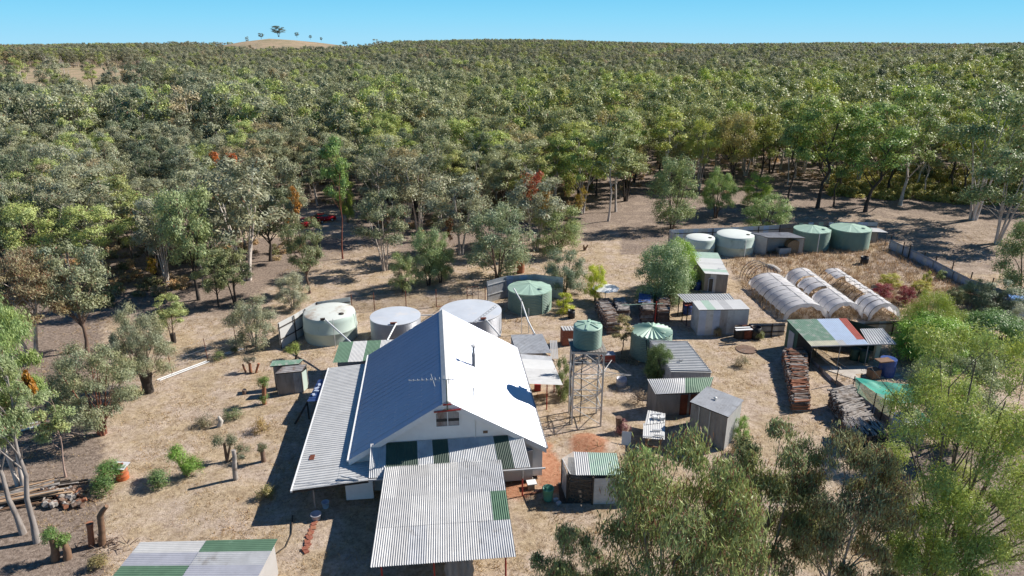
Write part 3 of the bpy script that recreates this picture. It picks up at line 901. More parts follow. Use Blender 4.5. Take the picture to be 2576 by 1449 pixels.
def far_sheds():
    # big shed with barrels
    c = P(5, 510, 1140); 
    r = [P(5, 518, 893, 3.1), P(5, 968, 886, 3.0), P(5, 880, 800, 3.05), P(5, 455, 812, 3.1)]
    r2 = quad(5, [(400, 825), (830, 802), (782, 748), (325, 752)], [2.95, 2.95, 2.85, 2.85])
    t, b = shed('barn', 'broad shed of weathered blue-grey iron with an ochre end panel, beside the barrels', 'shed', r, None, [M['roof_white'], M['green_pale'], M['galv_light2']], [M['steelblue'], M['galv'], M['galv_light'], M['olive'], M['galv_rust']], 'ab', .13, .016, 'sine', [(0, 1, [0, 1, 0, 2, 0, 0])], .9, inset=.1, wall_cycle=((0, 1, 0, 4, 1, 2, 2), (3,), (0,), (1,)))
    m = MB(); m.corr(r2[0], r2[1], r2[3], r2[2], .3, .036, 'trim'); m.build('back_roof', M['galv_light'], t, 'pale awning roof behind')
    for q in (r2[0], r2[3], lerp(r2[0], r2[3], .5)):
        m = MB(); m.box((q[0] + .3, q[1], 0), (.1, .1, q[2] - .05)); m.build('post', M['timber_dark'], t)
    m = MB(); q = P(5, 430, 840, 2.6); m.box(q, (1.25, 1.3, .05), .05); m.build('red_sheet', M['red'], t)
    # narrow shed
    r = quad(5, [(570, 572), (782, 585), (682, 392), (425, 380)], [2.75, 2.6, 2.7, 2.8])
    t, b = shed('narrow_shed', 'narrow grey board shed with a mint and white roof beside the big round bushes', 'shed', r, None, [M['green_pale'], M['roof_white'], M['galv_light']], [M['ash'], M['galv_light2'], M['galv_rust']], 'fb', .3, .012, 'trim', [(0, 1, [1, 0, 1, 1, 2, 1, 1, 0, 0, 0])], 1.0, inset=.2, wall_cycle=((0, 1, 0), (0,), (0,), (0,)))
    m = MB(); p = lerp(b[0], b[1], .18); q = lerp(b[0], b[1], .38); m.bar((p[0], p[1] - .05, 1.05), (q[0], q[1] - .05, 1.05), .04, 1.9); d = m.build('door', M['shed_dark'], t)
    m = MB()
    for s in (p, q): m.bar((s[0], s[1] - .08, .1), (s[0], s[1] - .08, 2.05), .07)
    m.bar((p[0], p[1] - .08, 2.03), (q[0], q[1] - .08, 2.03), .07); m.build('door_frame', M['steelblue'], d)
    m = MB(); q = P(5, 755, 520, 2.75); m.tube([q, q + (0, 0, .8)], .03); m.tube([q + (-.6, -.3, .5), q + (.6, .2, .75)], .025); m.tube([q + (-.3, .3, .45), q + (-.3, -.3, .75)], .02); m.build('aerial', M['black'], t)
    # open-fronted shed in the tank row
    r = quad(5, [(1118, 258), (1450, 262), (1300, 212), (970, 218)], [2.85, 2.7, 3.0, 3.1])
    t, b = shed('open_shed', 'open-fronted white-walled shed holding a hay bale, between the two pairs of tanks', 'shed', r, None, [M['galv_dark'], M['steelgrey']], [M['galv_light2'], M['galv']], 'ab', .14, .016, 'sine', None, .9, inset=.1, open_sides=('front',))
    m = MB(); p = lerp(b[0], b[1], .80); p = p + (0, .6, 0)
    cyl = [p * (1, 1, 0) + (0, 0, 1.1), p * (1, 1, 0) + (0, 1.3, 1.1)]
    m.tube(cyl, 1.05, 20)
    solo(m, 'hay_bale', M['hay'], 'round brown hay bale on end inside the open-fronted shed', 'hay bale')
    p = lerp(b[0], b[1], .5); m = MB(); m.box(p * (1, 1, 0) + (.2, .9, 0), (1.9, 1.0, .95), .15)
    m.box(p * (1, 1, 0) + (.2, .9, .951), (1.7, .8, .03), .15, 1)
    solo(m, 'storage_bin', [M['galv_light2'], M['shed_dark']], 'pale metal bin on the floor of the open-fronted shed', 'bin')
    # small shelter at the row's end
    r = quad(5, [(1985, 205), (2175, 215), (2095, 178), (1950, 168)], [2.25, 2.15, 2.4, 2.5])
    shed('small_shelter', 'small open white-roofed shelter at the end of the tank row', 'shelter', r, None, [M['galv_light']], [M['wallgrey']], 'ab', .2, .015, 'sine', None, .9, inset=.08, open_sides=('front', 'right'))
    # striped roof shed
    z0, z1 = 2.35, 3.0
    fl, fr = P(6, 660, 462, z0), P(6, 1405, 440, z0)
    mid = P(6, 1165, 447, z0)
    bl, bm = P(6, 443, 232, z1), P(6, 968, 218, z1)
    t = thing('striped_shed', 'long open shed with a roof of green, blue, red and cream sheets', 'shed', lerp(fl, bm, .5) * (1, 1, 0))
    b = MB()
    b.corr(fl, mid, bl, bm, .19, .034, 'sine', [(.0, .19, [4, 4, 4, 4, 5, 1, 1, 1, 4, 4]), (.18, 1, [0, 0, 0, 0, 1, 1, 1, 2, 2, 3])], .8)
    b.build('roof', [M['green_worn'], M['blue_white'], M['red'], M['cream'], M['cream'], M['galv_light']], t)
    b = MB(); br = P(6, 1285, 305, 2.75); bm2 = P(6, 1085, 310, 2.75)
    b.corr(mid + (.02, 0, .0), fr, bm2 + (.02, 0, 0), br, .26, .034, 'trim'); b.build('side_roof', M['galv_light'], t, 'cream annexe roof')
    bb = [lerp(fl, mid, .02), lerp(mid, fl, .02), bm, bl]
    m = MB(); ribbed_wall(m, bl + (.15, 0, 0), bm, -.03, z1 - .08, z1 - .08); ribbed_wall(m, bm, br, -.03, z1 - .1, 2.6); m.build('wall', M['green_dark'], t)
    w0 = bl + (.15, 0, 0); w1 = lerp(bl, fl, .45) + (.15, 0, 0)
    m = MB(); ribbed_wall(m, w0, w1, -.03, z1 - .08, 2.62); m.build('wall', M['green_shed'], t)
    m = MB(); ribbed_wall(m, w1, fl + (.15, 0, 0), -.03, 2.62, z0 - .08); m.build('wall', M['timber_dark'], t)
    m = MB(); p = lerp(w0, w1, .3); q = lerp(w0, w1, .75)
    m.bar((p[0] - .06, p[1], 1.1), (q[0] - .06, q[1], 1.1), .05, 2.1); m.build('door', M['steelgrey'], t)
    for f in (.02, .35, .68):
        q = lerp(fl, fr, f); m = MB(); m.tube([(q[0], q[1] + .1, 0), (q[0], q[1] + .1, q[2] - .03)], .045, 6); m.build('post', M['galv_dark'], t)
    m = MB(); m.bar(fl - (0, 0, .05), fr - (0, 0, .05), .1, .1); m.build('gutter', M['galv_dark'], t)
    m = MB(); q = lerp(fr, br, .25) * (1, 1, 0) + (-1.2, .3, 0); m.box(q, (.55, .3, 2.1), .2); m.build('end_wall', M['cream'], t)
    # slab
    m = MB(); pts = [P(6, 690, 640), P(6, 1230, 640), P(6, 1450, 720), P(6, 1050, 760)]
    m.hexa([(p[0], p[1], -.1) for p in pts], [(p[0], p[1], .05) for p in pts])
    o = solo(m, 'yard_slab', M['concrete'], 'pale concrete slab before the striped shed', 'slab')
    for i, (x, y) in enumerate(((1030, 580), (1115, 600))):
        m = MB(); q = P(6, x, y); m.lathe(q, [(.42, 0), (.45, .05), (.45, 1.2), (.40, 1.25)], 20, 0, True, True)
        solo(m, 'green_drum', M['green_dark'], ['dark green drum at the back of the striped shed, nearer its door', 'dark green drum at the back of the striped shed, nearer the blue barrel'][i], 'drum', 'green drums in the striped shed')
M['blue_white'] = mat('sky_blue_iron', (.50, .60, .74), .45, .05, .08, 1.5)
M['green_shed'] = mat('mid_green_wall', (.07, .14, .10), .6, 0, .12, 1.5)
far_sheds()
# ------------------------------------------------------------------ tanks
def tank_place(k, xl, xr, yr, h):
    """centre and radius from the near rim of the tank's top"""
    c = P(k, (xl + xr) / 2, yr, h)
    d = ray(k, (xl + xr) / 2, yr)
    t = (h - CAM_H) / d[2]
    w = (xr - xl) / TILE[k][2] * .67083
    r = w * t / 2
    for _ in range(3):
        d2 = ray(k, (xl + xr) / 2, yr); r = w / 2 * (t * (1 + r / (t * np.linalg.norm(d2[:2])) ))/1.0
        r = min(r, w * t * .56)
    u = d[:2] / np.linalg.norm(d[:2])
    return V3(c[0] + u[0] * r, c[1] + u[1] * r), r

def tank(name, label, c, r, h, style, group='water tanks'):
    c = V3(c[0], c[1], gz(c[0], c[1]))
    t = thing(name, label, 'water tank', c, group)
    b = MB()
    if style == 'pale':
        prof = [(r * .975, -.05), (r * .99, h * .2), (r, h * .42), (r + .05, h * .44), (r + .05, h * .47), (r, h * .49), (r * .985, h * .85), (r * .955, h * .97), (r * .93, h)]
        b.lathe(c, prof, 56)
        b.build('body', M['poly_pale'], t)
        m = MB(); m.lathe(c, [(r * .945, h - .02), (r * .90, h + .05), (r * .5, h + .14), (.02, h + .18)], 56, 0, True)
        lid = m.build('lid', M['stained_top'] if 'stained' in label else M['pale_top'], t)
        m = MB(); q = c + (r * .55, -r * .35, h + .10); m.lathe(q, [(.28, 0), (.28, .07), (.02, .09)], 18); m.build('hatch', M['timber_dark'], lid)
    elif style == 'zinc':
        n = int(h / .12); prof = []
        for i in range(n * 4 + 1):
            prof.append((r + .032 * math.sin(i * math.pi / 2), -.05 + (h + .05) * i / (n * 4)))
        b.lathe(c, prof, 64); b.build('body', M['zinc_tank'], t)
        m = MB(); m.lathe(c, [(r + .04, h - .05), (r + .04, h + .02), (r * .98, h + .03), (r * .5, h + .08), (.02, h + .11)], 64, 0, False); m.build('lid', M['zinc_top'], t)
    else:
        n = max(8, int(h / .19)); prof = []
        for i in range(n):
            z0 = h * i / n; dz = h / n
            prof += [(r - .05, z0), (r + .02, z0 + dz * .22), (r + .04, z0 + dz * .5), (r + .02, z0 + dz * .78), (r - .05, z0 + dz * .98)]
        prof.append((r - .02, h))
        b.lathe(c, prof, 64); b.build('body', M['poly_green'], t)
        m = MB()
        N = 24 if style == 'pleat' else 10
        S = 6
        vs = []; fs = []
        rise = {'cone': .55, 'pleat': .5, 'low': .3}[style]
        amp = {'cone': .05, 'pleat': .17, 'low': .04}[style]
        seg = N * S
        rr = [r * 1.02, r * .75, r * .45, r * .12, .03]
        for j, q in enumerate(rr):
            f = 1 - q / (r * 1.02)
            for i in range(seg):
                a = 2 * math.pi * i / seg
                ph = (i % S) / S
                if style == 'pleat': w = abs(2 * ph - 1)
                else: w = 1.0 if .38 < ph < .68 else 0.0
                vs.append((c[0] + q * math.cos(a), c[1] + q * math.sin(a), c[2] + h - .03 + rise * f + amp * w * (1 - f * .75)))
        for j in range(len(rr) - 1):
            for i in range(seg):
                k = (i + 1) % seg
                fs.append((j * seg + i, j * seg + k, (j + 1) * seg + k, (j + 1) * seg + i))
        m.add(vs, fs)
        m.lathe(c, [(r * 1.02, h - .12), (r * 1.02, h + .02)], seg)
        lid = m.build('lid', M['poly_roof'], t)
        m = MB(); q = c + (r * .45, -r * .42, h + rise * .40); m.lathe(q, [(.30, -.1), (.30, .08), (.24, .11), (.02, .12)], 18); m.build('hatch', M['poly_green'], lid)
    return t, c

def tanks():
    def pipe_from(t, pts, rad=.06, name='inlet_pipe', m='pipe'):
        b = MB(); b.tube(pts, rad, 8); return b.build(name, M[m], t)
    c, r = tank_place(1, 560, 1018, 240, 3.0)
    t, c = tank('water_tank', 'big pale green tank with a brown-stained lid, inside the curved white iron screen', c, r, 3.0, 'pale')
    top = P(1, 745, 228, 3.12)
    pipe_from(t, [top, H(-9.2, 21.2, 2.55)], .085)
    b = MB(); b.box(top - (.25, 0, .05), (.5, .3, .16), .3); b.build('strainer', M['timber_dark'], t)
    b = MB(); b.tube([P(1, 1012, 165, 3.0) , P(1, 1012, 165, 3.0) * (1, 1, 0)], .04); b.build('overflow_pipe', M['pipe'], t)
    c, r = tank_place(1, 1150, 1582, 275, 2.75)
    t, c = tank('water_tank', 'smaller zinc tank, left of the gable, with a white inlet pipe', c, r, 2.75, 'zinc')
    top = P(1, 1370, 262, 2.85); pipe_from(t, [top, H(-5.6, 21.2, 2.6)], .085)
    b = MB(); b.box(top - (.3, 0, .05), (.7, .25, .14), .1); b.build('strainer', M['rust'], t)
    c, r = tank_place(1, 1755, 2290, 253, 2.75)
    t, c = tank('water_tank', 'widest zinc tank, behind the ridge, with a ladder lying on its lid', c, r, 2.75, 'zinc')
    top = P(1, 2150, 225, 2.9); pipe_from(t, [top, P(1, 2280, 372, 2.7)], .085)
    b = MB(); b.box(top - (.2, 0, .02), (.6, .3, .16), .2); b.build('strainer', M['rust'], t)
    b = MB(); b.tube([P(1, 2287, 165, 2.7), P(1, 2287, 165, 0)], .05); b.build('overflow_pipe', M['pipe'], t)
    b = MB()
    for o in (0, .35):
        b.tube([P(1, 2045, 250, 2.95) + (o * .7, -o * .7, 0), P(1, 2240, 100, 2.95) + (o * .7, -o * .7, 0)], .03)
    for f in np.linspace(.05, .95, 9):
        q = lerp(P(1, 2045, 250, 2.95), P(1, 2240, 100, 2.95), f); b.tube([q, q + (.25, -.25, 0)], .02)
    solo(b, 'ladder', M['galv_dark'], 'dark ladder lying across the lid of the widest zinc tank', 'ladder')
    b = MB(); b.tube([P(1, 1585, 192, 2.5), P(1, 1760, 190, 2.5)], .06); solo(b, 'link_pipe', M['pipe'], 'white pipe bridging the two zinc tanks', 'pipe')
    c, r = tank_place(21, 270, 686, 322, 2.65)
    t, c = tank('water_tank', 'ribbed green tank with long white inlet pipe, inside the angled iron screen', c, r, 2.65, 'cone')
    top = P(21, 325, 262, 2.95)
    pipe_from(t, [top, P(21, 400, 390, 2.75), P(21, 460, 570, 2.6), P(21, 525, 697, 2.65)], .09)
    q = c + (r * .55, -r * .86, 0); pipe_from(t, [q, q + (0, 0, 2.7)], .06, 'down_pipe', 'poly_roof')
    c, r = tank_place(3, 1092, 1442, 405, 2.75)
    t, c = tank('water_tank', 'green tank with a sharply pleated fan lid beside the long pale shed', c, r, 2.75, 'pleat')
    pipe_from(t, [P(3, 1220, 395, 2.7) - (0, .1, 0), P(3, 1225, 480, 2.0) - (0, .2, 0), P(3, 1240, 570, .9) - (0, .1, 0)], .04, 'hose', 'black')
    for k, xl, xr, yr, h, st, lab in ((5, 397, 656, 290, 2.4, 'pale', 'smallest pale tank in the back row, at its end near the narrow shed'),
                                      (5, 664, 998, 268, 2.9, 'pale', 'larger pale tank in the back row, against the open-fronted shed'),
                                      (5, 1354, 1656, 222, 3.0, 'cone', 'green tank with a white downpipe, beside the open-fronted shed'),
                                      (5, 1674, 2006, 212, 3.05, 'cone', 'largest green ribbed tank, last in the back row before the small shelter')):
        c, r = tank_place(k, xl, xr, yr, h)
        t, c = tank('water_tank', lab, c, r, h, st)
        if 'downpipe' in lab: q = c + (0, -r - .06, 0); pipe_from(t, [q, q + (0, 0, 3.0)], .07, 'down_pipe')
        if 'larger pale' in lab: q = c + (r * .25, -r * 1.0, 0); pipe_from(t, [q, q + (0, 0, 2.7)], .06, 'down_pipe')
tanks()

def water_tower():
    p = [P(3, 570, 1150), P(3, 822, 1160), P(3, 785, 1050), P(3, 545, 1040)]
    c = sum(p) / 4
    t = thing('tank_stand', 'tall galvanised steel tank stand with crossed braces beside the house', 'tank stand', c)
    zt = 6.75
    top = [q + (0, 0, zt) for q in p]
    for a, b_ in zip(p, top):
        m = MB(); m.bar(a - (0, 0, .1), b_, .13, .13); m.build('leg', M['tower'], t)
    m = MB()
    for i in range(4):
        j = (i + 1) % 4
        for f in (.25, .5, .72): m.bar(lerp(p[i], top[i], f), lerp(p[j], top[j], f), .06)
    m.build('girts', M['tower'], t)
    m = MB()
    for i in range(4):
        j = (i + 1) % 4
        for f0, f1 in ((.02, .25), (.25, .5), (.5, .72), (.72, .98)):
            m.bar(lerp(p[i], top[i], f1), lerp(p[j], top[j], f0), .05)
            if i % 2 == 0 and f0 in (.25, .72): m.bar(lerp(p[i], top[i], f0), lerp(p[j], top[j], f1), .045)
    m.build('braces', M['tower'], t)
    m = MB()
    e = [c + (q - c) * 1.14 for q in p]
    m.hexa([(q[0], q[1], zt) for q in e], [(q[0], q[1], zt + .2) for q in e]); m.build('platform_frame', M['tower'], t)
    m = MB(); n = 12
    for i in range(n):
        f0, f1 = i / n + .006, (i + 1) / n - .006
        e2 = [c + (q - c) * 1.2 for q in p]
        a, b_, d, g = lerp(e2[0], e2[1], f0), lerp(e2[0], e2[1], f1), lerp(e2[3], e2[2], f1), lerp(e2[3], e2[2], f0)
        m.hexa([(q[0], q[1], zt + .2) for q in (a, b_, d, g)], [(q[0], q[1], zt + .26) for q in (a, b_, d, g)])
    m.build('deck', M['plank'], t)
    # tank on top
    r = 1.17; h = 1.75; cc = V3(c[0], c[1] + .1, zt + .26)
    t2 = thing('header_tank', 'small ribbed green tank standing on the steel tank stand', 'water tank', cc)
    n = 13; prof = []
    for i in range(n):
        z0 = h * i / n; dz = h / n
        prof += [(r - .04, z0), (r + .025, z0 + dz * .3), (r + .025, z0 + dz * .7), (r - .04, z0 + dz)]
    b = MB(); b.lathe(cc, prof, 56); b.build('body', M['poly_green'], t2)
    b = MB(); b.lathe(cc, [(r + .02, h - .04), (r + .02, h + .03), (r * .9, h + .08), (r * .4, h + .2), (.02, h + .26)], 56)
    for i in range(6):
        a = i * math.pi / 3 + .3
        b.bar(cc + (r * .25 * math.cos(a), r * .25 * math.sin(a), h + .24), cc + (r * .95 * math.cos(a), r * .95 * math.sin(a), h + .09), .16, .12)
    lid = b.build('lid', M['poly_roof'], t2)
    b = MB(); b.lathe(cc + (.5, -.1, h + .12), [(.32, 0), (.32, .1), (.02, .13)], 20); b.build('hatch', M['poly_green'], lid)
    for o, nm in (((-.18, .0), 'black_hose'), ((.75, .6), 'black_hose')):
        q = p[0] + (o[0], o[1], 0)
        m = MB(); m.tube([q, q + (.05, 0, 2.2), q + (-.03, 0, 4.5), q + (.1, .05, zt + .2)], .045); solo(m, 'hose', M['black'], 'black hose running up the outside of the tank stand' if o[0] < 0 else 'black hose hanging inside the tank stand', 'hose')
water_tower()

# ------------------------------------------------------------------ iron screens and fences
def screen(name, label, tops, mats, cyc, zb=0.0, rails=((.35, 'out'), (.8, 'out')), pitch=.15, cat='iron screen', railm='timber_dark', posts=True, sheet=.85, hshift=-1):
    c = sum(np.array(q) for q in tops) / len(tops)
    t = thing(name, label, cat, (c[0], c[1], 0))
    for i in range(len(tops) - 1):
        p, q = np.array(tops[i]), np.array(tops[i + 1])
        m = MB()
        m.corr((p[0], p[1], gz(p[0], p[1]) + zb - .05), (q[0], q[1], gz(q[0], q[1]) + zb - .05), p, q, pitch, .018, 'sine', [(0, 1, cyc[i % len(cyc)])], sheet)
        m.build('panel', mats, t)
        d = (q - p)[:2]; d /= np.linalg.norm(d); n = V3(d[1], -d[0]) * .07 * -hshift
        for f, _ in rails:
            m = MB(); a = V3(p[0], p[1], p[2] * f) + n; b = V3(q[0], q[1], q[2] * f) + n
            m.bar(a, b, .07, .09); m.build('rail', M[railm], t)
        if posts:
            m = MB(); m.box((p[0] + n[0] * 1.6, p[1] + n[1] * 1.6, -.05), (.1, .1, p[2] + .02)); m.build('post', M[railm], t)
    return t

def screens():
    z = 2.95
    ts = [P(1, 328, 262, z), P(1, 463, 192, z), P(1, 560, 135, z), P(1, 668, 75, z), P(1, 966, 32, z)]
    screen('iron_screen', 'curved white corrugated screen wrapped behind the stained pale tank', ts, [M['galv_light'], M['roof_white']], [[1, 1], [1, 0], [0], [0]])
    z = 2.9
    ts = [P(21, 65, 190, z), P(21, 250, 140, z), P(21, 525, 122, z), P(21, 800, 155, z)]
    screen('iron_screen', 'angled grey corrugated screen behind the green tank with the long inlet pipe', ts, [M['galv'], M['galv_light2'], M['steelblue']], [[0, 1], [2, 0], [1, 0]], railm='galv')
    z = 2.5
    ts = [P(5, 395, 305, z), P(5, 255, 190, z), P(5, 640, 176, z), P(5, 1040, 158, z + .1), P(5, 1225, 146, z + .2), P(5, 1390, 130, z + .1), P(5, 1700, 124, z + .1), P(5, 2085, 124, z)]
    screen('iron_fence', 'long fence of mismatched blue and grey iron sheets behind the back row of tanks', ts, [M['steelblue'], M['galv'], M['galv_light'], M['ash'], M['blue_white'], M['green_pale']],
           [[1, 0], [1, 1, 0, 1, 1, 0], [0, 0, 1, 2, 0, 1], [2, 4, 2], [3, 3], [5, 3, 4, 3], [2, 4, 0, 2]], rails=((.72, 0),))
    bs = [P(27, 290, 245), P(27, 450, 318), P(27, 640, 412), P(27, 800, 495), P(27, 935, 562), P(27, 1110, 615), P(27, 1300, 680)]
    ts = [q + (0, 0, 1.5 - .06 * i) for i, q in enumerate(bs)]
    t = screen('iron_fence', 'low blue-grey iron fence running down the side of the dry paddock behind the tunnels', ts, [M['steelblue'], M['galv']], [[0, 0, 1], [0, 1, 0]], pitch=.4, rails=((.9, 0),), railm='galv_dark')
    for (x, y, h) in ((390, 300, 2.2), (440, 320, 2.1), (650, 410, 2.0), (780, 480, 2.4), (930, 560, 2.2), (1100, 610, 2.2), (560, 370, 1.9), (290, 235, 2.0)):
        q = P(27, x, y); m = MB(); m.bar(q - (0, 0, .05), q + (.12, .1, h), .11); m.build('post', M['timber_dark'], t)
    ts = [P(5, 955, 1012, 1.5), P(5, 1160, 1010, 1.5), P(5, 1275, 1005, 1.5)]
    screen('gate_fence', 'short grey iron fence with a gate between the barn and the striped shed', ts, [M['galv_dark'], M['galv']], [[0], [1, 0]], rails=((.3, 0), (.8, 0)))
    ts = [P(5, 1850, 1000, 1.6), P(5, 2225, 988, 1.6), P(5, 2480, 980, 1.6)]
    screen('iron_fence', 'dull grey iron fence behind the striped shed, below the plastic tunnels', ts, [M['galv_dark'], M['steelblue']], [[0, 1, 0], [0]], rails=((.8, 0),))
    # garden fence along the long wood stacks
    ps = [P(6, 620, 560), P(6, 870, 800), P(6, 1050, 930), P(6, 1265, 1110), P(6, 1400, 1190)]
    t = thing('garden_fence', 'sagging netting fence with low iron sheets, between the long wood stacks and the shade cloth', 'fence', ps[2])
    for i, q in enumerate(ps):
        m = MB(); m.tube([q - (0, 0, .05), q + (.05, 0, 2.3 if i in (1, 3) else 1.5)], .05, 6); m.build('post', M['timber_dark'], t)
    for i in range(4):
        p, q = ps[i], ps[i + 1]
        m = MB(); h = (.35, .55, .75, .75)[i]
        m.corr(p - (0, 0, .05), q - (0, 0, .05), p + (0, 0, h), q + (0, 0, h), .2, .015, 'sine', [(0, 1, [0, 1, 2])], .9); m.build('panel', [M['plank'], M['galv_light2'], M['steelblue']], t)
        m = MB(); m.tube([p + (0, 0, 1.45), lerp(p, q, .5) + (0, 0, 1.3), q + (0, 0, 1.45)], .012, 4); m.build('wire', M['galv_dark'], t)
    m = MB(); p = P(6, 700, 470, 1.9); q = P(6, 990, 665, .05); r = P(6, 680, 540, 0)
    m.add([p, q, r], [(0, 1, 2)]); m.build('netting', M['mesh'], t)
    m = MB(); m.tube([p, q], .03, 5); m.tube([p, P(6, 705, 560, 0)], .04, 5); m.build('brace', M['plank'], t)
    # wire fence on the left with the pipe lying along it
    t = thing('wire_fence', 'thin wire fence on rusty steel pickets across the open ground by the left woodland', 'fence', P(8, 1765, 1025))
    ps = [P(8, 390, 1420), P(8, 900, 1300), P(8, 1465, 1140), P(8, 1765, 1025), P(8, 2015, 915), P(8, 2255, 830)]
    for q in ps:
        m = MB(); m.tube([q - (0, 0, .05), q + (-.08, 0, 2.5)], .035, 5); m.build('picket', M['rust'], t)
    for z in (.7, 1.4, 2.3):
        m = MB(); m.tube([q + (0, 0, z) for q in ps], .008, 4, 0, False); m.build('wire', M['galv_dark'], t)
    for i, (a, b, l) in enumerate((((1335, 1195), (1755, 1035), 'long white pipe lying on the ground along the wire fence'), ((1905, 972), (2050, 925), 'short white pipe lying by the wire fence near the curved screen'))):
        m = MB(); m.tube([P(8, *a) + (0, 0, .1), P(8, *b) + (0, 0, .1)], .07, 8); m.tube([P(8, *a) + (.3, -.1, .08), P(8, *b) + (.3, -.1, .08)], .06, 8)
        solo(m, 'ground_pipe', M['pipe'], l, 'pipe', 'white pipes on the ground')
    m = MB(); m.tube([P(7, -200, 285, .1), P(7, 390, 115, .1)], .09, 8); m.tube([P(7, -200, 215, .1), P(7, 330, 100, .1)], .06, 8)
    solo(m, 'ground_pipe', M['pipe'], 'pair of white pipes lying on the ground behind the pale multi-stemmed gum', 'pipe', 'white pipes on the ground')
    # fence behind the zinc tanks
    t = thing('wire_fence', 'rusty picket fence with wire mesh behind the zinc tanks', 'fence', P(1, 1457, 125))
    ps = [P(1, 985, 165), P(1, 1180, 150), P(1, 1457, 128), P(1, 1722, 118), P(1, 1992, 105), P(1, 2150, 95)]
    for i, q in enumerate(ps):
        m = MB(); m.tube([q - (0, 0, .05), q + (0, 0, 2.3)], .05, 5); m.build('picket', M['rust'], t)
    for a, b in zip(ps[:-1], ps[1:]):
        m = MB(); m.add([a + (0, 0, .05), b + (0, 0, .05), b + (0, 0, 1.9), a + (0, 0, 1.9)], [(0, 1, 2, 3)]); m.build('mesh_panel', M['mesh'], t)
    m = MB(); m.bar(P(1, 1790, 110), P(1, 1722, 118, 2.0), .06); m.bar(P(1, 1890, 80, .1), P(1, 1975, 105, 2.2), .05); m.build('stay', M['rust'], t)
    g = MB(); a, b = P(1, 1992, 105), P(1, 2090, 98)
    for z in (.2, 1.3, 2.4): g.bar(a + (0, 0, z), b + (0, 0, z), .05)
    for f in (0, .5, 1): g.bar(lerp(a, b, f), lerp(a, b, f) + (0, 0, 2.5), .05)
    solo(g, 'pipe_gate', M['rust'], 'rusty pipe gate standing behind the widest zinc tank', 'gate')
    # netting poles along the tank and house
    for k, x, y, h, l in ((21, 397, 695, 4.2, 'tall thin pole between the ribbed green tank and the lean-to roof'), (21, 466, 690, 3.0, 'shorter thin pole between the ribbed green tank and the lean-to roof'), (1, 838, 480, 3.4, 'thin pole in front of the stained pale tank')):
        q = P(k, x, y); m = MB(); m.tube([q, q + (0, 0, h)], .035, 6); solo(m, 'pole', M['galv'], l, 'pole', 'thin poles by the tanks')
screens()

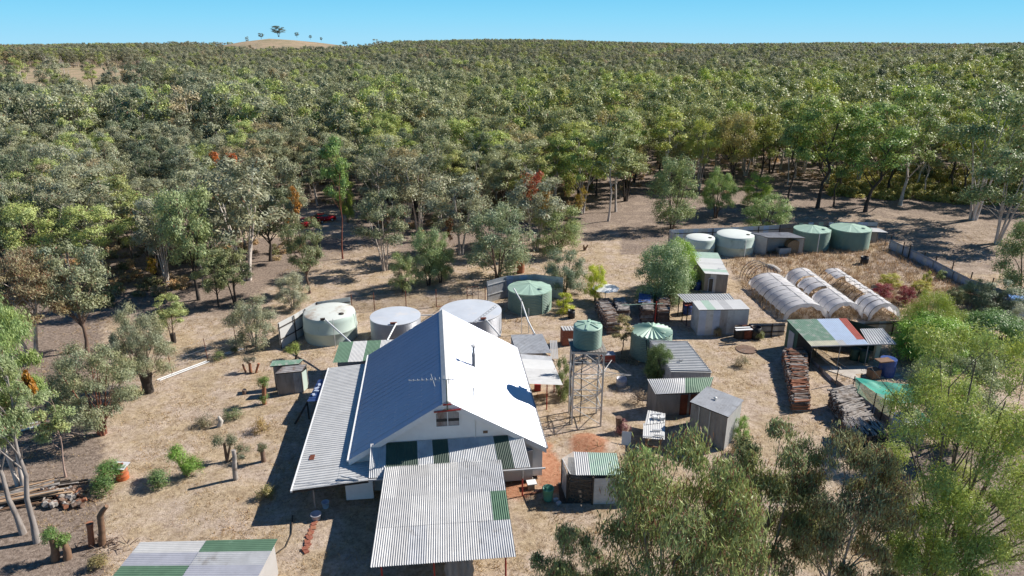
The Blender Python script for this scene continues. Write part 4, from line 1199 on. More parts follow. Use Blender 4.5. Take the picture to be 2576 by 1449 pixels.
# ------------------------------------------------------------------ plastic tunnels
def tunnels():
    def arc(c, w, h, ax, s, n=16, a0=0., a1=1.):
        r = V3(-ax[1], ax[0]) * -1
        return [c + ax * s + r * (-w / 2 * math.cos(math.pi * (a0 + (a1 - a0) * i / n))) + V3(0, 0, h * math.sin(math.pi * (a0 + (a1 - a0) * i / n)) ** .85) for i in range(n + 1)]
    specs = [('fully covered white plastic tunnel, nearest the barn', P(5, 1255, 985), P(5, 1640, 972), P(5, 940, 700), 9, [(0, 1, .07, .94)], True),
             ('middle white plastic tunnel with torn gaps in its cover', V3(37.35, 75.0), V3(41.6, 74.9), P(5, 1255, 648), 9, [(0, .38, .10, .95), (.44, .72, .12, .93), (.76, 1, .04, .96)], True),
             ('white plastic tunnel with its side hoops bare, furthest from the barn', V3(41.95, 74.6), V3(45.8, 74.4), P(5, 1548, 648), 10, [(0, .27, .03, .97), (.27, .75, .52, .97), (.75, 1, .30, .97)], True)]
    rnd = random.Random(5)
    for lab, nl, nr, fl, nh, covers, end in specs:
        c = (nl + nr) / 2; w = np.linalg.norm((nr - nl)[:2]); ax = fl - nl; Ln = np.linalg.norm(ax); ax = ax / Ln
        h = 2.05
        t = thing('plastic_tunnel', lab, 'garden tunnel', c, 'plastic garden tunnels')
        for i in range(nh + 1):
            m = MB(); m.tube(arc(c, w, h, ax, Ln * i / nh), .035, 5); m.build('hoop', M['black'] if 'bare' in lab or i in (5,) else M['galv'], t)
        m = MB(); m.tube([c + V3(0, 0, h + .01), c + ax * Ln + V3(0, 0, h + .01)], .025, 5); m.build('ridge_rod', M['galv_dark'], t)
        for s0, s1, a0, a1 in covers:
            ns = max(4, int((s1 - s0) * nh * 4)); n = 26
            vs = []; fs = []
            for i in range(ns + 1):
                s = s0 + (s1 - s0) * i / ns
                ph = (s * nh) % 1.0
                sag = .045 * math.sin(math.pi * ph)
                base = arc(c, w * .985, h - .02, ax, Ln * s, n, a0 + .012 * rnd.uniform(-1, 1) * (2 if s1 - s0 < .9 else 1), a1 + .012 * rnd.uniform(-1, 1))
                cc = c + ax * (Ln * s)
                for j, q in enumerate(base):
                    d = q - cc - V3(0, 0, .6); d /= np.linalg.norm(d) + 1e-6
                    wr = .02 * math.sin(j * 1.3 + i * 2.1) + .03 * math.sin(i * .7 + j * .55 + s * 9)
                    vs.append(q - d * (sag + wr * .8) + (0, 0, .02))
            for i in range(ns):
                for j in range(n):
                    k = i * (n + 1) + j
                    fs.append((k, k + 1, k + n + 2, k + n + 1))
            m = MB(); m.add(vs, fs, 0, True); m.build('plastic_cover', M['plastic'], t)
        # rumpled end curtain, rolled part of the way up
        n = 22; vs = []; fs = []
        a = arc(c, w, h, ax, -.05, n)
        for j, q in enumerate(a):
            f = abs(j / n - .5) * 2
            zlow = max(.0, q[2] - (.35 + 1.1 * f ** 1.5 + .12 * math.sin(j * 1.9)))
            vs += [q, V3(q[0] + .06 * math.sin(j * 2.2), q[1] - .1 - .06 * math.sin(j * 1.4), zlow)]
        for j in range(n): fs.append((2 * j, 2 * j + 2, 2 * j + 3, 2 * j + 1))
        m = MB(); m.add(vs, fs, 0, True); m.build('end_curtain', M['plastic'], t)
    # bare hoops
    t = thing('bare_hoops', 'five bare black hoops beyond the fully covered tunnel', 'hoop frame', P(5, 1080, 640))
    for i in range(5):
        f = i / 4
        l = lerp(P(5, 872, 610), P(5, 962, 652), f); r = lerp(P(5, 1085, 560), P(5, 1208, 622), f)
        m = MB(); m.tube(arc((l + r) / 2, np.linalg.norm((r - l)[:2]), 2.1, np.array([-(r - l)[1], (r - l)[0], 0]) / np.linalg.norm((r - l)[:2]), 0), .04, 6); m.build('hoop', M['black'], t)
    # pale heap behind
    m = MB(); a = P(5, 1110, 500); b = P(5, 1240, 565); vs = []; fs = []
    for i in range(11):
        q = lerp(a, b, i / 10)
        for j in range(7):
            u = j / 6 * 2 - 1
            vs.append((q[0] + u * .55, q[1] + u * .5, .5 * (1 - u * u) * math.sin(math.pi * (i + .4) / 10.8) ** .5 + .04 * math.sin(i * 3 + j * 2) - .03))
    for i in range(10):
        for j in range(6):
            k = i * 7 + j; fs.append((k, k + 1, k + 8, k + 7))
    m.add(vs, fs, 0, True); solo(m, 'ash_heap', M['stone'], 'pale grey heap lying beside the five bare hoops', 'heap')
tunnels()

# ------------------------------------------------------------------ firewood
RND = random.Random(11)
def log_mesh(name, L, r, m, seed):
    rr = random.Random(seed)
    b = MB()
    pts = []; rad = []
    for i in range(5):
        f = i / 4 - .5
        pts.append((f * L, rr.uniform(-.05, .05) * L * .4, rr.uniform(-.03, .03) * L * .3)); rad.append(r * rr.uniform(.75, 1.15))
    b.tube(pts, rad, 6)
    me = bpy.data.meshes.new(name)
    me.from_pydata(b.v, [], b.f); me.materials.append(m)
    return me
LOGS = [log_mesh('log', 1.0, rr, M[m], i) for i, (rr, m) in enumerate(((.085, 'log_grey'), (.07, 'log_grey'), (.06, 'log_grey'), (.10, 'log_brown'), (.08, 'log_brown'), (.065, 'log_grey'), (.11, 'log_grey'), (.09, 'log_red')))]

def put_log(t, pos, ang, L, r, kinds):
    me = LOGS[RND.choice(kinds)]
    o = bpy.data.objects.new('log', me); COL.objects.link(o)
    o.parent = t
    o.location = [float(c) for c in (np.array(pos) - WL[t.name])]
    o.rotation_euler = (RND.uniform(0, 6.28), RND.uniform(-.06, .06), ang)
    o.scale = (L, r, r)
    return o

def wood_stack(label, near_l, near_r, far_l, far_r, h, n_top, kinds, group='firewood stacks', taper=1.0, lr=1.0, messy=.12, layers=6, hs=None):
    """logs lie across the stack, from its left edge to its right edge"""
    near_l, near_r, far_l, far_r = [np.array(q, float) for q in (near_l, near_r, far_l, far_r)]
    c = (near_l + near_r + far_l + far_r) / 4
    t = thing('firewood_stack', label, 'firewood', c, group)
    w = np.linalg.norm((near_r - near_l)[:2])
    hs = hs or (lambda f: h)
    # the body of the stack below its top course
    b = MB()
    Ln = np.linalg.norm((far_l - near_l)[:2])
    step = .17 * lr
    rows = int(Ln / step)
    for i in range(rows):
        f = (i + .5) / rows
        l, r = lerp(near_l, far_l, f), lerp(near_r, far_r, f)
        hh = hs(f)
        z = .09 * lr
        while z < hh - .08 * lr:
            jl, jr = RND.uniform(-.12, .1), RND.uniform(-.1, .12)
            d = r - l; d = d / np.linalg.norm(d)
            rad = RND.uniform(.065, .10) * lr
            m_ = RND.choice([0, 0, 1, 1, 2])
            b.tube([l + d * jl + V3(0, 0, z), lerp(l, r, .5) + V3(0, RND.uniform(-.05, .05), z + RND.uniform(-.03, .03)), r + d * jr + V3(0, 0, z)], [rad, rad * 1.1, rad * .9], 5, m_)
            z += .165 * lr
    o = b.build('lower_logs', [M['log_brown'], M['log_grey'], M['log_red'] if 7 in kinds else M['log_brown']], t); o['kind'] = 'stuff'
    ax = math.atan2((near_r - near_l)[1], (near_r - near_l)[0])
    for i in range(n_top):
        f = (i + RND.uniform(.2, .8)) / n_top
        l, r = lerp(near_l, far_l, f), lerp(near_r, far_r, f)
        q = lerp(l, r, RND.uniform(.42, .58)); 
        put_log(t, q + V3(0, 0, hs(f) + RND.uniform(-.03, .10)), ax + RND.gauss(0, messy), w * RND.uniform(.75, 1.08), RND.uniform(.8, 1.3) * lr, kinds)
    return t

def firewood():
    wood_stack('longest firewood stack, red-brown split logs, running toward the striped shed door', P(6, 490, 1040), P(6, 635, 1040), P(6, 400, 590), P(6, 600, 600), 1.0, 80, [3, 4, 7, 0, 1, 3, 7], messy=.16, hs=lambda f: .95 + .55 * f)
    wood_stack('silver-grey stack of long poles beside the netting fence', P(6, 990, 1235), P(6, 1190, 1180), P(6, 800, 985), P(6, 985, 960), 1.6, 80, [0, 1, 2, 5, 5], messy=.14, hs=lambda f: .9 + .8 * f)
    l = P(6, 985, 1375); r = P(6, 1318, 1380)
    # upright billets: a square stack seen end-on
    t = thing('firewood_stack', 'dark square stack topped by a fringe of upright pale billets', 'firewood', lerp(l, r, .5), 'firewood stacks')
    b = MB(); fl, fr = l + (.3, 2.3, 0), r + (.1, 2.3, 0)
    rr = random.Random(3)
    for zi in range(9):
        for xi in range(26):
            f = (xi + rr.uniform(.2, .8)) / 26
            p = lerp(l, r, f); q = lerp(fl, fr, f); z = .08 + zi * .15
            b.tube([p + V3(0, rr.uniform(-.08, .08), z), q + V3(0, 0, z + .05)], [rr.uniform(.06, .09)] * 2, 5, 0 if rr.random() < .7 else 1)
    o = b.build('lower_logs', [M['log_end'], M['log_brown']], t); o['kind'] = 'stuff'
    for i in range(70):
        f = rr.random(); g = rr.random()
        p = lerp(lerp(l, r, f), lerp(fl, fr, f), .2 + .7 * g)
        put_log(t, p + V3(0, 0, 1.45 + .06 * rr.random()), math.pi / 2 + rr.gauss(0, .15), 1.3, .8, [0, 1, 2, 5])
    # stacks beyond the tower
    wood_stack('firewood stack nearest the brick burner, its near end crossed red-brown', P(22, 285, 650), P(22, 455, 640), P(22, 115, 300), P(22, 330, 290), 1.5, 60, [0, 1, 3, 4, 5], hs=lambda f: 1.4 + .2 * math.sin(f * 6))
    wood_stack('short pale firewood stack under the white umbrella', P(22, 430, 470), P(22, 590, 455), P(22, 365, 290), P(22, 515, 280), 1.4, 40, [0, 1, 2, 5])
    wood_stack('firewood stack with a dark blue sheet at its far end, by the red post', P(22, 760, 480), P(22, 925, 480), P(22, 725, 215), P(22, 890, 215), 1.6, 50, [0, 1, 2, 5, 3])
    m = MB(); a, b2, c, d = P(22, 722, 200, 1.75), P(22, 895, 200, 1.75), P(22, 885, 75, 1.75), P(22, 735, 75, 1.75)
    n = 10; vs = []; fs = []
    for i in range(n + 1):
        for j in range(n + 1):
            q = lerp(lerp(a, b2, i / n), lerp(d, c, i / n), j / n); vs.append(q + V3(0, 0, .07 * math.sin(j * 2.1 + i * .4)))
    for i in range(n):
        for j in range(n):
            k = i * (n + 1) + j; fs.append((k, k + n + 1, k + n + 2, k + 1))
    m.add(vs, fs, 0, True); solo(m, 'tarpaulin', M['blue_deep'], 'dark blue tarpaulin over the far end of a firewood stack', 'tarpaulin')
    wood_stack('brown firewood stack between the red post and the broad barn', P(22, 990, 500), P(22, 1140, 500), P(22, 960, 190), P(22, 1140, 190), 1.5, 50, [0, 1, 3, 4, 4])
    # scattered pile at the left
    t = thing('timber_pile', 'untidy pile of long planks and sawn rounds under the dark-barked gums', 'timber pile', P(7, 420, 740))
    rr = random.Random(8)
    b = MB()
    for i in range(46):
        f = i / 45
        x0 = -160 + rr.uniform(-60, 120); y0 = 740 + f * 150 + rr.uniform(-20, 20)
        x1 = rr.uniform(480, 860) - f * 420; y1 = 600 + f * 190 + rr.uniform(-25, 25)
        z = .12 + .4 * math.sin(math.pi * f) * rr.random()
        b.bar(P(7, x0, y0, z), P(7, x1, y1, z + rr.uniform(0, .12)), rr.uniform(.1, .2), rr.uniform(.05, .1), rr.choice([0, 0, 1, 2, 2, 3]))
    o = b.build('planks', [M['timber_new'], M['timber'], M['log_grey'], M['timber_dark']], t); o['kind'] = 'stuff'
    b = MB(); b.bar(P(7, 625, 705, .25), P(7, 855, 790, .04), .3, .06); b.build('plank', M['timber_new'], t)
    for i in range(58):
        q = P(7, rr.uniform(380, 730), rr.uniform(705, 860) - 0, 0)
        me = LOGS[rr.choice([3, 4, 4, 7, 6, 1])]
        o = bpy.data.objects.new('log', me); COL.objects.link(o); o.parent = t
        o.location = [float(c) for c in (q + V3(0, 0, rr.uniform(.08, .3)) - WL[t.name])]
        o.rotation_euler = (rr.uniform(0, 6), rr.uniform(-.3, .3), rr.uniform(0, 3.1)); s = rr.uniform(1.5, 2.4)
        o.scale = (rr.uniform(.35, .6), s, s)
firewood()

# ------------------------------------------------------------------ small yard things
def drum(name, label, q, r, h, m, cat='drum', group=None, ribs=True, open_top=True, lid=None):
    t = thing(name, label, cat, q, group)
    b = MB()
    prof = [(r, 0), (r, h * .3), (r + .02, h * .33), (r, h * .36), (r, h * .63), (r + .02, h * .66), (r, h * .69), (r, h)] if ribs else [(r * .8, 0), (r, h * .92), (r * 1.08, h * .93), (r * 1.08, h)]
    if open_top: prof += [(r * .94, h), (r * .92, h * .55), (.01, h * .55)]
    b.lathe(q, prof, 24, 0, True, not open_top)
    b.build('shell', m, t)
    if lid: lid(t)
    return t

def yard():
    q = P(7, 1078, 598)
    def lid(t):
        m = MB(); m.corr(q + (-.55, -.5, 1.22), q + (-.55, .5, 1.22), q + (.55, -.5, 1.16), q + (.55, .5, 1.16), .17, .02, 'sine', [(0, 1, [0, 1])], .085)
        l = m.build('striped_lid', [M['white'], M['steelgrey']], t)
        m = MB(); m.box(q + (-.05, .05, 1.22), (.5, .14, .12), .2); m.build('brick', M['brick'], l)
    drum('incinerator_drum', 'rusty orange drum with a striped iron lid beside two clipped shrubs', q, .44, 1.15, M['orange'], lid=lid)
    drum('plant_pot', 'tall open green tub on the dry grass before the wire aviary', P(4, 362, 778), .40, 1.0, M['pot'], 'tub', None, False)
    drum('black_bin', 'black drum bin with a pale rim beside the yellow-green shrub', P(21, 878, 540), .42, .95, M['black'], 'bin', lid=lambda t: None)
    for i, (x, m, l) in enumerate(((865, 'timber_dark', 'dark drum beside the barn wall, under loose white planks'), (930, 'rust', 'rusty drum in the middle of the three beside the barn'), (1005, 'black', 'black open drum at the fence end of the three beside the barn'))):
        drum('barrel', l, P(5, x, 1140), .58, 1.35, M[m], 'drum', 'drums beside the barn')
    m = MB(); a, b = P(5, 838, 1070, 1.5), P(5, 985, 1062, 1.5); m.bar(a, b, .35, .05); m.bar(a + (.1, .5, .05), b + (-.1, .45, .05), .25, .05); solo(m, 'loose_planks', M['white'], 'white planks laid across two drums beside the barn', 'planks')
    drum('barrel', 'blue drum in the shade of the red sheet at the end of the barn', P(5, 415, 925), .6, 1.35, M['drum_blue'])
    drum('barrel', 'big blue drum on the concrete by the striped shed', P(6, 1312, 712), .75, 1.75, M['drum_blue'], 'drum', None, True, False)
    m = MB(); q = P(6, 1300, 590, 1.78); m.box(q, (1.5, .9, .1), .2); m.box(q - (.9, .2, 1.7), (1.0, .8, .9), .3); solo(m, 'crate', M['timber'], 'brown wooden crate and board beside the big blue drum', 'crate')
    drum('barrel', 'blue drum with a red band before the narrow shed', P(5, 498, 712), .5, 1.15, M['drum_blue'])
    m = MB()
    for i in range(7): m.bar(P(5, 525 + i * 2, 722 + i * 4, .15), P(5, 632 - i * 2, 728 + i * 3, .18), .14, .1)
    solo(m, 'paling_heap', M['log_grey'], 'heap of grey palings on the ground before the narrow shed', 'palings')
    drum('barrel', 'small black drum with a white label in the dry paddock', P(5, 1962, 488), .55, 1.1, M['black'])
    # brick burner
    q = P(21, 845, 790)
    t = thing('brick_burner', 'square red-brick burner with a slatted lid behind the tank stand', 'burner', q)
    m = MB(); m.box(q, (1.5, 1.1, 1.75), .15); m.build('brickwork', M['brick'], t)
    m = MB()
    for i in range(5): m.box(q + (-.6 + i * .3, 0, 1.76 + .01 * (i % 2)), (.2, 1.2, .07), .15)
    m.build('lid', M['galv_light'], t)
    # umbrella
    q = P(22, 258, 195); m = MB(); m.tube([q, q + (0, 0, 2.2)], .03, 6)
    t = thing('garden_umbrella', 'white open garden umbrella beside the pale firewood stack', 'umbrella', q)
    m.build('pole', M['pipe'], t)
    m = MB(); vs = [q + (0, 0, 2.35)]; fs = []
    for i in range(16):
        a = i * math.pi / 8; rr = 1.75 if i % 2 == 0 else 1.6
        vs.append(q + (rr * math.cos(a), rr * math.sin(a), 1.85))
    fs = [(0, 1 + i, 1 + (i + 1) % 16) for i in range(16)]
    m.add(vs, fs, 0); m.build('canopy', M['white'], t)
    # red post with cross pole
    q = P(22, 945, 530); t = thing('red_post', 'red steel post with a long pole across it between the firewood stacks', 'post', q)
    m = MB(); m.bar(q, q + (.05, 0, 3.0), .16, .12); m.build('post', M['redpost'], t)
    m = MB(); m.tube([q + (-3.9, .2, 2.5), q + (.8, 0, 2.8)], .05, 6); m.build('cross_pole', M['poly_roof'], t)
    # red crate behind tower, clothes hoist
    q = P(3, 885, 590); m = MB(); m.box(q, (1.3, .9, .8), .1); m.box(q + (0, 0, .81), (1.35, .95, .05), .1, 1); solo(m, 'red_crate', [M['red'], M['steelgrey']], 'red box with a grey lid, behind the tank stand', 'box')
    q = P(3, 838, 870); t = thing('clothes_hoist', 'rotary clothes hoist with tilted arms beside the tank stand', 'clothes line', q)
    m = MB(); m.tube([q, q + (0, 0, 2.3)], .05, 8); m.build('mast', M['galv'], t)
    top = q + (0, 0, 2.2); ends = [P(3, 920, 585, 2.4), P(3, 1090, 718, 2.3), P(3, 690, 745, 2.3), top + (-1.4, 1.8, .2)]
    for e in ends:
        m = MB(); m.tube([top, e], .03, 6); m.tube([top + (0, 0, -.5), lerp(top, e, .5)], .02, 5); m.build('arm', M['galv_light'], t)
    m = MB()
    for f in (.5, .75, 1.0):
        pts = [lerp(top, e, f) for e in (ends[0], ends[1], ends[2], ends[3], ends[0])]
        m.tube(pts, .008, 4, 0, False)
    m.build('line', M['galv'], t)
    # pot half drum
    q = P(3, 1005, 805); drum('half_drum_planter', 'half drum planter with wilted plants left of the low shed', q, .5, .75, M['steelgrey'], 'planter')
    # aviary
    r = quad(4, [(605, 565), (1003, 565), (965, 372), (585, 360)], [2.3, 2.3, 2.45, 2.45])
    t = thing('aviary', 'small aviary with a half white, half pale green corrugated roof and wire front', 'aviary', lerp(r[0], r[2], .5) * (1, 1, 0))
    b = MB(); b.corr(r[0], r[1], r[3], r[2], .15, .034, 'sine', [(0, 1, [0, 1, 1])], 1.05); b.build('roof', [M['galv_light'], M['green_pale']], t)
    p0, p1 = P(4, 752, 825), P(4, 975, 820)
    b = MB(); z = 2.2
    b.corr((p0[0], p0[1], .0), (p0[0], p0[1], z), (p1[0], p1[1], .0), (p1[0], p1[1], z), .13, .02); b.build('wall', M['galv'], t, 'wall of horizontal corrugations')
    b = MB(); bk0, bk1 = p0 + (-1.6, 2.6, 0), p1 + (0.1, 2.6, 0)
    b.corr((bk0[0], bk0[1], 0), (bk1[0], bk1[1], 0), (bk0[0], bk0[1], 2.2), (bk1[0], bk1[1], 2.2), .14, .02)
    b.corr((p1[0], p1[1], 0), (bk1[0], bk1[1], 0), (p1[0], p1[1], 2.2), (bk1[0], bk1[1], 2.2), .14, .02); b.build('wall', M['galv_dark'], t)
    l0, l1 = P(4, 525, 800), P(4, 470, 640); l1 = P(4, 480, 665)
    for q in (l0, l1, p0 - (.03, 0, 0), P(4, 545, 770)):
        m = MB(); m.box((q[0], q[1], -.03), (.12, .12, 2.35)); m.build('post', M['timber_dark'], t)
    m = MB()
    for f in np.linspace(0, 1, 26):
        a = lerp(r[3], r[0], f) + (0, 0, .02); e = lerp(l1 + (0, 0, 2.4), l0 + (.2, 0, 2.35), f)
        m.tube([e, a], .016, 4)
    m.bar(l1 + (0, 0, 2.4), l0 + (.2, 0, 2.35), .06); m.build('wire_roof', M['galv_light'], t)
    m = MB()
    for i in range(11):
        for (a, e) in ((l0, l1),):
            f = i / 10; m.tube([lerp(a, e, f), lerp(a, e, f) + (0, 0, 2.3)], .018, 4)
    for z in np.linspace(.2, 2.2, 9): m.tube([l0 + (0, 0, z), l1 + (0, 0, z)], .016, 4)
    m.build('wire_side', M['galv'], t)
    m = MB(); m.add([l0 + (.1, .02, .02), p0 + (0, .02, .02), p0 + (0, .02, 2.2), l0 + (.1, .02, 2.2)], [(0, 1, 2, 3)]); m.build('wire_front', M['mesh'], t)
    m = MB()
    for i in range(5): m.bar(l0 + (.15, .3, .2 + i * .38), p0 + (0, .3, .2 + i * .38), .05, .16)
    m.build('perch_boards', M['timber_dark'], t)
    m = MB(); m.box(lerp(p0, p1, .5) + (-1.5, 1.3, .01), (3.4, 2.4, .05), 0.0); m.build('floor', M['timber_dark'], t)
    # lean-to kennel at its side
    a = P(4, 985, 810)
    t = thing('kennel', 'dark kennel with a worn green roof and blue panel, joined to the aviary side', 'kennel', a)
    m = MB(); m.box(a + (.75, .7, 0), (1.3, 1.5, 1.5)); m.build('box', M['shed_dark'], t)
    q0, q1, q2, q3 = P(26, 855, 455, 1.7), P(26, 985, 490, 1.5), P(26, 1020, 370, 1.6), P(26, 878, 330, 1.95)
    m = MB(); m.corr(q0, q1, q3, q2, .13, .02); m.build('roof', M['green_worn'], t)
    m = MB(); m.box(a + (.62, -.09, .55), (.75, .06, .8)); m.build('panel', M['blue_white'], t)
    # blocks and boards near the tub
    for i, (x, y) in enumerate(((430, 790), (455, 820))):
        m = MB(); m.box(P(4, x, y), (.32, .22, .2), .5); solo(m, 'paver', M['steelgrey'], ('grey paver beside the green tub', 'grey paver nearest the aviary corner post')[i], 'paver', 'pavers by the green tub')
    m = MB(); m.bar(P(4, 222, 728, .08), P(4, 320, 695, .12), .15, .08); solo(m, 'plank', M['log_red'], 'red-brown plank on the ground behind the green tub', 'plank')
    m = MB(); q = P(4, 212, 680); m.box(q, (.5, .5, .45), .1); m.box(q + (.05, .05, .451), (.7, .6, .06), .2, 1); solo(m, 'timber_block', [M['timber_new'], M['white']], 'tan timber block under a white slab at the house corner', 'block')
    m = MB(); m.bar(P(4, 1045, 305) + (0, 0, .0), P(4, 1045, 305) + (.1, .5, 1.0), .75, .06); solo(m, 'leaning_board', M['white'], 'white board leaning in the dry grass behind the aviary', 'board')
    # brick edging beside the carport
    rr = random.Random(2)
    for i in range(15):
        f = i / 14
        q = lerp(P(2, 648, 985), P(2, 570, 1240), f) + V3(rr.uniform(-.08, .08), 0, 0)
        m = MB(); m.box(q - (0, 0, .03), (rr.uniform(.22, .36), rr.uniform(.25, .4), rr.uniform(.1, .2)), rr.uniform(0, 1))
        solo(m, 'edging_rock', M['brick'] if i % 3 else M['log_red'], 'red rock in the garden edging left of the carport', 'rock', 'red rocks edging the bed left of the carport')
    m = MB(); m.tube([P(2, 460, 920, .05), P(2, 450, 1080, .05), P(2, 400, 1190, .05), P(2, 250, 1300, .05), P(2, 100, 1310, .05)], .045, 6); solo(m, 'hose', M['timber_dark'], 'dark hose curling across the ground to the patched shed roof', 'hose')
    for i, (x, y, r, m_) in enumerate(((752, 845, .22, 'blue_white'), (670, 950, .3, 'steelgrey'))):
        drum('bucket', ('pale blue bucket in the shade under the side verandah', 'grey tub on the bed edge left of the carport')[i], P(2, x, y), r * 1.2, .45, M[m_], 'bucket', None, False)
    # broken pallet right of lean-to
    m = MB(); q = P(3, 410, 590)
    for i in range(5): m.bar(q + (-.2 + i * .16, 0, .2), q + (-.2 + i * .16, 2.6, 1.1), .12, .05)
    solo(m, 'leaning_palings', M['galv_light2'], 'pale palings leaning against the end of the grey lean-to', 'palings')
    m = MB(); q = P(3, 270, 850); m.box(q, (.6, .5, .7)); solo(m, 'red_bin', M['redpost'], 'red bin under the flat pale awning', 'bin')
    m = MB(); q = P(3, 315, 905); m.box(q, (1.0, .5, .35), .1); solo(m, 'wooden_trough', M['timber_new'], 'pale wooden trough beside the red awning post', 'trough')
    m = MB(); q = P(5, 930, 1240); m.lathe(q, [(1.1, .01), (1.1, .06), (.02, .08)], 16, 0, False, False); solo(m, 'pit_cover', M['log_brown'], 'flat brown cover lying on the bare yard before the barn', 'cover')
    m = MB(); q = P(6, 1200, 1130); m.box(q, (.9, .6, .08), .3); solo(m, 'foam_slab', M['white'], 'white slab on the ground between the pole stack and the netting fence', 'slab')
    # blue tarp sheet at right edge
    a, b, c, d = P(27, 1240, 795, .1), P(27, 1480, 840, .1), P(27, 1480, 690, 2.2), P(27, 1290, 668, 2.2)
    m = MB(); vs = []; fs = []; n = 10
    for i in range(n + 1):
        for j in range(n + 1):
            q = lerp(lerp(a, b, i / n), lerp(d, c, i / n), j / n); vs.append(q + V3(0, .1 * math.sin(i * 1.3 + j), .05 * math.sin(j * 2 + i)))
    for i in range(n):
        for j in range(n):
            k = i * (n + 1) + j; fs.append((k, k + n + 1, k + n + 2, k + 1))
    m.add(vs, fs, 0, True)
    t = thing('tarp_shelter', 'blue and white tarpaulin shelter at the edge of the garden shrubs', 'shelter', lerp(a, c, .5) * (1, 1, 0)); m.build('tarpaulin', M['blue_white'], t)
    m = MB(); m.corr(d, c, d + (.8, 2.2, .1), c + (.8, 2.2, .1), .3, .02); m.build('roof', M['bluetarp'], t)
    for q in (d, c): m = MB(); m.tube([q * (1, 1, 0), q], .06); m.build('post', M['timber_dark'], t)
yard()

def cloth_shelter():
    t = thing('shade_shelter', 'sagging bright green shade cloth stretched over poles beside the long wood stacks', 'shade shelter', P(6, 1225, 900))
    def cloth(p, n, sag, wr, seed):
        rr = random.Random(seed); vs = []; fs = []
        a, b, c, d = p
        for i in range(n + 1):
            for j in range(n + 1):
                u, v = i / n, j / n
                q = lerp(lerp(a, b, u), lerp(d, c, u), v)
                vs.append(q + V3(0, 0, -sag * 4 * u * (1 - u) * (.3 + v * (1 - v) * 2.8) + wr * math.sin(u * 14 + v * 5 + seed) * (.5 + .5 * math.sin(v * 9 + seed))))
        for i in range(n):
            for j in range(n):
                k = i * (n + 1) + j; fs.append((k, k + n + 1, k + n + 2, k + 1))
        m = MB(); m.add(vs, fs, 0, True); return m
    z = 2.1
    A, B, C, D = P(24, 345, 368, 1.9), P(24, 640, 372, 2.2), P(24, 600, 300, 2.3), P(24, 197, 250, 2.3)
    E = P(24, 470, 285, 2.2)
    cloth([A, B, C, D], 18, .35, .07, 1).build('shade_cloth', M['shadecloth'], t)
    F, G = P(24, 460, 428, 1.9), P(24, 725, 425, 2.0)
    cloth([F, G, B, A], 14, .15, .03, 2).build('shade_cloth', M['shadecloth2'], t, 'thinner pale green cloth panel')
    m = MB(); a0, f0 = P(24, 345, 500, 0), P(24, 455, 560, 0)
    m.add([A - (0, 0, .02), F - (0, 0, .02), f0, a0], [(0, 1, 2, 3)]); m.build('side_netting', M['netting'], t)
    m = MB(); d0 = P(24, 205, 395, 0); m.add([D - (0, 0, .02), A - (0, 0, .02), a0, d0], [(0, 1, 2, 3)]); m.build('side_netting', M['netting'], t)
    for q in (A, B, C, D, F, G): m = MB(); m.tube([q * (1, 1, 0) - (0, 0, .05), q + (0, 0, .1)], .05, 6); m.build('pole', M['timber_dark'], t)
    for x, y, h in ((370, 555, 2.4), (205, 400, 2.6)): q = P(24, x, y); m = MB(); m.tube([q, q + (.1, 0, h)], .05, 6); m.build('pole', M['timber_dark'], t)
    # tattered remains near the kennel
    for i, (p, nm) in enumerate(((((600, 490), (705, 575), (740, 560), (640, 470)), 'torn green cloth draped over the hen house roof'), (((690, 470), (800, 540), (830, 500), (740, 450)), 'torn green cloth hanging in the trees behind the hen house'), (((760, 590), (850, 630), (860, 570), (800, 560)), 'torn green cloth lowest among the branches beside the hen house'))):
        c = [P(24, x, y, 2.0 - .25 * (i > 1) + .1 * j) for j, (x, y) in enumerate(p)]
        solo(cloth(c, 10, .3, .12, i + 4), 'cloth_scrap', M['shadecloth'], nm, 'cloth', 'torn green cloths')
    r = [P(6, 1525, 1165, 1.75), P(6, 1690, 1160, 1.75), P(6, 1545, 1022, 1.95), P(6, 1368, 1045, 1.95)]
    t, b = shed('hen_house', 'small hen house with a ribbed cream roof below the green shade cloth', 'hen house', r, None, [M['galv_light']], [M['ash'], M['galv_light2'], M['steelblue']], 'ab', .2, .02, 'trim', None, .8, inset=.1, wall_cycle=((0, 1), (0,), (0,), (2, 1, 2)))
M['shadecloth2'] = sheer('thin_green_cloth', (.16, .50, .42), .22, .3)
cloth_shelter()

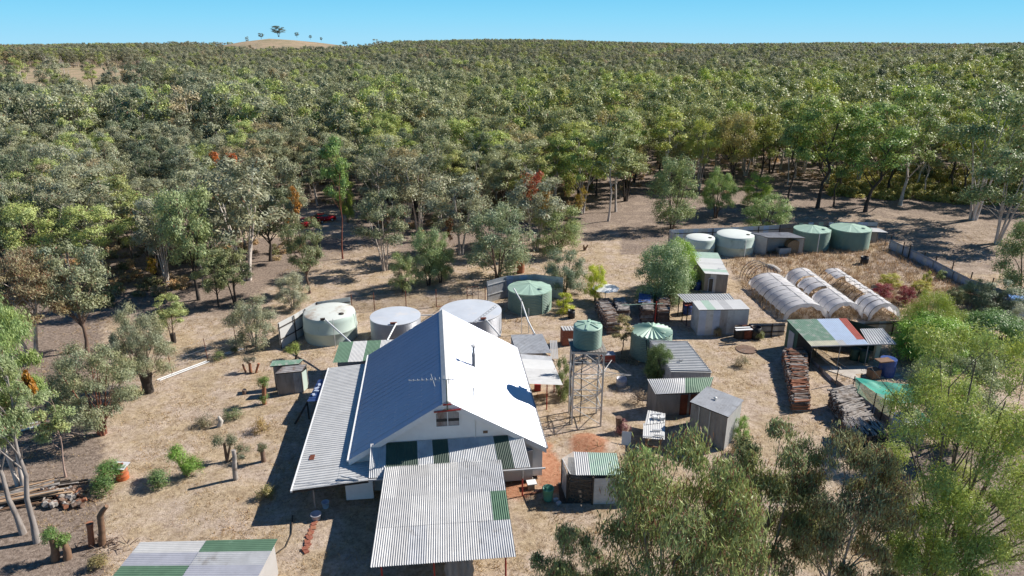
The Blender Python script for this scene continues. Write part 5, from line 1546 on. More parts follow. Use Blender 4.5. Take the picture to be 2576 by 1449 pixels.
# ------------------------------------------------------------------ cars and huts in the trees
def car(label, q, ang, paint, group='red cars in the clearing'):
    t = thing('parked_car', label, 'car', q, group)
    co, si = math.cos(ang), math.sin(ang)
    T = lambda x, y, z: V3(q[0] + x * co - y * si, q[1] + x * si + y * co, q[2] + z)
    sec = [(-2.2, .72, .35, .82), (-2.05, .84, .28, .98), (-1.2, .88, .25, 1.02), (0, .9, .25, 1.0), (1.1, .88, .25, .98), (1.95, .84, .28, .86), (2.2, .70, .35, .70)]
    b = MB(); vs = []; fs = []
    for x, w, z0, z1 in sec:
        for y, z in ((-w, z0), (-w * 1.02, (z0 + z1) / 2), (-w * .9, z1), (0, z1 + .03), (w * .9, z1), (w * 1.02, (z0 + z1) / 2), (w, z0)): vs.append(T(x, y, z))
    for i in range(len(sec) - 1):
        for j in range(6): fs.append((i * 7 + j, (i + 1) * 7 + j, (i + 1) * 7 + j + 1, i * 7 + j + 1))
    fs += [tuple(range(7)), tuple(range(42, 49))[::-1]]
    b.add(vs, fs, 0, True)
    b.build('body', paint, t)
    b = MB(); vs = []; fs = []
    cab = [(-1.75, .72, .98), (-1.0, .66, 1.40), (.25, .66, 1.42), (1.05, .74, .98)]
    for x, w, z in cab: vs += [T(x, -w, z), T(x, w, z)]
    lo = [T(-1.75, -.8, .96), T(-1.75, .8, .96), T(1.05, -.8, .96), T(1.05, .8, .96)]
    n0 = len(vs); vs += lo
    b.add(vs, [(2, 4, 5, 3)], 0, True); rf = b.build('cab_roof', paint, t)
    g = MB()
    g.add([vs[0], vs[1], vs[3], vs[2]], [(0, 3, 2, 1)]); g.add([vs[4], vs[5], vs[7], vs[6]], [(0, 3, 2, 1)])
    g.add([vs[0], vs[2], vs[4], vs[6]], [(0, 3, 2, 1)]); g.add([vs[1], vs[3], vs[5], vs[7]], [(0, 1, 2, 3)]); g.build('window_glass', M['glass'], t)
    for x in (-1.35, 1.35):
        for y in (-.84, .84):
            w = MB(); w.tube([T(x, y - .1, .32), T(x, y + .1, .32)], .32, 16, 0); wh = w.build('wheel', M['rubber'], t)
            w = MB(); w.tube([T(x, y - .11, .32), T(x, y + .11, .32)], .19, 10, 0); w.build('rim', M['galv_light'], wh)
    for y in (-.6, .6):
        m = MB(); m.hexa([T(-2.23, y - .14, .68), T(-2.1, y - .14, .68), T(-2.1, y + .14, .68), T(-2.23, y + .14, .68)], [T(-2.2, y - .14, .82), T(-2.1, y - .14, .82), T(-2.1, y + .14, .82), T(-2.2, y + .14, .82)]); m.build('tail_lamp', M['lamp'], t)
        m = MB(); m.hexa([T(2.1, y - .16, .56), T(2.23, y - .16, .56), T(2.23, y + .16, .56), T(2.1, y + .16, .56)], [T(2.05, y - .16, .70), T(2.2, y - .16, .70), T(2.2, y + .16, .70), T(2.05, y + .16, .70)]); m.build('headlight', M['lamp_clear'], t)
    m = MB(); m.hexa([T(-2.27, -.8, .36), T(-2.15, -.8, .36), T(-2.15, .8, .36), T(-2.27, .8, .36)], [T(-2.27, -.8, .55), T(-2.15, -.8, .55), T(-2.15, .8, .55), T(-2.27, .8, .55)]); m.build('bumper', paint, t)

car('bright red car half hidden by the orange mistletoe, open side of the clearing', P(25, 992, 408), R_(118), M['car_red'])
car('dark red sedan seen from behind, between the two brighter red cars', P(25, 1105, 400), R_(62), M['car_maroon'])
car('red car furthest along the clearing, nose toward the bare red trunk', P(25, 1215, 362), R_(28), M['car_red'])
car('silver car under the pale-limbed gum near the hut', P(25, 545, 450), R_(160), M['car_silver'], 'pale cars')

def huts():
    r = quad(25, [(125, 205), (345, 210), (400, 170), (190, 165)], [3.0, 3.0, 3.2, 3.2])
    shed('bush_hut', 'white-roofed open hut among the pale gums behind the yard', 'hut', r, None, [M['roof_white']], [M['galv_dark']], 'ab', .25, .02, 'sine', None, .9, open_sides=('front',))
    r = quad(25, [(145, 335), (300, 335), (310, 295), (165, 300)], [2.2, 2.2, 2.4, 2.4])
    shed('bush_hut', 'low grey-roofed lean-to in front of the white-roofed hut among the gums', 'hut', r, None, [M['roof_white']], [M['shed_dark']], 'ab', .25, .02, 'sine', None, .9, open_sides=('front',))
    q = P(25, 640, 285)
    t = thing('canvas_tent', 'cream peaked tent between the white-roofed hut and the red cars', 'tent', q)
    m = MB(); a, b = 3.4, 2.4
    for s in (-1, 1):
        m.add([q + (-a, s * b, 1.6), q + (a, s * b, 1.6), q + (a, 0, 3.2), q + (-a, 0, 3.2)], [(0, 1, 2, 3)])
    m.build('roof', M['tan'], t)
    m = MB()
    m.hexa([q + (-a * .95, -b * .95, 0), q + (a * .95, -b * .95, 0), q + (a * .95, b * .95, 0), q + (-a * .95, b * .95, 0)], [q + (-a * .95, -b * .95, 1.6), q + (a * .95, -b * .95, 1.6), q + (a * .95, b * .95, 1.6), q + (-a * .95, b * .95, 1.6)])
    for s in (-1, 1): m.add([q + (s * a * .95, -b * .95, 1.6), q + (s * a * .95, b * .95, 1.6), q + (s * a * .95, 0, 3.1)], [(0, 1, 2)])
    m.build('wall', M['tan'], t)
huts()
# ------------------------------------------------------------------ trees
def leaf_cloud(centers, radii, n, L, Wd, droop=.55, seed=0, flat=.8, sub=9, subr=.42, low=-.35, name='crown', upright=0.0, nb=1.0):
    rg = np.random.default_rng(seed)
    centers = np.array(centers, float); radii = np.array(radii, float)
    wgt = radii ** 2; wgt /= wgt.sum()
    K = len(centers)
    sd_ = rg.normal(size=(K, sub, 3)); sd_ /= np.linalg.norm(sd_, axis=2, keepdims=True)
    sd_[..., 2] = np.where(sd_[..., 2] < low, -sd_[..., 2], sd_[..., 2])
    srad = rg.uniform(.45, .85, (K, sub, 1))
    ci = rg.choice(K, n, p=wgt); si = rg.integers(0, sub, n)
    sc = sd_[ci, si] * srad[ci, si]
    loc = rg.normal(size=(n, 3)) * subr * .55
    q = (sc + loc)
    q[:, 2] *= flat
    pos = centers[ci] + q * radii[ci][:, None]
    out = q / (np.linalg.norm(q, axis=1, keepdims=True) + 1e-6)
    nr = (out * .75 + np.array([0, 0, .35])) * nb + rg.normal(size=(n, 3)) * .42
    nr /= np.linalg.norm(nr, axis=1, keepdims=True)
    ax = rg.normal(size=(n, 3)); ax /= np.linalg.norm(ax, axis=1, keepdims=True)
    ax = ax * (1 - droop) + np.array([0, 0, -1.]) * droop * rg.uniform(.5, 1.2, (n, 1)) + np.array([0, 0, 1.]) * upright
    ax = ax - nr * (ax * nr).sum(1, keepdims=True) * .85
    ax /= np.linalg.norm(ax, axis=1, keepdims=True) + 1e-9
    sdv = np.cross(ax, nr); sdv /= np.linalg.norm(sdv, axis=1, keepdims=True) + 1e-9
    l = L * rg.uniform(.65, 1.35, (n, 1)); w = Wd * rg.uniform(.7, 1.3, (n, 1))
    v = np.stack([pos - ax * l * .5, pos + sdv * w * .5 - ax * l * .08, pos + ax * l * .5, pos - sdv * w * .5 - ax * l * .08], 1).reshape(-1, 3)
    me = bpy.data.meshes.new(name)
    me.vertices.add(len(v)); me.vertices.foreach_set('co', v.astype(np.float32).ravel())
    nf = n
    me.loops.add(nf * 4); me.polygons.add(nf)
    me.loops.foreach_set('vertex_index', np.arange(nf * 4, dtype=np.int32))
    me.polygons.foreach_set('loop_start', np.arange(0, nf * 4, 4, dtype=np.int32))
    me.update(calc_edges=True)
    me.materials.append(M['leaf'])
    return me, v

def envelope(shape, zf):
    if shape == 'dome': return math.sqrt(max(0.02, 1 - ((zf - .36) / .68) ** 2))
    if shape == 'flat': return math.sqrt(max(0.02, 1 - ((zf - .55) / .6) ** 2))
    if shape == 'cone': return max(.05, 1.02 - zf)
    return math.sqrt(max(0.02, 1 - ((zf - .42) / .62) ** 2)) * (1 - .15 * zf)

class Proto: pass

def gum(seed, H=14.0, Wd=8.0, cb=.4, ncl=14, rc=.21, stems=1, tr=.2, shape='dome', n=9000, leaf=(.36, .14), droop=.5, flat=.8, lean=.12, sub=9, inner=.35, bare=0, low=-.35, subr=.42, nb=1.0):
    rr = random.Random(seed)
    R = Wd / 2
    # foliage masses, spread apart inside the crown's outline
    cs = []
    for i in range(ncl):
        best = None; bd = -1
        for _ in range(14):
            zf = rr.uniform(.04, .97); rad = envelope(shape, zf) * (rr.uniform(inner, 1) ** .6) * (R - rc * Wd * .5)
            a = rr.uniform(0, 2 * math.pi)
            q = np.array([rad * math.cos(a), rad * math.sin(a), H * (cb + (1 - cb) * zf) - rc * Wd * .3])
            d = min([np.linalg.norm((q - c) * (1, 1, 1.1)) for c in cs] or [rr.random()])
            if d > bd: bd = d; best = q
        cs.append(best)
    rads = [rc * Wd * rr.uniform(.7, 1.25) for _ in cs]
    b = MB()
    axes = []
    for s in range(stems):
        a = 2 * math.pi * s / stems + rr.uniform(-.5, .5)
        off = (.0 if stems == 1 else .22)
        base = np.array([off * math.cos(a), off * math.sin(a), -.15])
        reach = (lean * H * .5 if stems == 1 else R * rr.uniform(.3, .6))
        tip = np.array([reach * math.cos(a), reach * math.sin(a), H * rr.uniform(.74, .86)])
        pts = []
        for i in range(8):
            f = i / 7
            q = lerp(base, tip, f)
            q = q + np.array([rr.uniform(-1, 1), rr.uniform(-1, 1), 0]) * .025 * H * math.sin(math.pi * f)
            if stems > 1: q[:2] = base[:2] + (tip - base)[:2] * f ** 1.25
            pts.append(q)
        t0 = tr if stems == 1 else tr / stems ** .45
        rad = [t0 * (1 - .82 * (i / 7) ** .9) * (1.25 if i == 0 else 1) for i in range(8)]
        b.tube(pts, rad, 7, 0, False)
        axes.append((pts, rad))
    def at_z(ax, z):
        pts, rad = ax
        for i in range(7):
            if pts[i + 1][2] >= z:
                f = (z - pts[i][2]) / (pts[i + 1][2] - pts[i][2] + 1e-6); f = min(max(f, 0), 1)
                return lerp(pts[i], pts[i + 1], f), lerp(rad[i], rad[i + 1], f)
        return pts[-1], rad[-1]
    for c in cs:
        ax = min(axes, key=lambda x: np.linalg.norm(at_z(x, c[2])[0][:2] - c[:2]))
        hd = np.linalg.norm(at_z(ax, c[2])[0][:2] - c[:2])
        za = min(max(cb * H * rr.uniform(.45, .85), c[2] - hd * rr.uniform(.8, 1.5) - .4), c[2] - .2)
        p, r0 = at_z(ax, za)
        mid = lerp(p, c, .5) + np.array([rr.uniform(-.1, .1) * hd, rr.uniform(-.1, .1) * hd, hd * .12])
        q3 = lerp(p, c, .78) + np.array([rr.uniform(-.1, .1) * hd, rr.uniform(-.1, .1) * hd, hd * .1])
        rl = max(.03, r0 * .5)
        b.tube([p, mid, q3, c], [rl, rl * .72, rl * .5, .022], 5, 0, False)
        for _ in range(2):
            e = c + np.array([rr.uniform(-1, 1), rr.uniform(-1, 1), rr.uniform(-.1, .8)]) * rc * Wd * .7
            b.tube([q3, lerp(q3, e, .5) + (0, 0, .1), e], [rl * .38, rl * .28, .014], 4, 0, False)
    for i in range(bare):
        ax = rr.choice(axes); p, r0 = at_z(ax, H * rr.uniform(cb * .7, .85)); a = rr.uniform(0, 6.28)
        e = p + np.array([math.cos(a), math.sin(a), rr.uniform(.2, .9)]) * Wd * rr.uniform(.2, .42)
        m = lerp(p, e, .5) + np.array([rr.uniform(-.4, .4), rr.uniform(-.4, .4), rr.uniform(-.1, .4)])
        b.tube([p, m, e], [r0 * .4, r0 * .25, .02], 5, 0, False)
    P_ = Proto()
    tm = bpy.data.meshes.new('trunk'); tm.from_pydata(b.v, [], b.f); tm.materials.append(M['bark'])
    tm.polygons.foreach_set('use_smooth', np.ones(len(tm.polygons), dtype=bool))
    P_.trunk = tm
    P_.crown, v = leaf_cloud(cs, rads, n, leaf[0], leaf[1], droop, seed, flat, sub, subr, low, nb=nb)
    P_.H = np.percentile(v[:, 2], 99.5)
    P_.W = (np.percentile(v[:, 0], 99) - np.percentile(v[:, 0], 1) + np.percentile(v[:, 1], 99) - np.percentile(v[:, 1], 1)) / 2
    return P_

def dead(seed, H=16, spread=.5, tr=.32, n=16):
    rr = random.Random(seed); b = MB()
    pts = [np.array([rr.uniform(-.04, .04) * H * math.sin(3 * i / 6), rr.uniform(-.04, .04) * H, H * .9 * i / 6 - .1]) for i in range(7)]
    rad = [tr * (1 - .85 * i / 6) for i in range(7)]
    b.tube(pts, rad, 7, 0, False)
    for i in range(n):
        f = rr.uniform(.32, .98); k = min(int(f * 6), 5); p = lerp(pts[k], pts[k + 1], f * 6 - k); r0 = rad[k]
        a = rr.uniform(0, 6.28); L = H * spread * rr.uniform(.35, 1) * (1.15 - f * .5)
        e = p + np.array([math.cos(a), math.sin(a), rr.uniform(.15, .9)]) * L * .8
        m = lerp(p, e, .5) + np.array([rr.uniform(-1, 1), rr.uniform(-1, 1), rr.uniform(-.6, 1)]) * L * .1
        b.tube([p, m, e], [r0 * .5, r0 * .32, .02], 5, 0, False)
        for _ in range(2):
            q = lerp(m, e, rr.uniform(.2, .8)); b.tube([q, q + np.array([rr.uniform(-1, 1), rr.uniform(-1, 1), rr.uniform(-.2, 1)]) * L * .35], [r0 * .18, .014], 4, 0, False)
    P_ = Proto(); tm = bpy.data.meshes.new('trunk'); tm.from_pydata(b.v, [], b.f); tm.materials.append(M['bark']); tm.polygons.foreach_set('use_smooth', np.ones(len(tm.polygons), dtype=bool))
    P_.trunk = tm; P_.crown = None; P_.H = H; P_.W = H * spread * 1.4
    return P_

PR = {}
for i in range(4): PR['tall%d' % i] = gum(100 + i, 16, 7.2, .42, 15, .20, 1, .22, 'dome', 8500, lean=.1 + .08 * i, bare=2)
for i in range(4): PR['spread%d' % i] = gum(120 + i, 13, 9.0, .38, 18, .18, 1 + (i % 3), .26, 'flat', 10000, bare=3)
for i in range(3): PR['multi%d' % i] = gum(140 + i, 13, 8.0, .40, 16, .18, 3 + i, .28, 'dome', 8500, bare=3)
for i in range(3): PR['slim%d' % i] = gum(150 + i, 15, 4.8, .45, 10, .24, 1, .14, 'tall', 5200, lean=.1)
for i in range(3): PR['bushy%d' % i] = gum(160 + i, 8, 7, .16, 20, .19, 4, .22, 'dome', 15000, (.26, .09), .5, .9)
PR['cypress'] = gum(170, 13, 5, .06, 40, .16, 1, .18, 'cone', 9000, (.34, .12), .0, 1.1, low=-.8)
for i in range(3): PR['dead%d' % i] = dead(180 + i)
for i in range(2): PR['shrub%d' % i] = gum(190 + i, 2.6, 3.0, .08, 12, .22, 4, .09, 'dome', 3200, (.22, .08), .2, .85)
for i in range(2): PR['clip%d' % i] = gum(195 + i, 2.0, 2.0, .10, 9, .27, 3, .10, 'dome', 4200, (.13, .04), .2, .95)
PR['dense'] = gum(200, 6, 8, .05, 34, .17, 3, .2, 'dome', 30000, (.20, .10), .2, .9, sub=14)
PR['broom'] = gum(201, 6, 8, .03, 34, .17, 3, .2, 'dome', 40000, (.30, .025), .0, .95, sub=12, upright=.0) if False else gum(201, 6, 8, .03, 34, .17, 3, .2, 'dome', 36000, (.32, .03), -.35, .95, sub=12)
# close trees need leaves of true size
PR['near0'] = gum(210, 11, 9, .30, 26, .155, 4, .30, 'dome', 40000, (.29, .058), .72, .9, nb=.45, sub=16, bare=4, subr=.34)
PR['near1'] = gum(211, 13, 8, .45, 20, .165, 2, .26, 'dome', 32000, (.29, .058), .72, .9, nb=.45, sub=14, bare=4, subr=.36)
PR['near2'] = gum(212, 13, 6, .50, 16, .19, 3, .22, 'dome', 23000, (.29, .058), .72, .9, nb=.45, sub=14, bare=3, subr=.36)
PR['near3'] = gum(216, 13, 5, .58, 13, .2, 1, .26, 'dome', 19000, (.26, .06), .65, .9, nb=.6, sub=14, bare=3, subr=.36, lean=.16)
PR['yard0'] = gum(213, 7, 7, .30, 24, .165, 5, .24, 'dome', 30000, (.21, .055), .55, .85, sub=14, subr=.36)
PR['wattle0'] = gum(214, 17, 13, .30, 44, .115, 4, .42, 'dome', 62000, (.22, .055), .25, .75, sub=14, bare=8, subr=.40)
PR['wattle1'] = gum(215, 9, 7, .22, 26, .15, 4, .2, 'dome', 40000, (.20, .048), .3, .8, sub=14, bare=4, subr=.42)

PALE = (.52, .46, .41); CREAM = (.60, .54, .49); DARK = (.065, .052, .045); BROWN = (.17, .115, .085); RED = (.24, .10, .065); GREY = (.30, .27, .25)

def plant(name, label, cat, loc, proto, Hd, Wd, tint, bark=PALE, tip=.03, rot=0.0, group=None):
    p = PR[proto]
    sx = Wd / p.W; sz = Hd / p.H
    t = thing(name, label, cat, loc, group)
    t.rotation_euler = (0, 0, rot); t.scale = (sx, sx, sz)
    for nm, me in (('trunk', p.trunk), ('crown', p.crown)):
        if me is None: continue
        o = bpy.data.objects.new(nm, me); COL.objects.link(o); o.parent = t
        o['tint'] = [float(c) for c in tint]; o['bark'] = [float(c) for c in bark]; o['tip'] = float(tip)
    return t

HAND = []
def tree_px(label, bx, by, ty, wpx, proto, tint, bark=PALE, tip=.03, k=0, name='gum_tree', cat='tree', rot=None, group=None, dz=0.0):
    q = P(k, bx, by); q[2] = gz(q[0], q[1])
    Hd = Pd(k, bx, ty, q[1])[2] - q[2]
    t_ = q[1] / ray(k, bx, by)[1]
    Wd = wpx / TILE[k][2] * .67083 * t_ * .97
    HAND.append((q[0], q[1], Wd))
    return plant(name, label, cat, q, proto, Hd, Wd, tint, bark, tip, rot if rot is not None else (bx * 1.7 + by) % 6.28, group)

G_GREY = (.165, .18, .125); G_OLIVE = (.15, .165, .075); G_GREEN = (.12, .185, .06); G_BRIGHT = (.20, .26, .06); G_BRONZE = (.22, .17, .11); G_DARK = (.075, .095, .05); G_SILVER = (.20, .215, .165); G_YEL = (.26, .27, .05)

def hand_trees():
    T = tree_px
    # left yard
    T('round grey-green gum with red-brown forking stems, alone on the left of the open yard', 258, 1092, 868, 195, 'yard0', (.15, .17, .11), RED)
    T('pale multi-stemmed gum at the frame edge, hung with an orange mistletoe', 53, 1225, 745, 215, 'near1', (.16, .22, .09), CREAM, .02)
    T('dark-barked slender gum leaning over the timber pile, left of its pair', 58, 1342, 905, 130, 'near3', (.15, .20, .09), GREY)
    T('dark-barked slender gum rising beside the timber pile, right of its pair', 93, 1362, 860, 140, 'near3', (.15, .19, .10), GREY)
    T('slender pink-stemmed sapling between the left gums and the round gum', 166, 1200, 980, 85, 'slim1', (.16, .20, .10), (.42, .30, .25))
    T('regrowth gum sprouting from a thick black stump beside the wire fence', 372, 985, 772, 135, 'yard0', G_GREY, (.16, .10, .08))
    T('small gum with a flat bright crown behind the wire fence', 437, 862, 738, 78, 'multi0', (.20, .235, .10), BROWN)
    T('sprawling grey bush just outside the curved white screen', 640, 868, 752, 108, 'bushy0', G_GREY, GREY)
    T('silver sapling standing left of the curved white screen', 737, 778, 690, 78, 'bushy1', G_SILVER, GREY)
    T('dark leafy gum above the curved white screen', 780, 738, 555, 100, 'spread0', (.115, .135, .07), BROWN)
    T('slim dead-topped red trunk with a little green at its crown', 862, 651, 345, 62, 'slim2', G_GREEN, (.22, .07, .045))
    T('bright green sapling beside the tall red trunk', 875, 560, 445, 36, 'bushy2', G_BRIGHT, BROWN)
    T('forked pale-stemmed gum with a dark round crown, alone on the bare ground', 969, 681, 478, 122, 'multi1', (.125, .145, .09), PALE)
    T('little sapling on the bare ground below the forked pale gum', 1015, 735, 636, 66, 'bushy1', (.16, .20, .09), BROWN)
    T('bushy young gum, left of a close pair behind the wire fence', 1079, 717, 574, 86, 'bushy0', (.14, .19, .095), DARK)
    T('bushy young gum, right of a close pair behind the wire fence', 1108, 711, 588, 76, 'bushy2', (.15, .20, .09), DARK)
    T('large bushy grey-green gum behind the angled iron screen', 1252, 700, 520, 150, 'bushy1', (.15, .185, .115), BROWN)
    T('leaning leafy gum right of the large bushy gum, over the open track', 1405, 634, 520, 128, 'bushy0', (.15, .19, .085), BROWN)
    T('dark round shrub beside the angled iron screen', 1420, 738, 628, 98, 'bushy2', (.115, .15, .10), BROWN)
    T('bright yellow-green sapling on the path by the umbrella', 1497, 757, 668, 54, 'bushy1', (.27, .31, .03), BROWN, 0, name='sapling')
    T('low yellow-green shrub against the ribbed green tank', 1421, 783, 738, 48, 'shrub0', (.25, .28, .035), BROWN, 0, name='shrub', cat='shrub')
    T('large round silvery bush before the narrow shed', 1662, 757, 612, 122, 'dense', (.16, .215, .12), BROWN, 0, name='bush', cat='bush')
    T('bright green bush tucked behind the silvery bush, touching the narrow shed', 1706, 722, 606, 80, 'dense', (.17, .26, .055), BROWN, 0, name='bush', cat='bush')
    T('round green bush directly behind the back iron fence', 1925, 580, 492, 106, 'bushy0', (.15, .21, .08), BROWN)
    T('bright green bush standing behind the round bush at the back fence', 1900, 522, 436, 70, 'bushy2', (.20, .27, .055), BROWN)
    T('young gum with a thin stem, left of the bright green bush', 1800, 548, 425, 80, 'yard0', (.15, .21, .075), BROWN)
    T('broad leafy gum on the cleared rise above the back fence corner', 1690, 575, 395, 112, 'bushy1', (.14, .18, .085), BROWN)
    # right
    T('white-stemmed gum fanning from one base on the shaded clearing', 2447, 553, 225, 195, 'multi2', (.135, .175, .08), CREAM)
    T('grey-stemmed gum leaning over the shaded clearing, right of the white fan', 2507, 613, 380, 165, 'multi1', (.125, .165, .08), PALE)
    T('leafy gum at the frame edge beyond the low iron fence', 2572, 745, 552, 135, 'bushy1', (.125, .165, .075), BROWN)
    T('tall bright-crowned gum with twin dark trunks behind the tank row', 2056, 524, 245, 145, 'tall0', (.165, .215, .06), DARK)
    T('tall gum with a long green crown right of the twin-trunked one', 2176, 533, 262, 150, 'tall1', (.15, .215, .065), DARK)
    T('thin dark-stemmed gum between the two tall bright gums', 2097, 520, 330, 70, 'slim0', (.15, .20, .07), DARK)
    T('tall white-trunked gum before the olive scrub', 2264, 517, 225, 130, 'tall2', (.15, .195, .07), PALE)
    T('thin tall gum at the edge of the woodland above the open shed', 1980, 513, 250, 90, 'slim1', (.155, .20, .075), DARK)
    T('white-trunked gum standing forward on the shaded track', 1530, 556, 325, 100, 'slim2', (.16, .19, .085), CREAM)
    T('straight white gum just behind the one on the shaded track', 1549, 533, 280, 100, 'slim0', (.165, .195, .085), CREAM)
    T('silver gum hung with the large red and orange mistletoe', 1348, 630, 430, 140, 'multi0', (.18, .195, .14), PALE)
    T('thin pale gum crowded against the mistletoe gum', 1332, 606, 455, 80, 'slim1', (.17, .185, .13), PALE)
    T('broad grey gum between the pair of young gums and the large bushy gum', 1159, 640, 450, 165, 'spread2', G_GREY, PALE)
    T('many-stemmed gum behind the pair of bushy young gums', 1055, 588, 385, 165, 'multi2', (.16, .17, .115), PALE)
    T('big pale-limbed gum spreading above the clearing with the silver car', 622, 705, 398, 215, 'multi1', (.165, .175, .125), CREAM)
    T('dark-trunked gum with hanging foliage left of the pale-limbed gum', 500, 755, 470, 130, 'spread3', (.16, .20, .10), DARK)
    T('dark gum at the woodland edge, second left of the curved screen', 592, 764, 610, 95, 'multi0', (.13, .15, .08), DARK)
    T('dark leaning gum at the woodland edge, third left of the curved screen', 550, 772, 640, 90, 'spread1', (.13, .155, .075), DARK)
    T('bronze-tipped gum filling the left frame edge above the pale multi-stemmed gum', 85, 905, 640, 225, 'near1', (.18, .165, .105), PALE, .25)
    T('gum with a bent dark trunk behind the regrowth gum', 219, 884, 620, 150, 'spread0', (.15, .17, .11), BROWN)
    T('narrow dark green native pine among the left gums', 268, 772, 668, 44, 'cypress', (.06, .085, .045), BROWN, 0, name='native_pine')
    # garden at the right
    T('big olive-green dome-shaped broom bush beside the striped shed', 2330, 876, 738, 140, 'broom', (.16, .20, .035), BROWN, 0, name='bush', cat='bush')
    T('bright glossy green bush in front of the olive dome bush', 2335, 905, 793, 165, 'dense', (.15, .25, .045), BROWN, 0, name='bush', cat='bush')
    T('dark glossy green bush right of the bright glossy one', 2490, 892, 788, 165, 'dense', (.085, .15, .05), BROWN, 0, name='bush', cat='bush')
    T('low grey-green shrub beside the blue tarpaulin shelter', 2560, 860, 770, 80, 'bushy1', G_SILVER, BROWN, 0, name='shrub', cat='shrub')
    T('big dull green bush between the low iron fence and the glossy bushes', 2510, 790, 712, 120, 'bushy2', (.10, .13, .085), BROWN, 0, name='bush', cat='bush')
    T('loose pale green shrub beside the low iron fence', 2448, 752, 705, 62, 'bushy0', (.18, .22, .12), BROWN, 0, name='shrub', cat='shrub')
    for x, y, ty, w, tint, lab in ((2218, 752, 714, 48, (.16, .03, .035), 'maroon shrub beside the bare-hooped tunnel'), (2275, 765, 722, 44, (.15, .03, .035), 'maroon shrub between the tunnels and the olive dome bush'),
                                   (2236, 722, 690, 52, (.24, .24, .045), 'yellow-green young tree in the dry paddock'), (2312, 738, 708, 48, (.23, .22, .04), 'olive-yellow young tree beside the paddock stand'),
                                   (2397, 770, 725, 46, (.15, .17, .08), 'thin grey-green shrub with dark stems in the paddock corner'), (2368, 702, 680, 24, (.16, .20, .08), 'small green shrub against the low iron fence'),
                                   (2330, 718, 682, 22, (.22, .24, .06), 'thin yellow sapling in the middle of the dry paddock')):
        T(lab, x, y, ty, w, 'shrub0' if w < 40 else 'bushy1', tint, BROWN, 0, name='shrub', cat='shrub')
    # foreground
    def near(label, px, ty, D, base_h, Wd, proto, tint, bark, tip, rot=0.3):
        q = Pd(0, px, 1000, D)
        zt = Pd(0, px, ty, D)[2]
        x = q[0] / ray(0, px, 1000)[1] * 1.0
        d = ray(0, px, ty); X = d[0] * D / d[1]
        plant('gum_tree', label, 'tree', (X, D, 0), proto, zt, Wd, tint, bark, tip, rot)
        HAND.append((X, D, Wd))
    near('large drooping gum with red-tipped leaves in the near corner below the tall shed', 1735, 1150, 26.0, 0, 7.4, 'near0', (.15, .185, .075), GREY, .20)
    near('drooping red-tipped gum just behind the large one, toward the tall shed', 1968, 1082, 29.0, 0, 4.6, 'near2', (.15, .175, .085), GREY, .15, 1.3)
    near('small drooping gum at the bottom of the view beside the carport', 1440, 1345, 24.5, 0, 3.5, 'near2', (.16, .19, .08), GREY, .18, 2.2)
    near('drooping gum with orange new leaves between the red-tipped gum and the yellow-green wattle', 2160, 1120, 27.5, 0, 5.4, 'near1', (.18, .19, .10), GREY, .24, .9)
    near('big yellow-green feathery wattle rising along the lower frame edge', 2505, 835, 29.0, 0, 8.0, 'wattle0', (.19, .235, .065), (.16, .13, .11), .02, 1.0)
    near('yellow-green wattle bough crowding the bottom frame corner', 2400, 1230, 26.5, 0, 4.6, 'wattle1', (.18, .23, .06), (.16, .13, .11), .02, 2.0)
    T('grey-green feathery wattle standing among the torn green cloths', 2372, 1120, 868, 205, 'wattle1', (.145, .18, .085), BROWN, .02, name='wattle_tree')
    T('bushy shrub behind the aviary kennel', 1620, 1195, 1125, 68, 'clip0', (.14, .23, .07), BROWN, 0, name='shrub', cat='shrub')
    T('leafy shrub drooping in front of the aviary kennel', 1616, 1240, 1165, 60, 'shrub1', (.12, .21, .08), BROWN, 0, name='shrub', cat='shrub')
    T('dark-leaved shrub hiding the corner of the long pale shed', 1657, 958, 868, 66, 'dense', (.085, .125, .045), BROWN, 0, name='shrub', cat='shrub')
    T('dusty olive shrub under the flat pale awning', 1412, 1000, 900, 40, 'shrub0', (.13, .16, .07), BROWN, 0, name='shrub', cat='shrub')
    T('reddish-topped small tree with a dark trunk between the header tank and fan-topped tank', 1563, 890, 792, 52, 'slim0', (.19, .18, .09), DARK, .18, name='small_tree')
    T('bright green mop-headed young tree beside the tall shed', 1862, 1105, 1045, 40, 'clip0', (.13, .22, .05), DARK, 0, name='mop_headed_tree')
hand_trees()

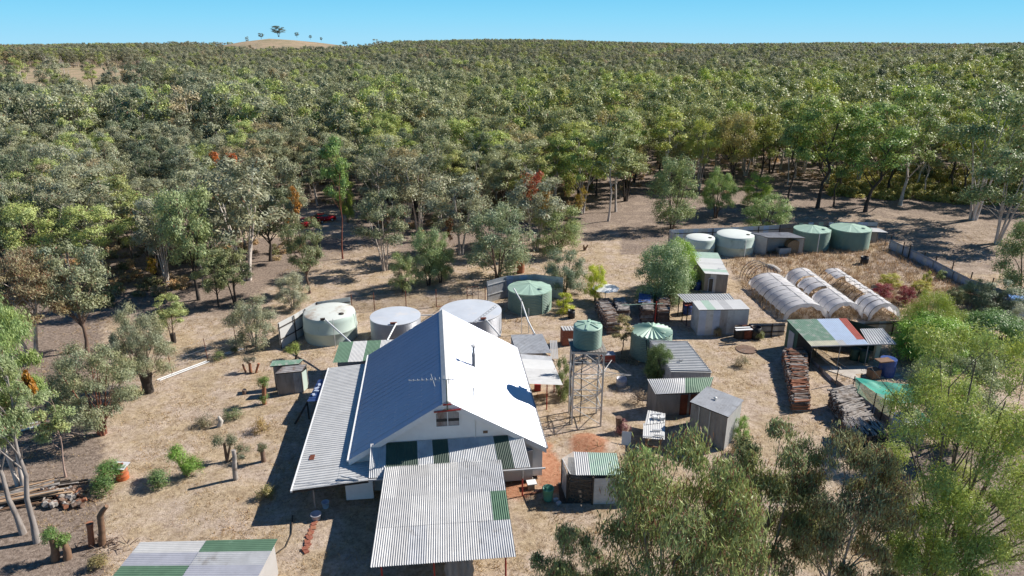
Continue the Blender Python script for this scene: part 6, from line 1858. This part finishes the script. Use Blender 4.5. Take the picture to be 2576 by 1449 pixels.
# ------------------------------------------------------------------ pruned trunks, clipped shrubs
def pruned():
    def trunk(name, label, pts, rad, bark='log_brown', tufts=(), cat='stump', tint=(.12, .19, .07), group=None, extra=()):
        q = np.array(pts[0], float); t = thing(name, label, cat, q, group)
        b = MB(); b.tube(pts, rad, 9); 
        for e in extra: b.tube(e[0], e[1], 8)
        o = b.build('trunk', M[bark], t)
        for c, r, n in tufts:
            me, _ = leaf_cloud([np.array(c) - q], [r], n, .15, .04, .25, int(r * 100 + n), .9, 14, .4, -.6)
            f = bpy.data.objects.new('foliage', me); COL.objects.link(f); f.parent = t
            f['tint'] = [float(q) * .74 for q in tint]; f['tip'] = .05
        return t
    def up(k, x, y, x2, y2):
        b = P(k, x, y); return b, Pd(k, x2, y2, b[1])
    b, e = up(7, 2065, 605, 2045, 345)
    trunk('pruned_trunk', 'pale bare trunk lopped at head height on the open yard', [b - (0, 0, .1), lerp(b, e, .5), lerp(b, e, .8) + (.05, 0, 0), e], [.2, .17, .16, .15], 'log_grey')
    b = P(7, 1990, 442); trunk('pruned_trunk', 'clump of lopped stems with grey tufts behind the pale bare trunk', [b, b + (0, 0, 1.6)], [.12, .1], 'log_brown',
        [(b + (-.4, 0, 1.8), .6, 900), (b + (.5, .3, 1.7), .6, 900), (b + (1.3, .2, .9), .6, 700), (b + (1.2, -.3, .5), .4, 400)], tint=(.13, .15, .10), extra=(([b, b + (.5, .1, 1.7)], [.1, .09]), ([b + (.2, 0, 0), b + (1.2, .2, 1.0)], [.08, .07])))
    b = P(7, 2312, 446); trunk('pruned_trunk', 'short lopped trunk with a dark tuft beside the verandah shade', [b, b + (0, 0, 1.3)], [.2, .16], 'log_brown', [(b + (0, 0, 1.25), .42, 700)], tint=(.12, .13, .08))
    b = P(7, 1640, 572); trunk('clipped_shrub', 'clipped shrub with two round green heads on a forked stem', [b, b + (-.3, 0, .8), b + (-.55, 0, 1.5)], [.13, .11, .08], 'log_brown', [(b + (-.6, 0, 1.75), .85, 2600), (b + (.5, -.1, .85), .82, 2600)], 'shrub', (.13, .24, .05), extra=(([b, b + (.5, -.1, .9)], [.1, .07]),))
    b = P(7, 1390, 668); trunk('clipped_shrub', 'low clipped round shrub midway across the open yard', [b, b + (0, 0, .5)], [.1, .08], 'log_brown', [(b + (0, 0, .62), .85, 2300)], 'shrub', (.11, .18, .07))
    b = P(7, 990, 625); trunk('clipped_shrub', 'clipped green shrub touching the orange drum', [b, b + (0, 0, .8)], [.1, .08], 'log_brown', [(b + (-.15, 0, 1.1), .9, 2500), (b + (.5, .1, .9), .6, 1200)], 'shrub', (.10, .19, .06))
    b = P(7, 935, 712); trunk('clipped_shrub', 'clipped round shrub in front of the orange drum, by the planks', [b, b + (0, 0, .6)], [.1, .08], 'log_brown', [(b + (0, 0, .75), .95, 2700)], 'shrub', (.09, .16, .05))
    b, e = up(7, 895, 1175, 935, 835); m1 = lerp(b, e, .75) + (-.35, 0, 0)
    trunk('pruned_trunk', 'tall crooked dead trunk, snapped at its reddish top', [b, lerp(b, m1, .5) + (.05, 0, 0), m1, lerp(m1, e, .5) + (-.05, 0, 0), e], [.24, .2, .2, .17, .13], 'timber')
    b, e = up(7, 803, 1185, 785, 985); trunk('pruned_trunk', 'shorter red-topped dead trunk beside the tall crooked one', [b, lerp(b, e, .7), e], [.2, .18, .22], 'log_red')
    for (x, y, x2, y2, r, lab) in ((485, 1310, 450, 1110, .58, 'lopped dark trunk with a bushy green head near the patched shed roof'), (590, 1295, 558, 1160, .42, 'bent lopped trunk with a small green tuft near the patched shed roof')):
        b, e = up(7, x, y, x2, y2); trunk('pruned_trunk', lab, [b - (0, 0, .05), lerp(b, e, .5) + (.1, 0, 0), e], [.27, .22, .18], 'timber', [(e + (0, 0, .15), r, 1500)], tint=(.11, .19, .06))
    b, e = up(7, 382, 155, 378, 45); trunk('pruned_trunk', 'short dark stump with a swollen top behind the pink-stemmed sapling', [b, lerp(b, e, .6), e], [.2, .2, .32], 'timber')
    b = P(8, 1262, 1292); trunk('pruned_trunk', 'thick charred stump at the foot of the regrowth gum', [b - (0, 0, .1), b + (0, 0, .9), b + (.05, 0, 1.9)], [.5, .45, .58], 'timber_dark')
    b = P(8, 1478, 872); trunk('pruned_trunk', 'dark stump at the foot of the flat-crowned small gum', [b - (0, 0, .1), b + (0, 0, 1.1)], [.26, .3], 'timber_dark')
    b = P(8, 2130, 1125); trunk('pruned_trunk', 'cluster of red-brown cut stems with grey leaves near the outhouses', [b, b + (0, 0, 1.0)], [.16, .14], 'log_red', [(b + (-.3, .1, 1.2), .5, 600), (b + (.3, .1, 1.4), .35, 300)], tint=(.12, .12, .09), extra=(([b + (.5, 0, 0), b + (.9, 0, 1.0)], [.1, .12]), ([b + (-.5, 0, 0), b + (-.7, 0, .9)], [.1, .1])))
    b, e = up(8, 2245, 1390, 2240, 1225); trunk('pruned_trunk', 'reddish lopped trunk topped by a green rosette, left of the outhouses', [b, e], [.2, .18], 'log_red', [(e + (0, 0, .2), .6, 1500), (b + (0, 0, .5), .55, 700)], tint=(.13, .20, .06))
    b, e = up(1, 490, 575, 480, 500); trunk('pruned_trunk', 'small bent trunk with a fresh green tuft before the stained tank', [b, lerp(b, e, .5) + (.15, 0, 0), e], [.14, .12, .1], 'timber_dark', [(e + (-.3, 0, .2), .75, 1800)], tint=(.18, .24, .06))
    b, e = up(3, 985, 1215, 982, 1085); trunk('pruned_trunk', 'old grey stump with pink-leaved regrowth between the tank stand and iron bench', [b, e], [.24, .27], 'log_brown', [(b + (.2, -.1, .45), .65, 1300), (e + (.35, 0, -.3), .25, 200)], tint=(.22, .10, .10))
    b = P(8, 2078, 1310); trunk('pruned_trunk', 'tiny cut stump in the shadow of the outhouses', [b, b + (0, 0, .5)], [.2, .2], 'log_brown')
    b = P(14 if False else 15, 1835, 1085); trunk('pruned_trunk', 'small dark forked stump on the bare ground above the umbrella', [b, b + (-.15, 0, .9)], [.2, .12], 'timber', extra=(([b, b + (.5, 0, .9)], [.18, .1]),))
    b = P(21, 388, 108); trunk('pruned_trunk', 'squat brown stump just outside the angled iron screen', [b, b + (0, 0, 1.6)], [.55, .6], 'log_red')
    # rubble of twigs at the tall stumps
    b = P(7, 870, 1190); m = MB(); rr = random.Random(4)
    for i in range(60):
        q = b + V3(rr.gauss(0, .8), rr.gauss(0, .45), .05); m.tube([q, q + V3(rr.uniform(-.8, .8), rr.uniform(-.5, .5), rr.uniform(.0, .4))], [.03, .012], 4)
    o = solo(m, 'cut_twigs', M['log_brown'], 'tangle of cut twigs at the foot of the crooked dead trunks', 'twigs'); o['kind'] = 'stuff'
    # dry shrubs and rock
    for x, y, r, tint, lab in ((1795, 125, .85, (.13, .13, .09), 'grey tussock shrub left of the white rock'), (2045, 75, .95, (.10, .14, .07), 'dark shrub right of the white rock'), (2300, 175, .9, (.26, .20, .09), 'golden dry tussock near the verandah shade'),
                               (2330, 760, .7, (.20, .19, .08), 'dry tussock on the edge of the verandah shade'), (870, 1370, .6, (.2, .18, .09), 'yellowish weed tuft before the patched shed roof')):
        b = P(7, x, y); trunk('tussock', lab, [b, b + (0, 0, .2)], [.06, .05], 'log_brown', [(b + (0, 0, .35), r, 1300)], 'tussock', tint)
    for x, y, r, tint, lab in ((1870, 1015, .7, (.12, .17, .07), 'small green weed by the short white pipe'), (1995, 960, .4, (.10, .12, .06), 'tiny dark stump-shoot by the short white pipe')):
        b = P(8, x, y); trunk('weed', lab, [b, b + (0, 0, .2)], [.05, .04], 'log_brown', [(b + (0, 0, .35), r, 800)], 'weed', tint)
    for x, y, r, tint, lab in ((2000, 1410 - 0, .6, (.30, .24, .13), 'pale dry tussock on the red soil heap'), (1840, 370, .6, (.24, .19, .10), 'dry bush against the barn wall'), (2210, 400, .6, (.15, .18, .07), 'green weed beside the barn drums'), (500, 870, .9, (.16, .15, .11), 'dusty grey shrub under the awning post'), (1150, 960, 1.0, (.18, .14, .10), 'dry brown thicket left of the low shed'), (1050, 600, 1.1, (.12, .12, .08), 'dark undergrowth at the foot of the reddish-topped tree'), (2060, 640, .8, (.20, .19, .12), 'thin grey weed on the bare yard')):
        b = P(3, min(x, 2210), min(y, 1400)); trunk('tussock', lab, [b, b + (0, 0, .2)], [.06, .05], 'log_brown', [(b + (0, 0, .4), r, 1100)], 'tussock', tint)
    b = P(7, 1920, 140); m = MB(); m.tube([b, b + (.25, 0, .55), b + (.1, 0, 1.0)], [.22, .2, .1], 7); solo(m, 'pale_rock', M['stone'], 'white upright rock between two dry shrubs on the yard', 'rock')
pruned()

# ------------------------------------------------------------------ mistletoe
def mistletoe():
    for i, (px, py, base, w, h, tint, lab) in enumerate((
            (1328, 470, 630, 48, 60, (.42, .10, .03), 'large red and orange mistletoe hanging in the silver gum'),
            (1352, 455, 630, 36, 45, (.50, .10, .05), 'scarlet mistletoe at the top of the silver gum'),
            (1372, 505, 630, 30, 60, (.34, .17, .02), 'amber mistletoe hanging lowest on the silver gum'),
            (1462, 500, 600, 34, 60, (.30, .18, .02), 'amber mistletoe beside an olive one, right of the silver gum'),
            (1437, 462, 600, 40, 60, (.22, .19, .03), 'olive-gold mistletoe high right of the silver gum'),
            (740, 505, 640, 32, 70, (.38, .15, .02), 'tall orange mistletoe above the bright red car'),
            (718, 545, 640, 26, 24, (.40, .16, .02), 'small orange mistletoe left of the bright red car'),
            (545, 398, 640, 30, 26, (.46, .12, .02), 'rust-red mistletoe high in the left woodland, left of a pair'),
            (585, 402, 640, 32, 24, (.48, .11, .02), 'rust-red mistletoe high in the left woodland, right of a pair'),
            (1132, 575, 642, 26, 55, (.34, .14, .05), 'brown-orange mistletoe behind the pair of young gums'),
            (1192, 465, 590, 34, 36, (.30, .17, .02), 'golden mistletoe left of the silver gum'),
            (75, 965, 1230, 28, 60, (.42, .17, .02), 'orange mistletoe on the pale multi-stemmed gum at the frame edge'),
            (383, 668, 760, 26, 34, (.30, .17, .02), 'golden mistletoe among dark trunks of the left woodland'))):
        D = P(0, px, base)[1] - .8
        c = Pd(0, px, py, D)
        t_ = D / ray(0, px, py)[1]
        rw = w * t_ / 2; rh = h * t_ / 2
        K = 7; rr = random.Random(i)
        cs = [np.array([rr.uniform(-.5, .5) * rw, rr.uniform(-.5, .5) * rw, (j / (K - 1) * 2 - 1) * rh * .8]) for j in range(K)]
        me, _ = leaf_cloud(cs, [rw * .62] * K, 900, .34, .08, .8, i + 50, 1.1, 9, .4, -1, 'mistletoe')
        o = bpy.data.objects.new('mistletoe', me); COL.objects.link(o); o.location = [float(x) for x in c]
        o['tint'] = [float(q) * k_ for q, k_ in zip(tint, (.58, .72, .8))]; o['tip'] = .12
        tag(o, lab, 'mistletoe', 'mistletoe clumps in the gums')
mistletoe()

# ------------------------------------------------------------------ woodland: nearest trees one by one, the rest as one mass
def woodland():
    rg = np.random.default_rng(77)
    rr = random.Random(21)
    cell = 6.0
    grid = {}
    def ok(x, y, dmin):
        gx, gy = int(x // cell), int(y // cell)
        k = int(dmin // cell) + 1
        for i in range(gx - k, gx + k + 1):
            for j in range(gy - k, gy + k + 1):
                for (a, b) in grid.get((i, j), ()):
                    if (a - x) ** 2 + (b - y) ** 2 < dmin * dmin: return False
        return True
    def put(x, y): grid.setdefault((int(x // cell), int(y // cell)), []).append((x, y))
    for x, y, w in HAND: put(x, y)
    pts = []
    N = 150000
    yy = np.sqrt(rg.uniform(70 ** 2, 1330 ** 2, N)); fr = rg.uniform(-.92, .92, N)
    # more tries close by
    yy[:50000] = rg.uniform(70, 330, 50000)
    xx = yy * fr
    zz = terrain(xx, yy)
    c = yy * cp - (zz - CAM_H) * sp
    px = 1288 + FPX * xx / c; py = 724.5 - FPX * (yy * sp + (zz - CAM_H) * cp) / c
    ey = edge_y(px)
    for i in range(N):
        x, y = xx[i], yy[i]
        if py[i] > ey[i] - 4: continue
        X, Y = px[i], py[i]
        if 530 < X < 900 and 522 < Y < 612: continue            # clearing with the cars
        if 868 < X < 935 and 470 < Y < 660: continue            # track
        if X < 445 and 365 + 22 * math.sin(X * .05) < y < 690 + 25 * math.sin(X * .09) and X < 400 + 40 * math.sin(y * .045) and rr.random() > .006: continue   # paddock
        if math.exp(-(((x + 395) / 120) ** 2 + ((y - 1230) / 190) ** 2)) + .6 * math.exp(-(((x + 290) / 100) ** 2 + ((y - 1230) / 190) ** 2)) > .30 and rr.random() > .0006: continue   # bald hill
        if X > 2100 and 440 < Y < 520 and rr.random() > .55: continue
        d = (6.6 if X > 1500 else 5.0) if y < 200 else (5.8 if y < 400 else 7.2)
        if not ok(x, y, d): continue
        put(x, y); pts.append((x, y, zz[i], X, Y))
    pts.sort(key=lambda p: p[1])
    def look(x, y, X):
        """species mix changes across the country: grey gums to the left, bright ones to the right"""
        n = .5 + .5 * math.sin(x * .021 + 2.1 * math.sin(y * .013)) * math.cos(y * .017 + x * .007)
        a = min(max((X - 500) / 1300, 0), 1)
        if y < 130: a *= .7
        far = min(max((y - 260) / 260, 0), 1)
        base = np.array(G_GREY) * (1 - a) + np.array((.165, .188, .080)) * a
        base = base * (1 - far) + np.array((.148, .155, .105)) * far
        u = rr.random(); nm = 'grey-green' if a < .4 else 'olive-green'
        if u < .13 + .12 * n: base = base * np.array((1.2, 1.32, .75)); nm = 'bright green'
        elif u < .22: base = base * np.array((1.22, 1.0, .95)); nm = 'brownish'
        elif u < .36: base = base * np.array((.58, .66, .62)); nm = 'dark green'
        elif u < .47 and a < .5: base = base * np.array((1.22, 1.2, 1.28)); nm = 'silvery'
        elif u < .49: base = base * np.array((1.2, 1.2, .75)); nm = 'yellow-olive'
        return base * rr.uniform(.85, 1.15), nm
    def size(x, y, X):
        a = min(max((X - 700) / 1100, 0), 1)
        h = 11.5 + 5.5 * a + rr.uniform(-2.5, 2.5)
        if y > 170: h = 15 + rr.uniform(-5, 5)
        if y > 500: h = 13.5 + rr.uniform(-2, 4)
        if X < 470 and 230 < y < 340: h = 10.5 + rr.uniform(-2, 1)
        if math.hypot(x + 370, y - 1040) < 190 and y > 850: h *= .6
        return h
    kinds = ['tall0', 'tall1', 'tall2', 'tall3', 'spread0', 'spread1', 'spread2', 'spread3', 'multi0', 'multi1', 'multi2', 'slim0', 'slim1', 'slim2']
    NEAR = 232
    near, rest = pts[:NEAR], pts[NEAR:]
    words = 'first second third fourth fifth sixth seventh eighth ninth tenth eleventh twelfth thirteenth fourteenth fifteenth sixteenth seventeenth eighteenth nineteenth twentieth'.split()
    tens = {20: 'twenty', 30: 'thirty', 40: 'forty'}
    def nth(i):
        if i < 20: return words[i]
        k = (i + 1) // 10 * 10; r = (i + 1) % 10
        return {20: 'twentieth', 30: 'thirtieth', 40: 'fortieth'}[k] if r == 0 else tens[k] + '-' + words[r - 1]
    rows = 8
    for r in range(rows):
        chunk = sorted(near[r * len(near) // rows:(r + 1) * len(near) // rows], key=lambda p: p[3])
        for i, (x, y, z, X, Y) in enumerate(chunk):
            tint, nm = look(x, y, X); h = size(x, y, X)
            u = rr.random()
            bark, bn = (CREAM, 'white') if u < .4 else ((PALE, 'pale') if u < .62 else ((DARK, 'dark') if u < .85 else (BROWN, 'brown')))
            k = rr.choice(kinds)
            if u > .97 and r > 2: k = 'dead%d' % (i % 3); bark, bn = CREAM, 'white'
            w = h * rr.uniform(.46, .66) * (.66 if 'slim' in k else 1) * (.86 if X > 1500 else 1)
            s = 'tall' if h > 15.5 else ('low' if h < 11.5 else 'mid-height')
            lab = f"{s} {nm} {'narrow ' if 'slim' in k else ''}gum with {bn} trunk, {nth(i)} from left in woodland row {['one', 'two', 'three', 'four', 'five', 'six', 'seven', 'eight'][r]}"
            if 'dead' in k: lab = f"leafless white gum skeleton, {nth(i)} from left in woodland row {['one', 'two', 'three', 'four', 'five', 'six', 'seven', 'eight'][r]}"
            plant('gum_tree', lab, 'tree', (x, y, z - .05), k, h, w, tint, bark, .03, rr.uniform(0, 6.28), 'gums of the near woodland')
    # ---------------- everything further off
    lod = bpy.data.collections.new('woodland_kinds')
    kinds_far = []
    for i in range(7):
        if i < 3: p = gum(300 + i, 15, 8.5, .36, 11, .21, 1, .26, 'dome', 2700, (.52, .27), .3)
        elif i < 6: p = gum(300 + i, 13, 9.5, .36, 12, .19, 2, .28, 'flat', 2700, (.52, .27), .3)
        else: p = gum(300 + i, 13, 4.6, .05, 22, .18, 1, .2, 'cone', 2200, (.46, .22), .0, 1.1, low=-.8)
        b_ = [p.trunk, p.crown]
        tv = np.array([v.co[:] for v in p.trunk.vertices]); cv = np.array([v.co[:] for v in p.crown.vertices])
        tf = [tuple(f.vertices) for f in p.trunk.polygons]; nt = len(tv)
        me = bpy.data.meshes.new('far_gum')
        nq = len(cv) // 4
        me.from_pydata(np.vstack([tv, cv]).tolist(), [], tf + [(nt + 4 * j, nt + 4 * j + 1, nt + 4 * j + 2, nt + 4 * j + 3) for j in range(nq)])
        me.materials.append(M['bark']); me.materials.append(M['leaf'])
        me.polygons.foreach_set('material_index', np.array([0] * len(tf) + [1] * nq, dtype=np.int32))
        o = bpy.data.objects.new('far_gum_%d' % i, me); lod.objects.link(o)
    me = bpy.data.meshes.new('woodland')
    P_, Tt, Bk, Sc, Rt, Ix = [], [], [], [], [], []
    for (x, y, z, X, Y) in rest:
        tint, nm = look(x, y, X); h = size(x, y, X)
        ix = rr.randrange(6)
        if 480 < y < 1000 and 1150 < X < 1500 and rr.random() < .3 or rr.random() < .02:
            ix = 6; tint = np.array((.06, .085, .05))
        if 2130 < X < 2450 and 165 < Y < 300 and 170 < y < 300 and rr.random() < .22:
            ix = 6; tint = np.array((.05, .07, .045)); h *= 1.15
        u = rr.random(); bark = CREAM if u < .4 else (PALE if u < .6 else DARK)
        H0 = 15 if ix < 3 else 13
        s = h / H0
        P_.append((x, y, z - .1)); Tt.append(tint); Bk.append(bark); Sc.append((s * rr.uniform(.85, 1.1), s * rr.uniform(.85, 1.1), s)); Rt.append((0, 0, rr.uniform(0, 6.28))); Ix.append(ix)
    me.from_pydata(P_, [], [])
    for nm, arr in (('tint', Tt), ('bark', Bk), ('scl', Sc), ('rot', Rt)):
        a = me.attributes.new(nm, 'FLOAT_VECTOR', 'POINT'); a.data.foreach_set('vector', np.array(arr, dtype=np.float32).ravel())
    a = me.attributes.new('tip', 'FLOAT', 'POINT'); a.data.foreach_set('value', np.full(len(P_), .03, dtype=np.float32))
    a = me.attributes.new('idx', 'INT', 'POINT'); a.data.foreach_set('value', np.array(Ix, dtype=np.int32))
    o = bpy.data.objects.new('far_woodland', me); COL.objects.link(o)
    tag(o, 'dense gum woodland stretching away to the skyline', 'woodland', None, 'stuff')
    scatter(o, lod)
    print('trees', len(near), len(rest))

def scatter(o, coll):
    ng = bpy.data.node_groups.new('scatter_' + o.name, 'GeometryNodeTree')
    ng.interface.new_socket('Geometry', in_out='INPUT', socket_type='NodeSocketGeometry')
    ng.interface.new_socket('Geometry', in_out='OUTPUT', socket_type='NodeSocketGeometry')
    N, L = ng.nodes, ng.links
    gi = N.new('NodeGroupInput'); go = N.new('NodeGroupOutput')
    ip = N.new('GeometryNodeInstanceOnPoints'); ci = N.new('GeometryNodeCollectionInfo')
    ci.inputs['Collection'].default_value = coll
    ci.inputs['Separate Children'].default_value = True
    ci.inputs['Reset Children'].default_value = True
    ip.inputs['Pick Instance'].default_value = True
    def na(n, t):
        a = N.new('GeometryNodeInputNamedAttribute'); a.data_type = t; a.inputs['Name'].default_value = n; return a
    def outp(a): return [s for s in a.outputs if s.enabled and s.name == 'Attribute'][0]
    L.new(gi.outputs[0], ip.inputs['Points'])
    L.new(ci.outputs[0], ip.inputs['Instance'])
    L.new(outp(na('idx', 'INT')), ip.inputs['Instance Index'])
    L.new(outp(na('scl', 'FLOAT_VECTOR')), ip.inputs['Scale'])
    L.new(outp(na('rot', 'FLOAT_VECTOR')), ip.inputs['Rotation'])
    L.new(ip.outputs[0], go.inputs[0])
    m = o.modifiers.new('scatter', 'NODES'); m.node_group = ng

woodland()

def undergrowth():
    rr = random.Random(9); rg = np.random.default_rng(9)
    coll = bpy.data.collections.new('undergrowth_kinds')
    for i in range(3):
        p = gum(400 + i, 1.5, 2.2, .05, 9, .24, 3, .05, 'dome', 420, (.34, .12), .0, .8)
        cv = np.array([v.co[:] for v in p.crown.vertices]); nq = len(cv) // 4
        me = bpy.data.meshes.new('scrub'); me.from_pydata(cv.tolist(), [], [(4 * j, 4 * j + 1, 4 * j + 2, 4 * j + 3) for j in range(nq)]); me.materials.append(M['leaf'])
        o = bpy.data.objects.new('scrub_%d' % i, me); coll.objects.link(o)
    P_, Tt, Sc, Rt, Ix = [], [], [], [], []
    for _ in range(26000):
        y = rr.uniform(75, 260); x = y * rr.uniform(-.85, .85)
        X, Y = proj(x, y, 0)
        e = float(edge_y(X))
        if Y > e + 6 or (530 < X < 900 and 522 < Y < 612) or (868 < X < 935 and 470 < Y < 660): continue
        scrub = X > 2080 and 430 < Y < 515
        if not scrub and rr.random() > .20: continue
        if scrub and rr.random() > .75: continue
        n = math.sin(x * .11 + 1.7) * math.cos(y * .09 + x * .03)
        if n < -.15 and not scrub: continue
        s = rr.uniform(.5, 1.1) * (1.25 if scrub else .8)
        tint = (.22, .215, .07) if scrub else rr.choice([(.24, .18, .11), (.14, .15, .08), (.19, .16, .10), (.30, .22, .13)])
        P_.append((x, y, gz(x, y))); Tt.append(np.array(tint) * rr.uniform(.7, 1.2)); Sc.append((s, s, s * rr.uniform(.6, 1.2))); Rt.append((0, 0, rr.uniform(0, 6.28))); Ix.append(rr.randrange(3))
    me = bpy.data.meshes.new('undergrowth'); me.from_pydata(P_, [], [])
    for nm, arr in (('tint', Tt), ('scl', Sc), ('rot', Rt)):
        a = me.attributes.new(nm, 'FLOAT_VECTOR', 'POINT'); a.data.foreach_set('vector', np.array(arr, dtype=np.float32).ravel())
    a = me.attributes.new('tip', 'FLOAT', 'POINT'); a.data.foreach_set('value', np.full(len(P_), .08, dtype=np.float32))
    a = me.attributes.new('idx', 'INT', 'POINT'); a.data.foreach_set('value', np.array(Ix, dtype=np.int32))
    o = bpy.data.objects.new('undergrowth', me); COL.objects.link(o)
    tag(o, 'low dry scrub and weeds beneath the gums', 'undergrowth', None, 'stuff')
    scatter(o, coll)
undergrowth()

# ------------------------------------------------------------------ lone trees on the bald hill, dead trees by the far paddock
def far_singles():
    for px, py, h, w, lab in ((700, 80, 15, 22, 'broad lone gum on the crest of the bald hill'), (655, 77, 8, 9, 'small gum left of the broad lone gum on the bald hill'), (745, 75, 7, 7, 'small gum right of the broad lone gum on the bald hill'), (779, 76, 6, 5, 'thin small gum midway along the bald hill crest'), (865, 82, 6, 9, 'low dark gum at the end of the bald hill crest'), (806, 77, 6, 4, 'tiny gum beyond the middle of the bald hill crest')):
        D = 1232.0
        x = Pd(0, px, py, D)[0]
        plant('gum_tree', lab, 'tree', (x, D, gz(x, D) - .2), 'spread1', h * 1.15, w, (.085, .105, .08), DARK, 0, px)
    for px, by, ty, lab, kd in ((165, 206, 135, 'bare white dead gum leaning at the edge of the far paddock', 'dead0'), (278, 190, 138, 'white-limbed dead gum standing in the far paddock', 'dead1'), (125, 196, 130, 'twisted white dead gum at the far paddock, left of the leaning one', 'dead2'), (330, 190, 140, 'small white dead gum at the back of the far paddock', 'dead0'), (650, 182, 105, 'tall white dead gum beyond the paddock', 'dead1')):
        q = P(0, px, by); q[2] = gz(q[0], q[1])
        hh = Pd(0, px, ty, q[1])[2] - q[2]
        plant('dead_tree', lab, 'dead tree', q, kd, hh, hh * .75, G_GREY, CREAM, 0, px)
    for px, by, ty, lab, kd in ((1350, 372, 268, 'huge dead gum with twisted white limbs in the middle of the woodland', 'dead2'), (735, 300, 225, 'white-limbed dead gum above the left woodland', 'dead1'), (430, 330, 248, 'pale dead limbs rising from the left woodland', 'dead0')):
        q = P(0, px, by); hh = Pd(0, px, ty, q[1])[2]
        plant('dead_tree', lab, 'dead tree', q, kd, hh, hh * .8, G_GREY, CREAM, 0, px)
    for px, by, ty, w, lab in ((2195, 300, 165, 55, 'dark native pine in the right woodland, left of the dark group'), (2330, 320, 180, 70, 'largest dark native pine of the group in the right woodland'), (2372, 310, 195, 52, 'dark native pine beside the largest one'), (2442, 318, 190, 34, 'slender dark native pine apart from the group'), (2385, 262, 160, 40, 'dark native pine at the back of the group'), (560, 260, 185, 46, 'rounded dark native pine in the left woodland')):
        q = P(0, px, by); hh = Pd(0, px, ty, q[1])[2]; t_ = q[1] / ray(0, px, by)[1]
        plant('native_pine', lab, 'tree', q, 'cypress', hh, w * t_, (.055, .075, .045), BROWN, 0, px, 'dark native pines')
far_singles()

# ------------------------------------------------------------------ dry grass
def grass():
    rg = np.random.default_rng(4)
    def zone(n, test, hmin, hmax, blades, spread):
        y = rg.uniform(26, 118, n * 4); x = y * rg.uniform(-.85, .85, n * 4)
        z = terrain(x, y)
        c = y * cp - (z - CAM_H) * sp
        X = 1288 + FPX * x / c; Y = 724.5 - FPX * (y * sp + (z - CAM_H) * cp) / c
        keep = test(x, y, X, Y)
        x, y, z = x[keep][:n], y[keep][:n], z[keep][:n]
        m = len(x)
        px = np.repeat(x, blades) + rg.normal(0, spread, m * blades); py = np.repeat(y, blades) + rg.normal(0, spread, m * blades); pz = np.repeat(z, blades)
        h = rg.uniform(hmin, hmax, m * blades)
        a = rg.uniform(0, 2 * np.pi, m * blades); w = rg.uniform(.012, .03, m * blades) + h * .02
        l = rg.uniform(.2, 1.1, m * blades) * h; la = rg.uniform(0, 2 * np.pi, m * blades)
        b0 = np.stack([px - np.cos(a) * w, py - np.sin(a) * w, pz - .02], 1); b1 = np.stack([px + np.cos(a) * w, py + np.sin(a) * w, pz - .02], 1)
        tp = np.stack([px + np.cos(la) * l, py + np.sin(la) * l, pz + h], 1)
        return np.stack([b0, b1, tp], 1).reshape(-1, 3)
    def make(name, parts, tint, label):
        v = np.vstack(parts); n = len(v) // 3
        me = bpy.data.meshes.new(name)
        me.vertices.add(len(v)); me.vertices.foreach_set('co', v.astype(np.float32).ravel())
        me.loops.add(n * 3); me.polygons.add(n)
        me.loops.foreach_set('vertex_index', np.arange(n * 3, dtype=np.int32))
        me.polygons.foreach_set('loop_start', np.arange(0, n * 3, 3, dtype=np.int32))
        me.update(calc_edges=True); me.materials.append(M['leaf'])
        o = bpy.data.objects.new(name, me); COL.objects.link(o); o['tint'] = list(tint); o['tip'] = .06
        tag(o, label, 'grass', None, 'stuff')
    slab = [P(6, 690, 640), P(6, 1230, 640), P(6, 1450, 720), P(6, 1050, 760)]
    sx0, sx1 = min(p[0] for p in slab), max(p[0] for p in slab); sy0, sy1 = min(p[1] for p in slab), max(p[1] for p in slab)
    noslab = lambda x, y: ~((x > sx0) & (x < sx1) & (y > sy0) & (y < sy1))
    pat = lambda x, y: np.sin(x * .55 + 1.3 * np.sin(y * .31)) * np.cos(y * .48 + .8 * np.sin(x * .27)) + .35 * np.sin(x * 1.9) * np.sin(y * 1.7)
    yard = lambda x, y, X, Y: (Y > edge_y(X) + 30) & (rg.random(len(x)) < np.clip(.30 + .6 * pat(x, y), .03, 1)) & noslab(x, y)
    pad = lambda x, y, X, Y: (X > 1845) & (Y > 598) & (Y < 805) & (X < 2520) & (X - 1850 > (Y - 700) * .9) & (Y - 610 > (X - 2230) * .45)
    fence = lambda x, y, X, Y: ((np.abs(X - 700 - (Y - 800)) < 0) | ((X > 880) & (X < 1300) & (np.abs(Y - (775 + (X - 900) * .0)) < 6)) | (np.hypot(x - 2.0, y - 77) < 4.2) & (np.hypot(x - 2, y - 77) > 2.6) | ((X > 2045) & (X < 2140) & (np.abs(Y - 935 - (X - 2090) * .75) < 14)) | ((X > 1445) & (X < 1530) & (np.abs(Y - 1115) < 12)))
    make('dry_grass', [zone(17000, yard, .05, .20, 7, .13), zone(2600, fence, .2, .55, 9, .15)], (.235, .18, .11), 'sparse straw-coloured dry grass on the yard')
    make('paddock_grass', [zone(9000, pad, .25, .75, 9, .22)], (.185, .135, .088), 'tall rusty-gold dry grass around the plastic tunnels')
grass()
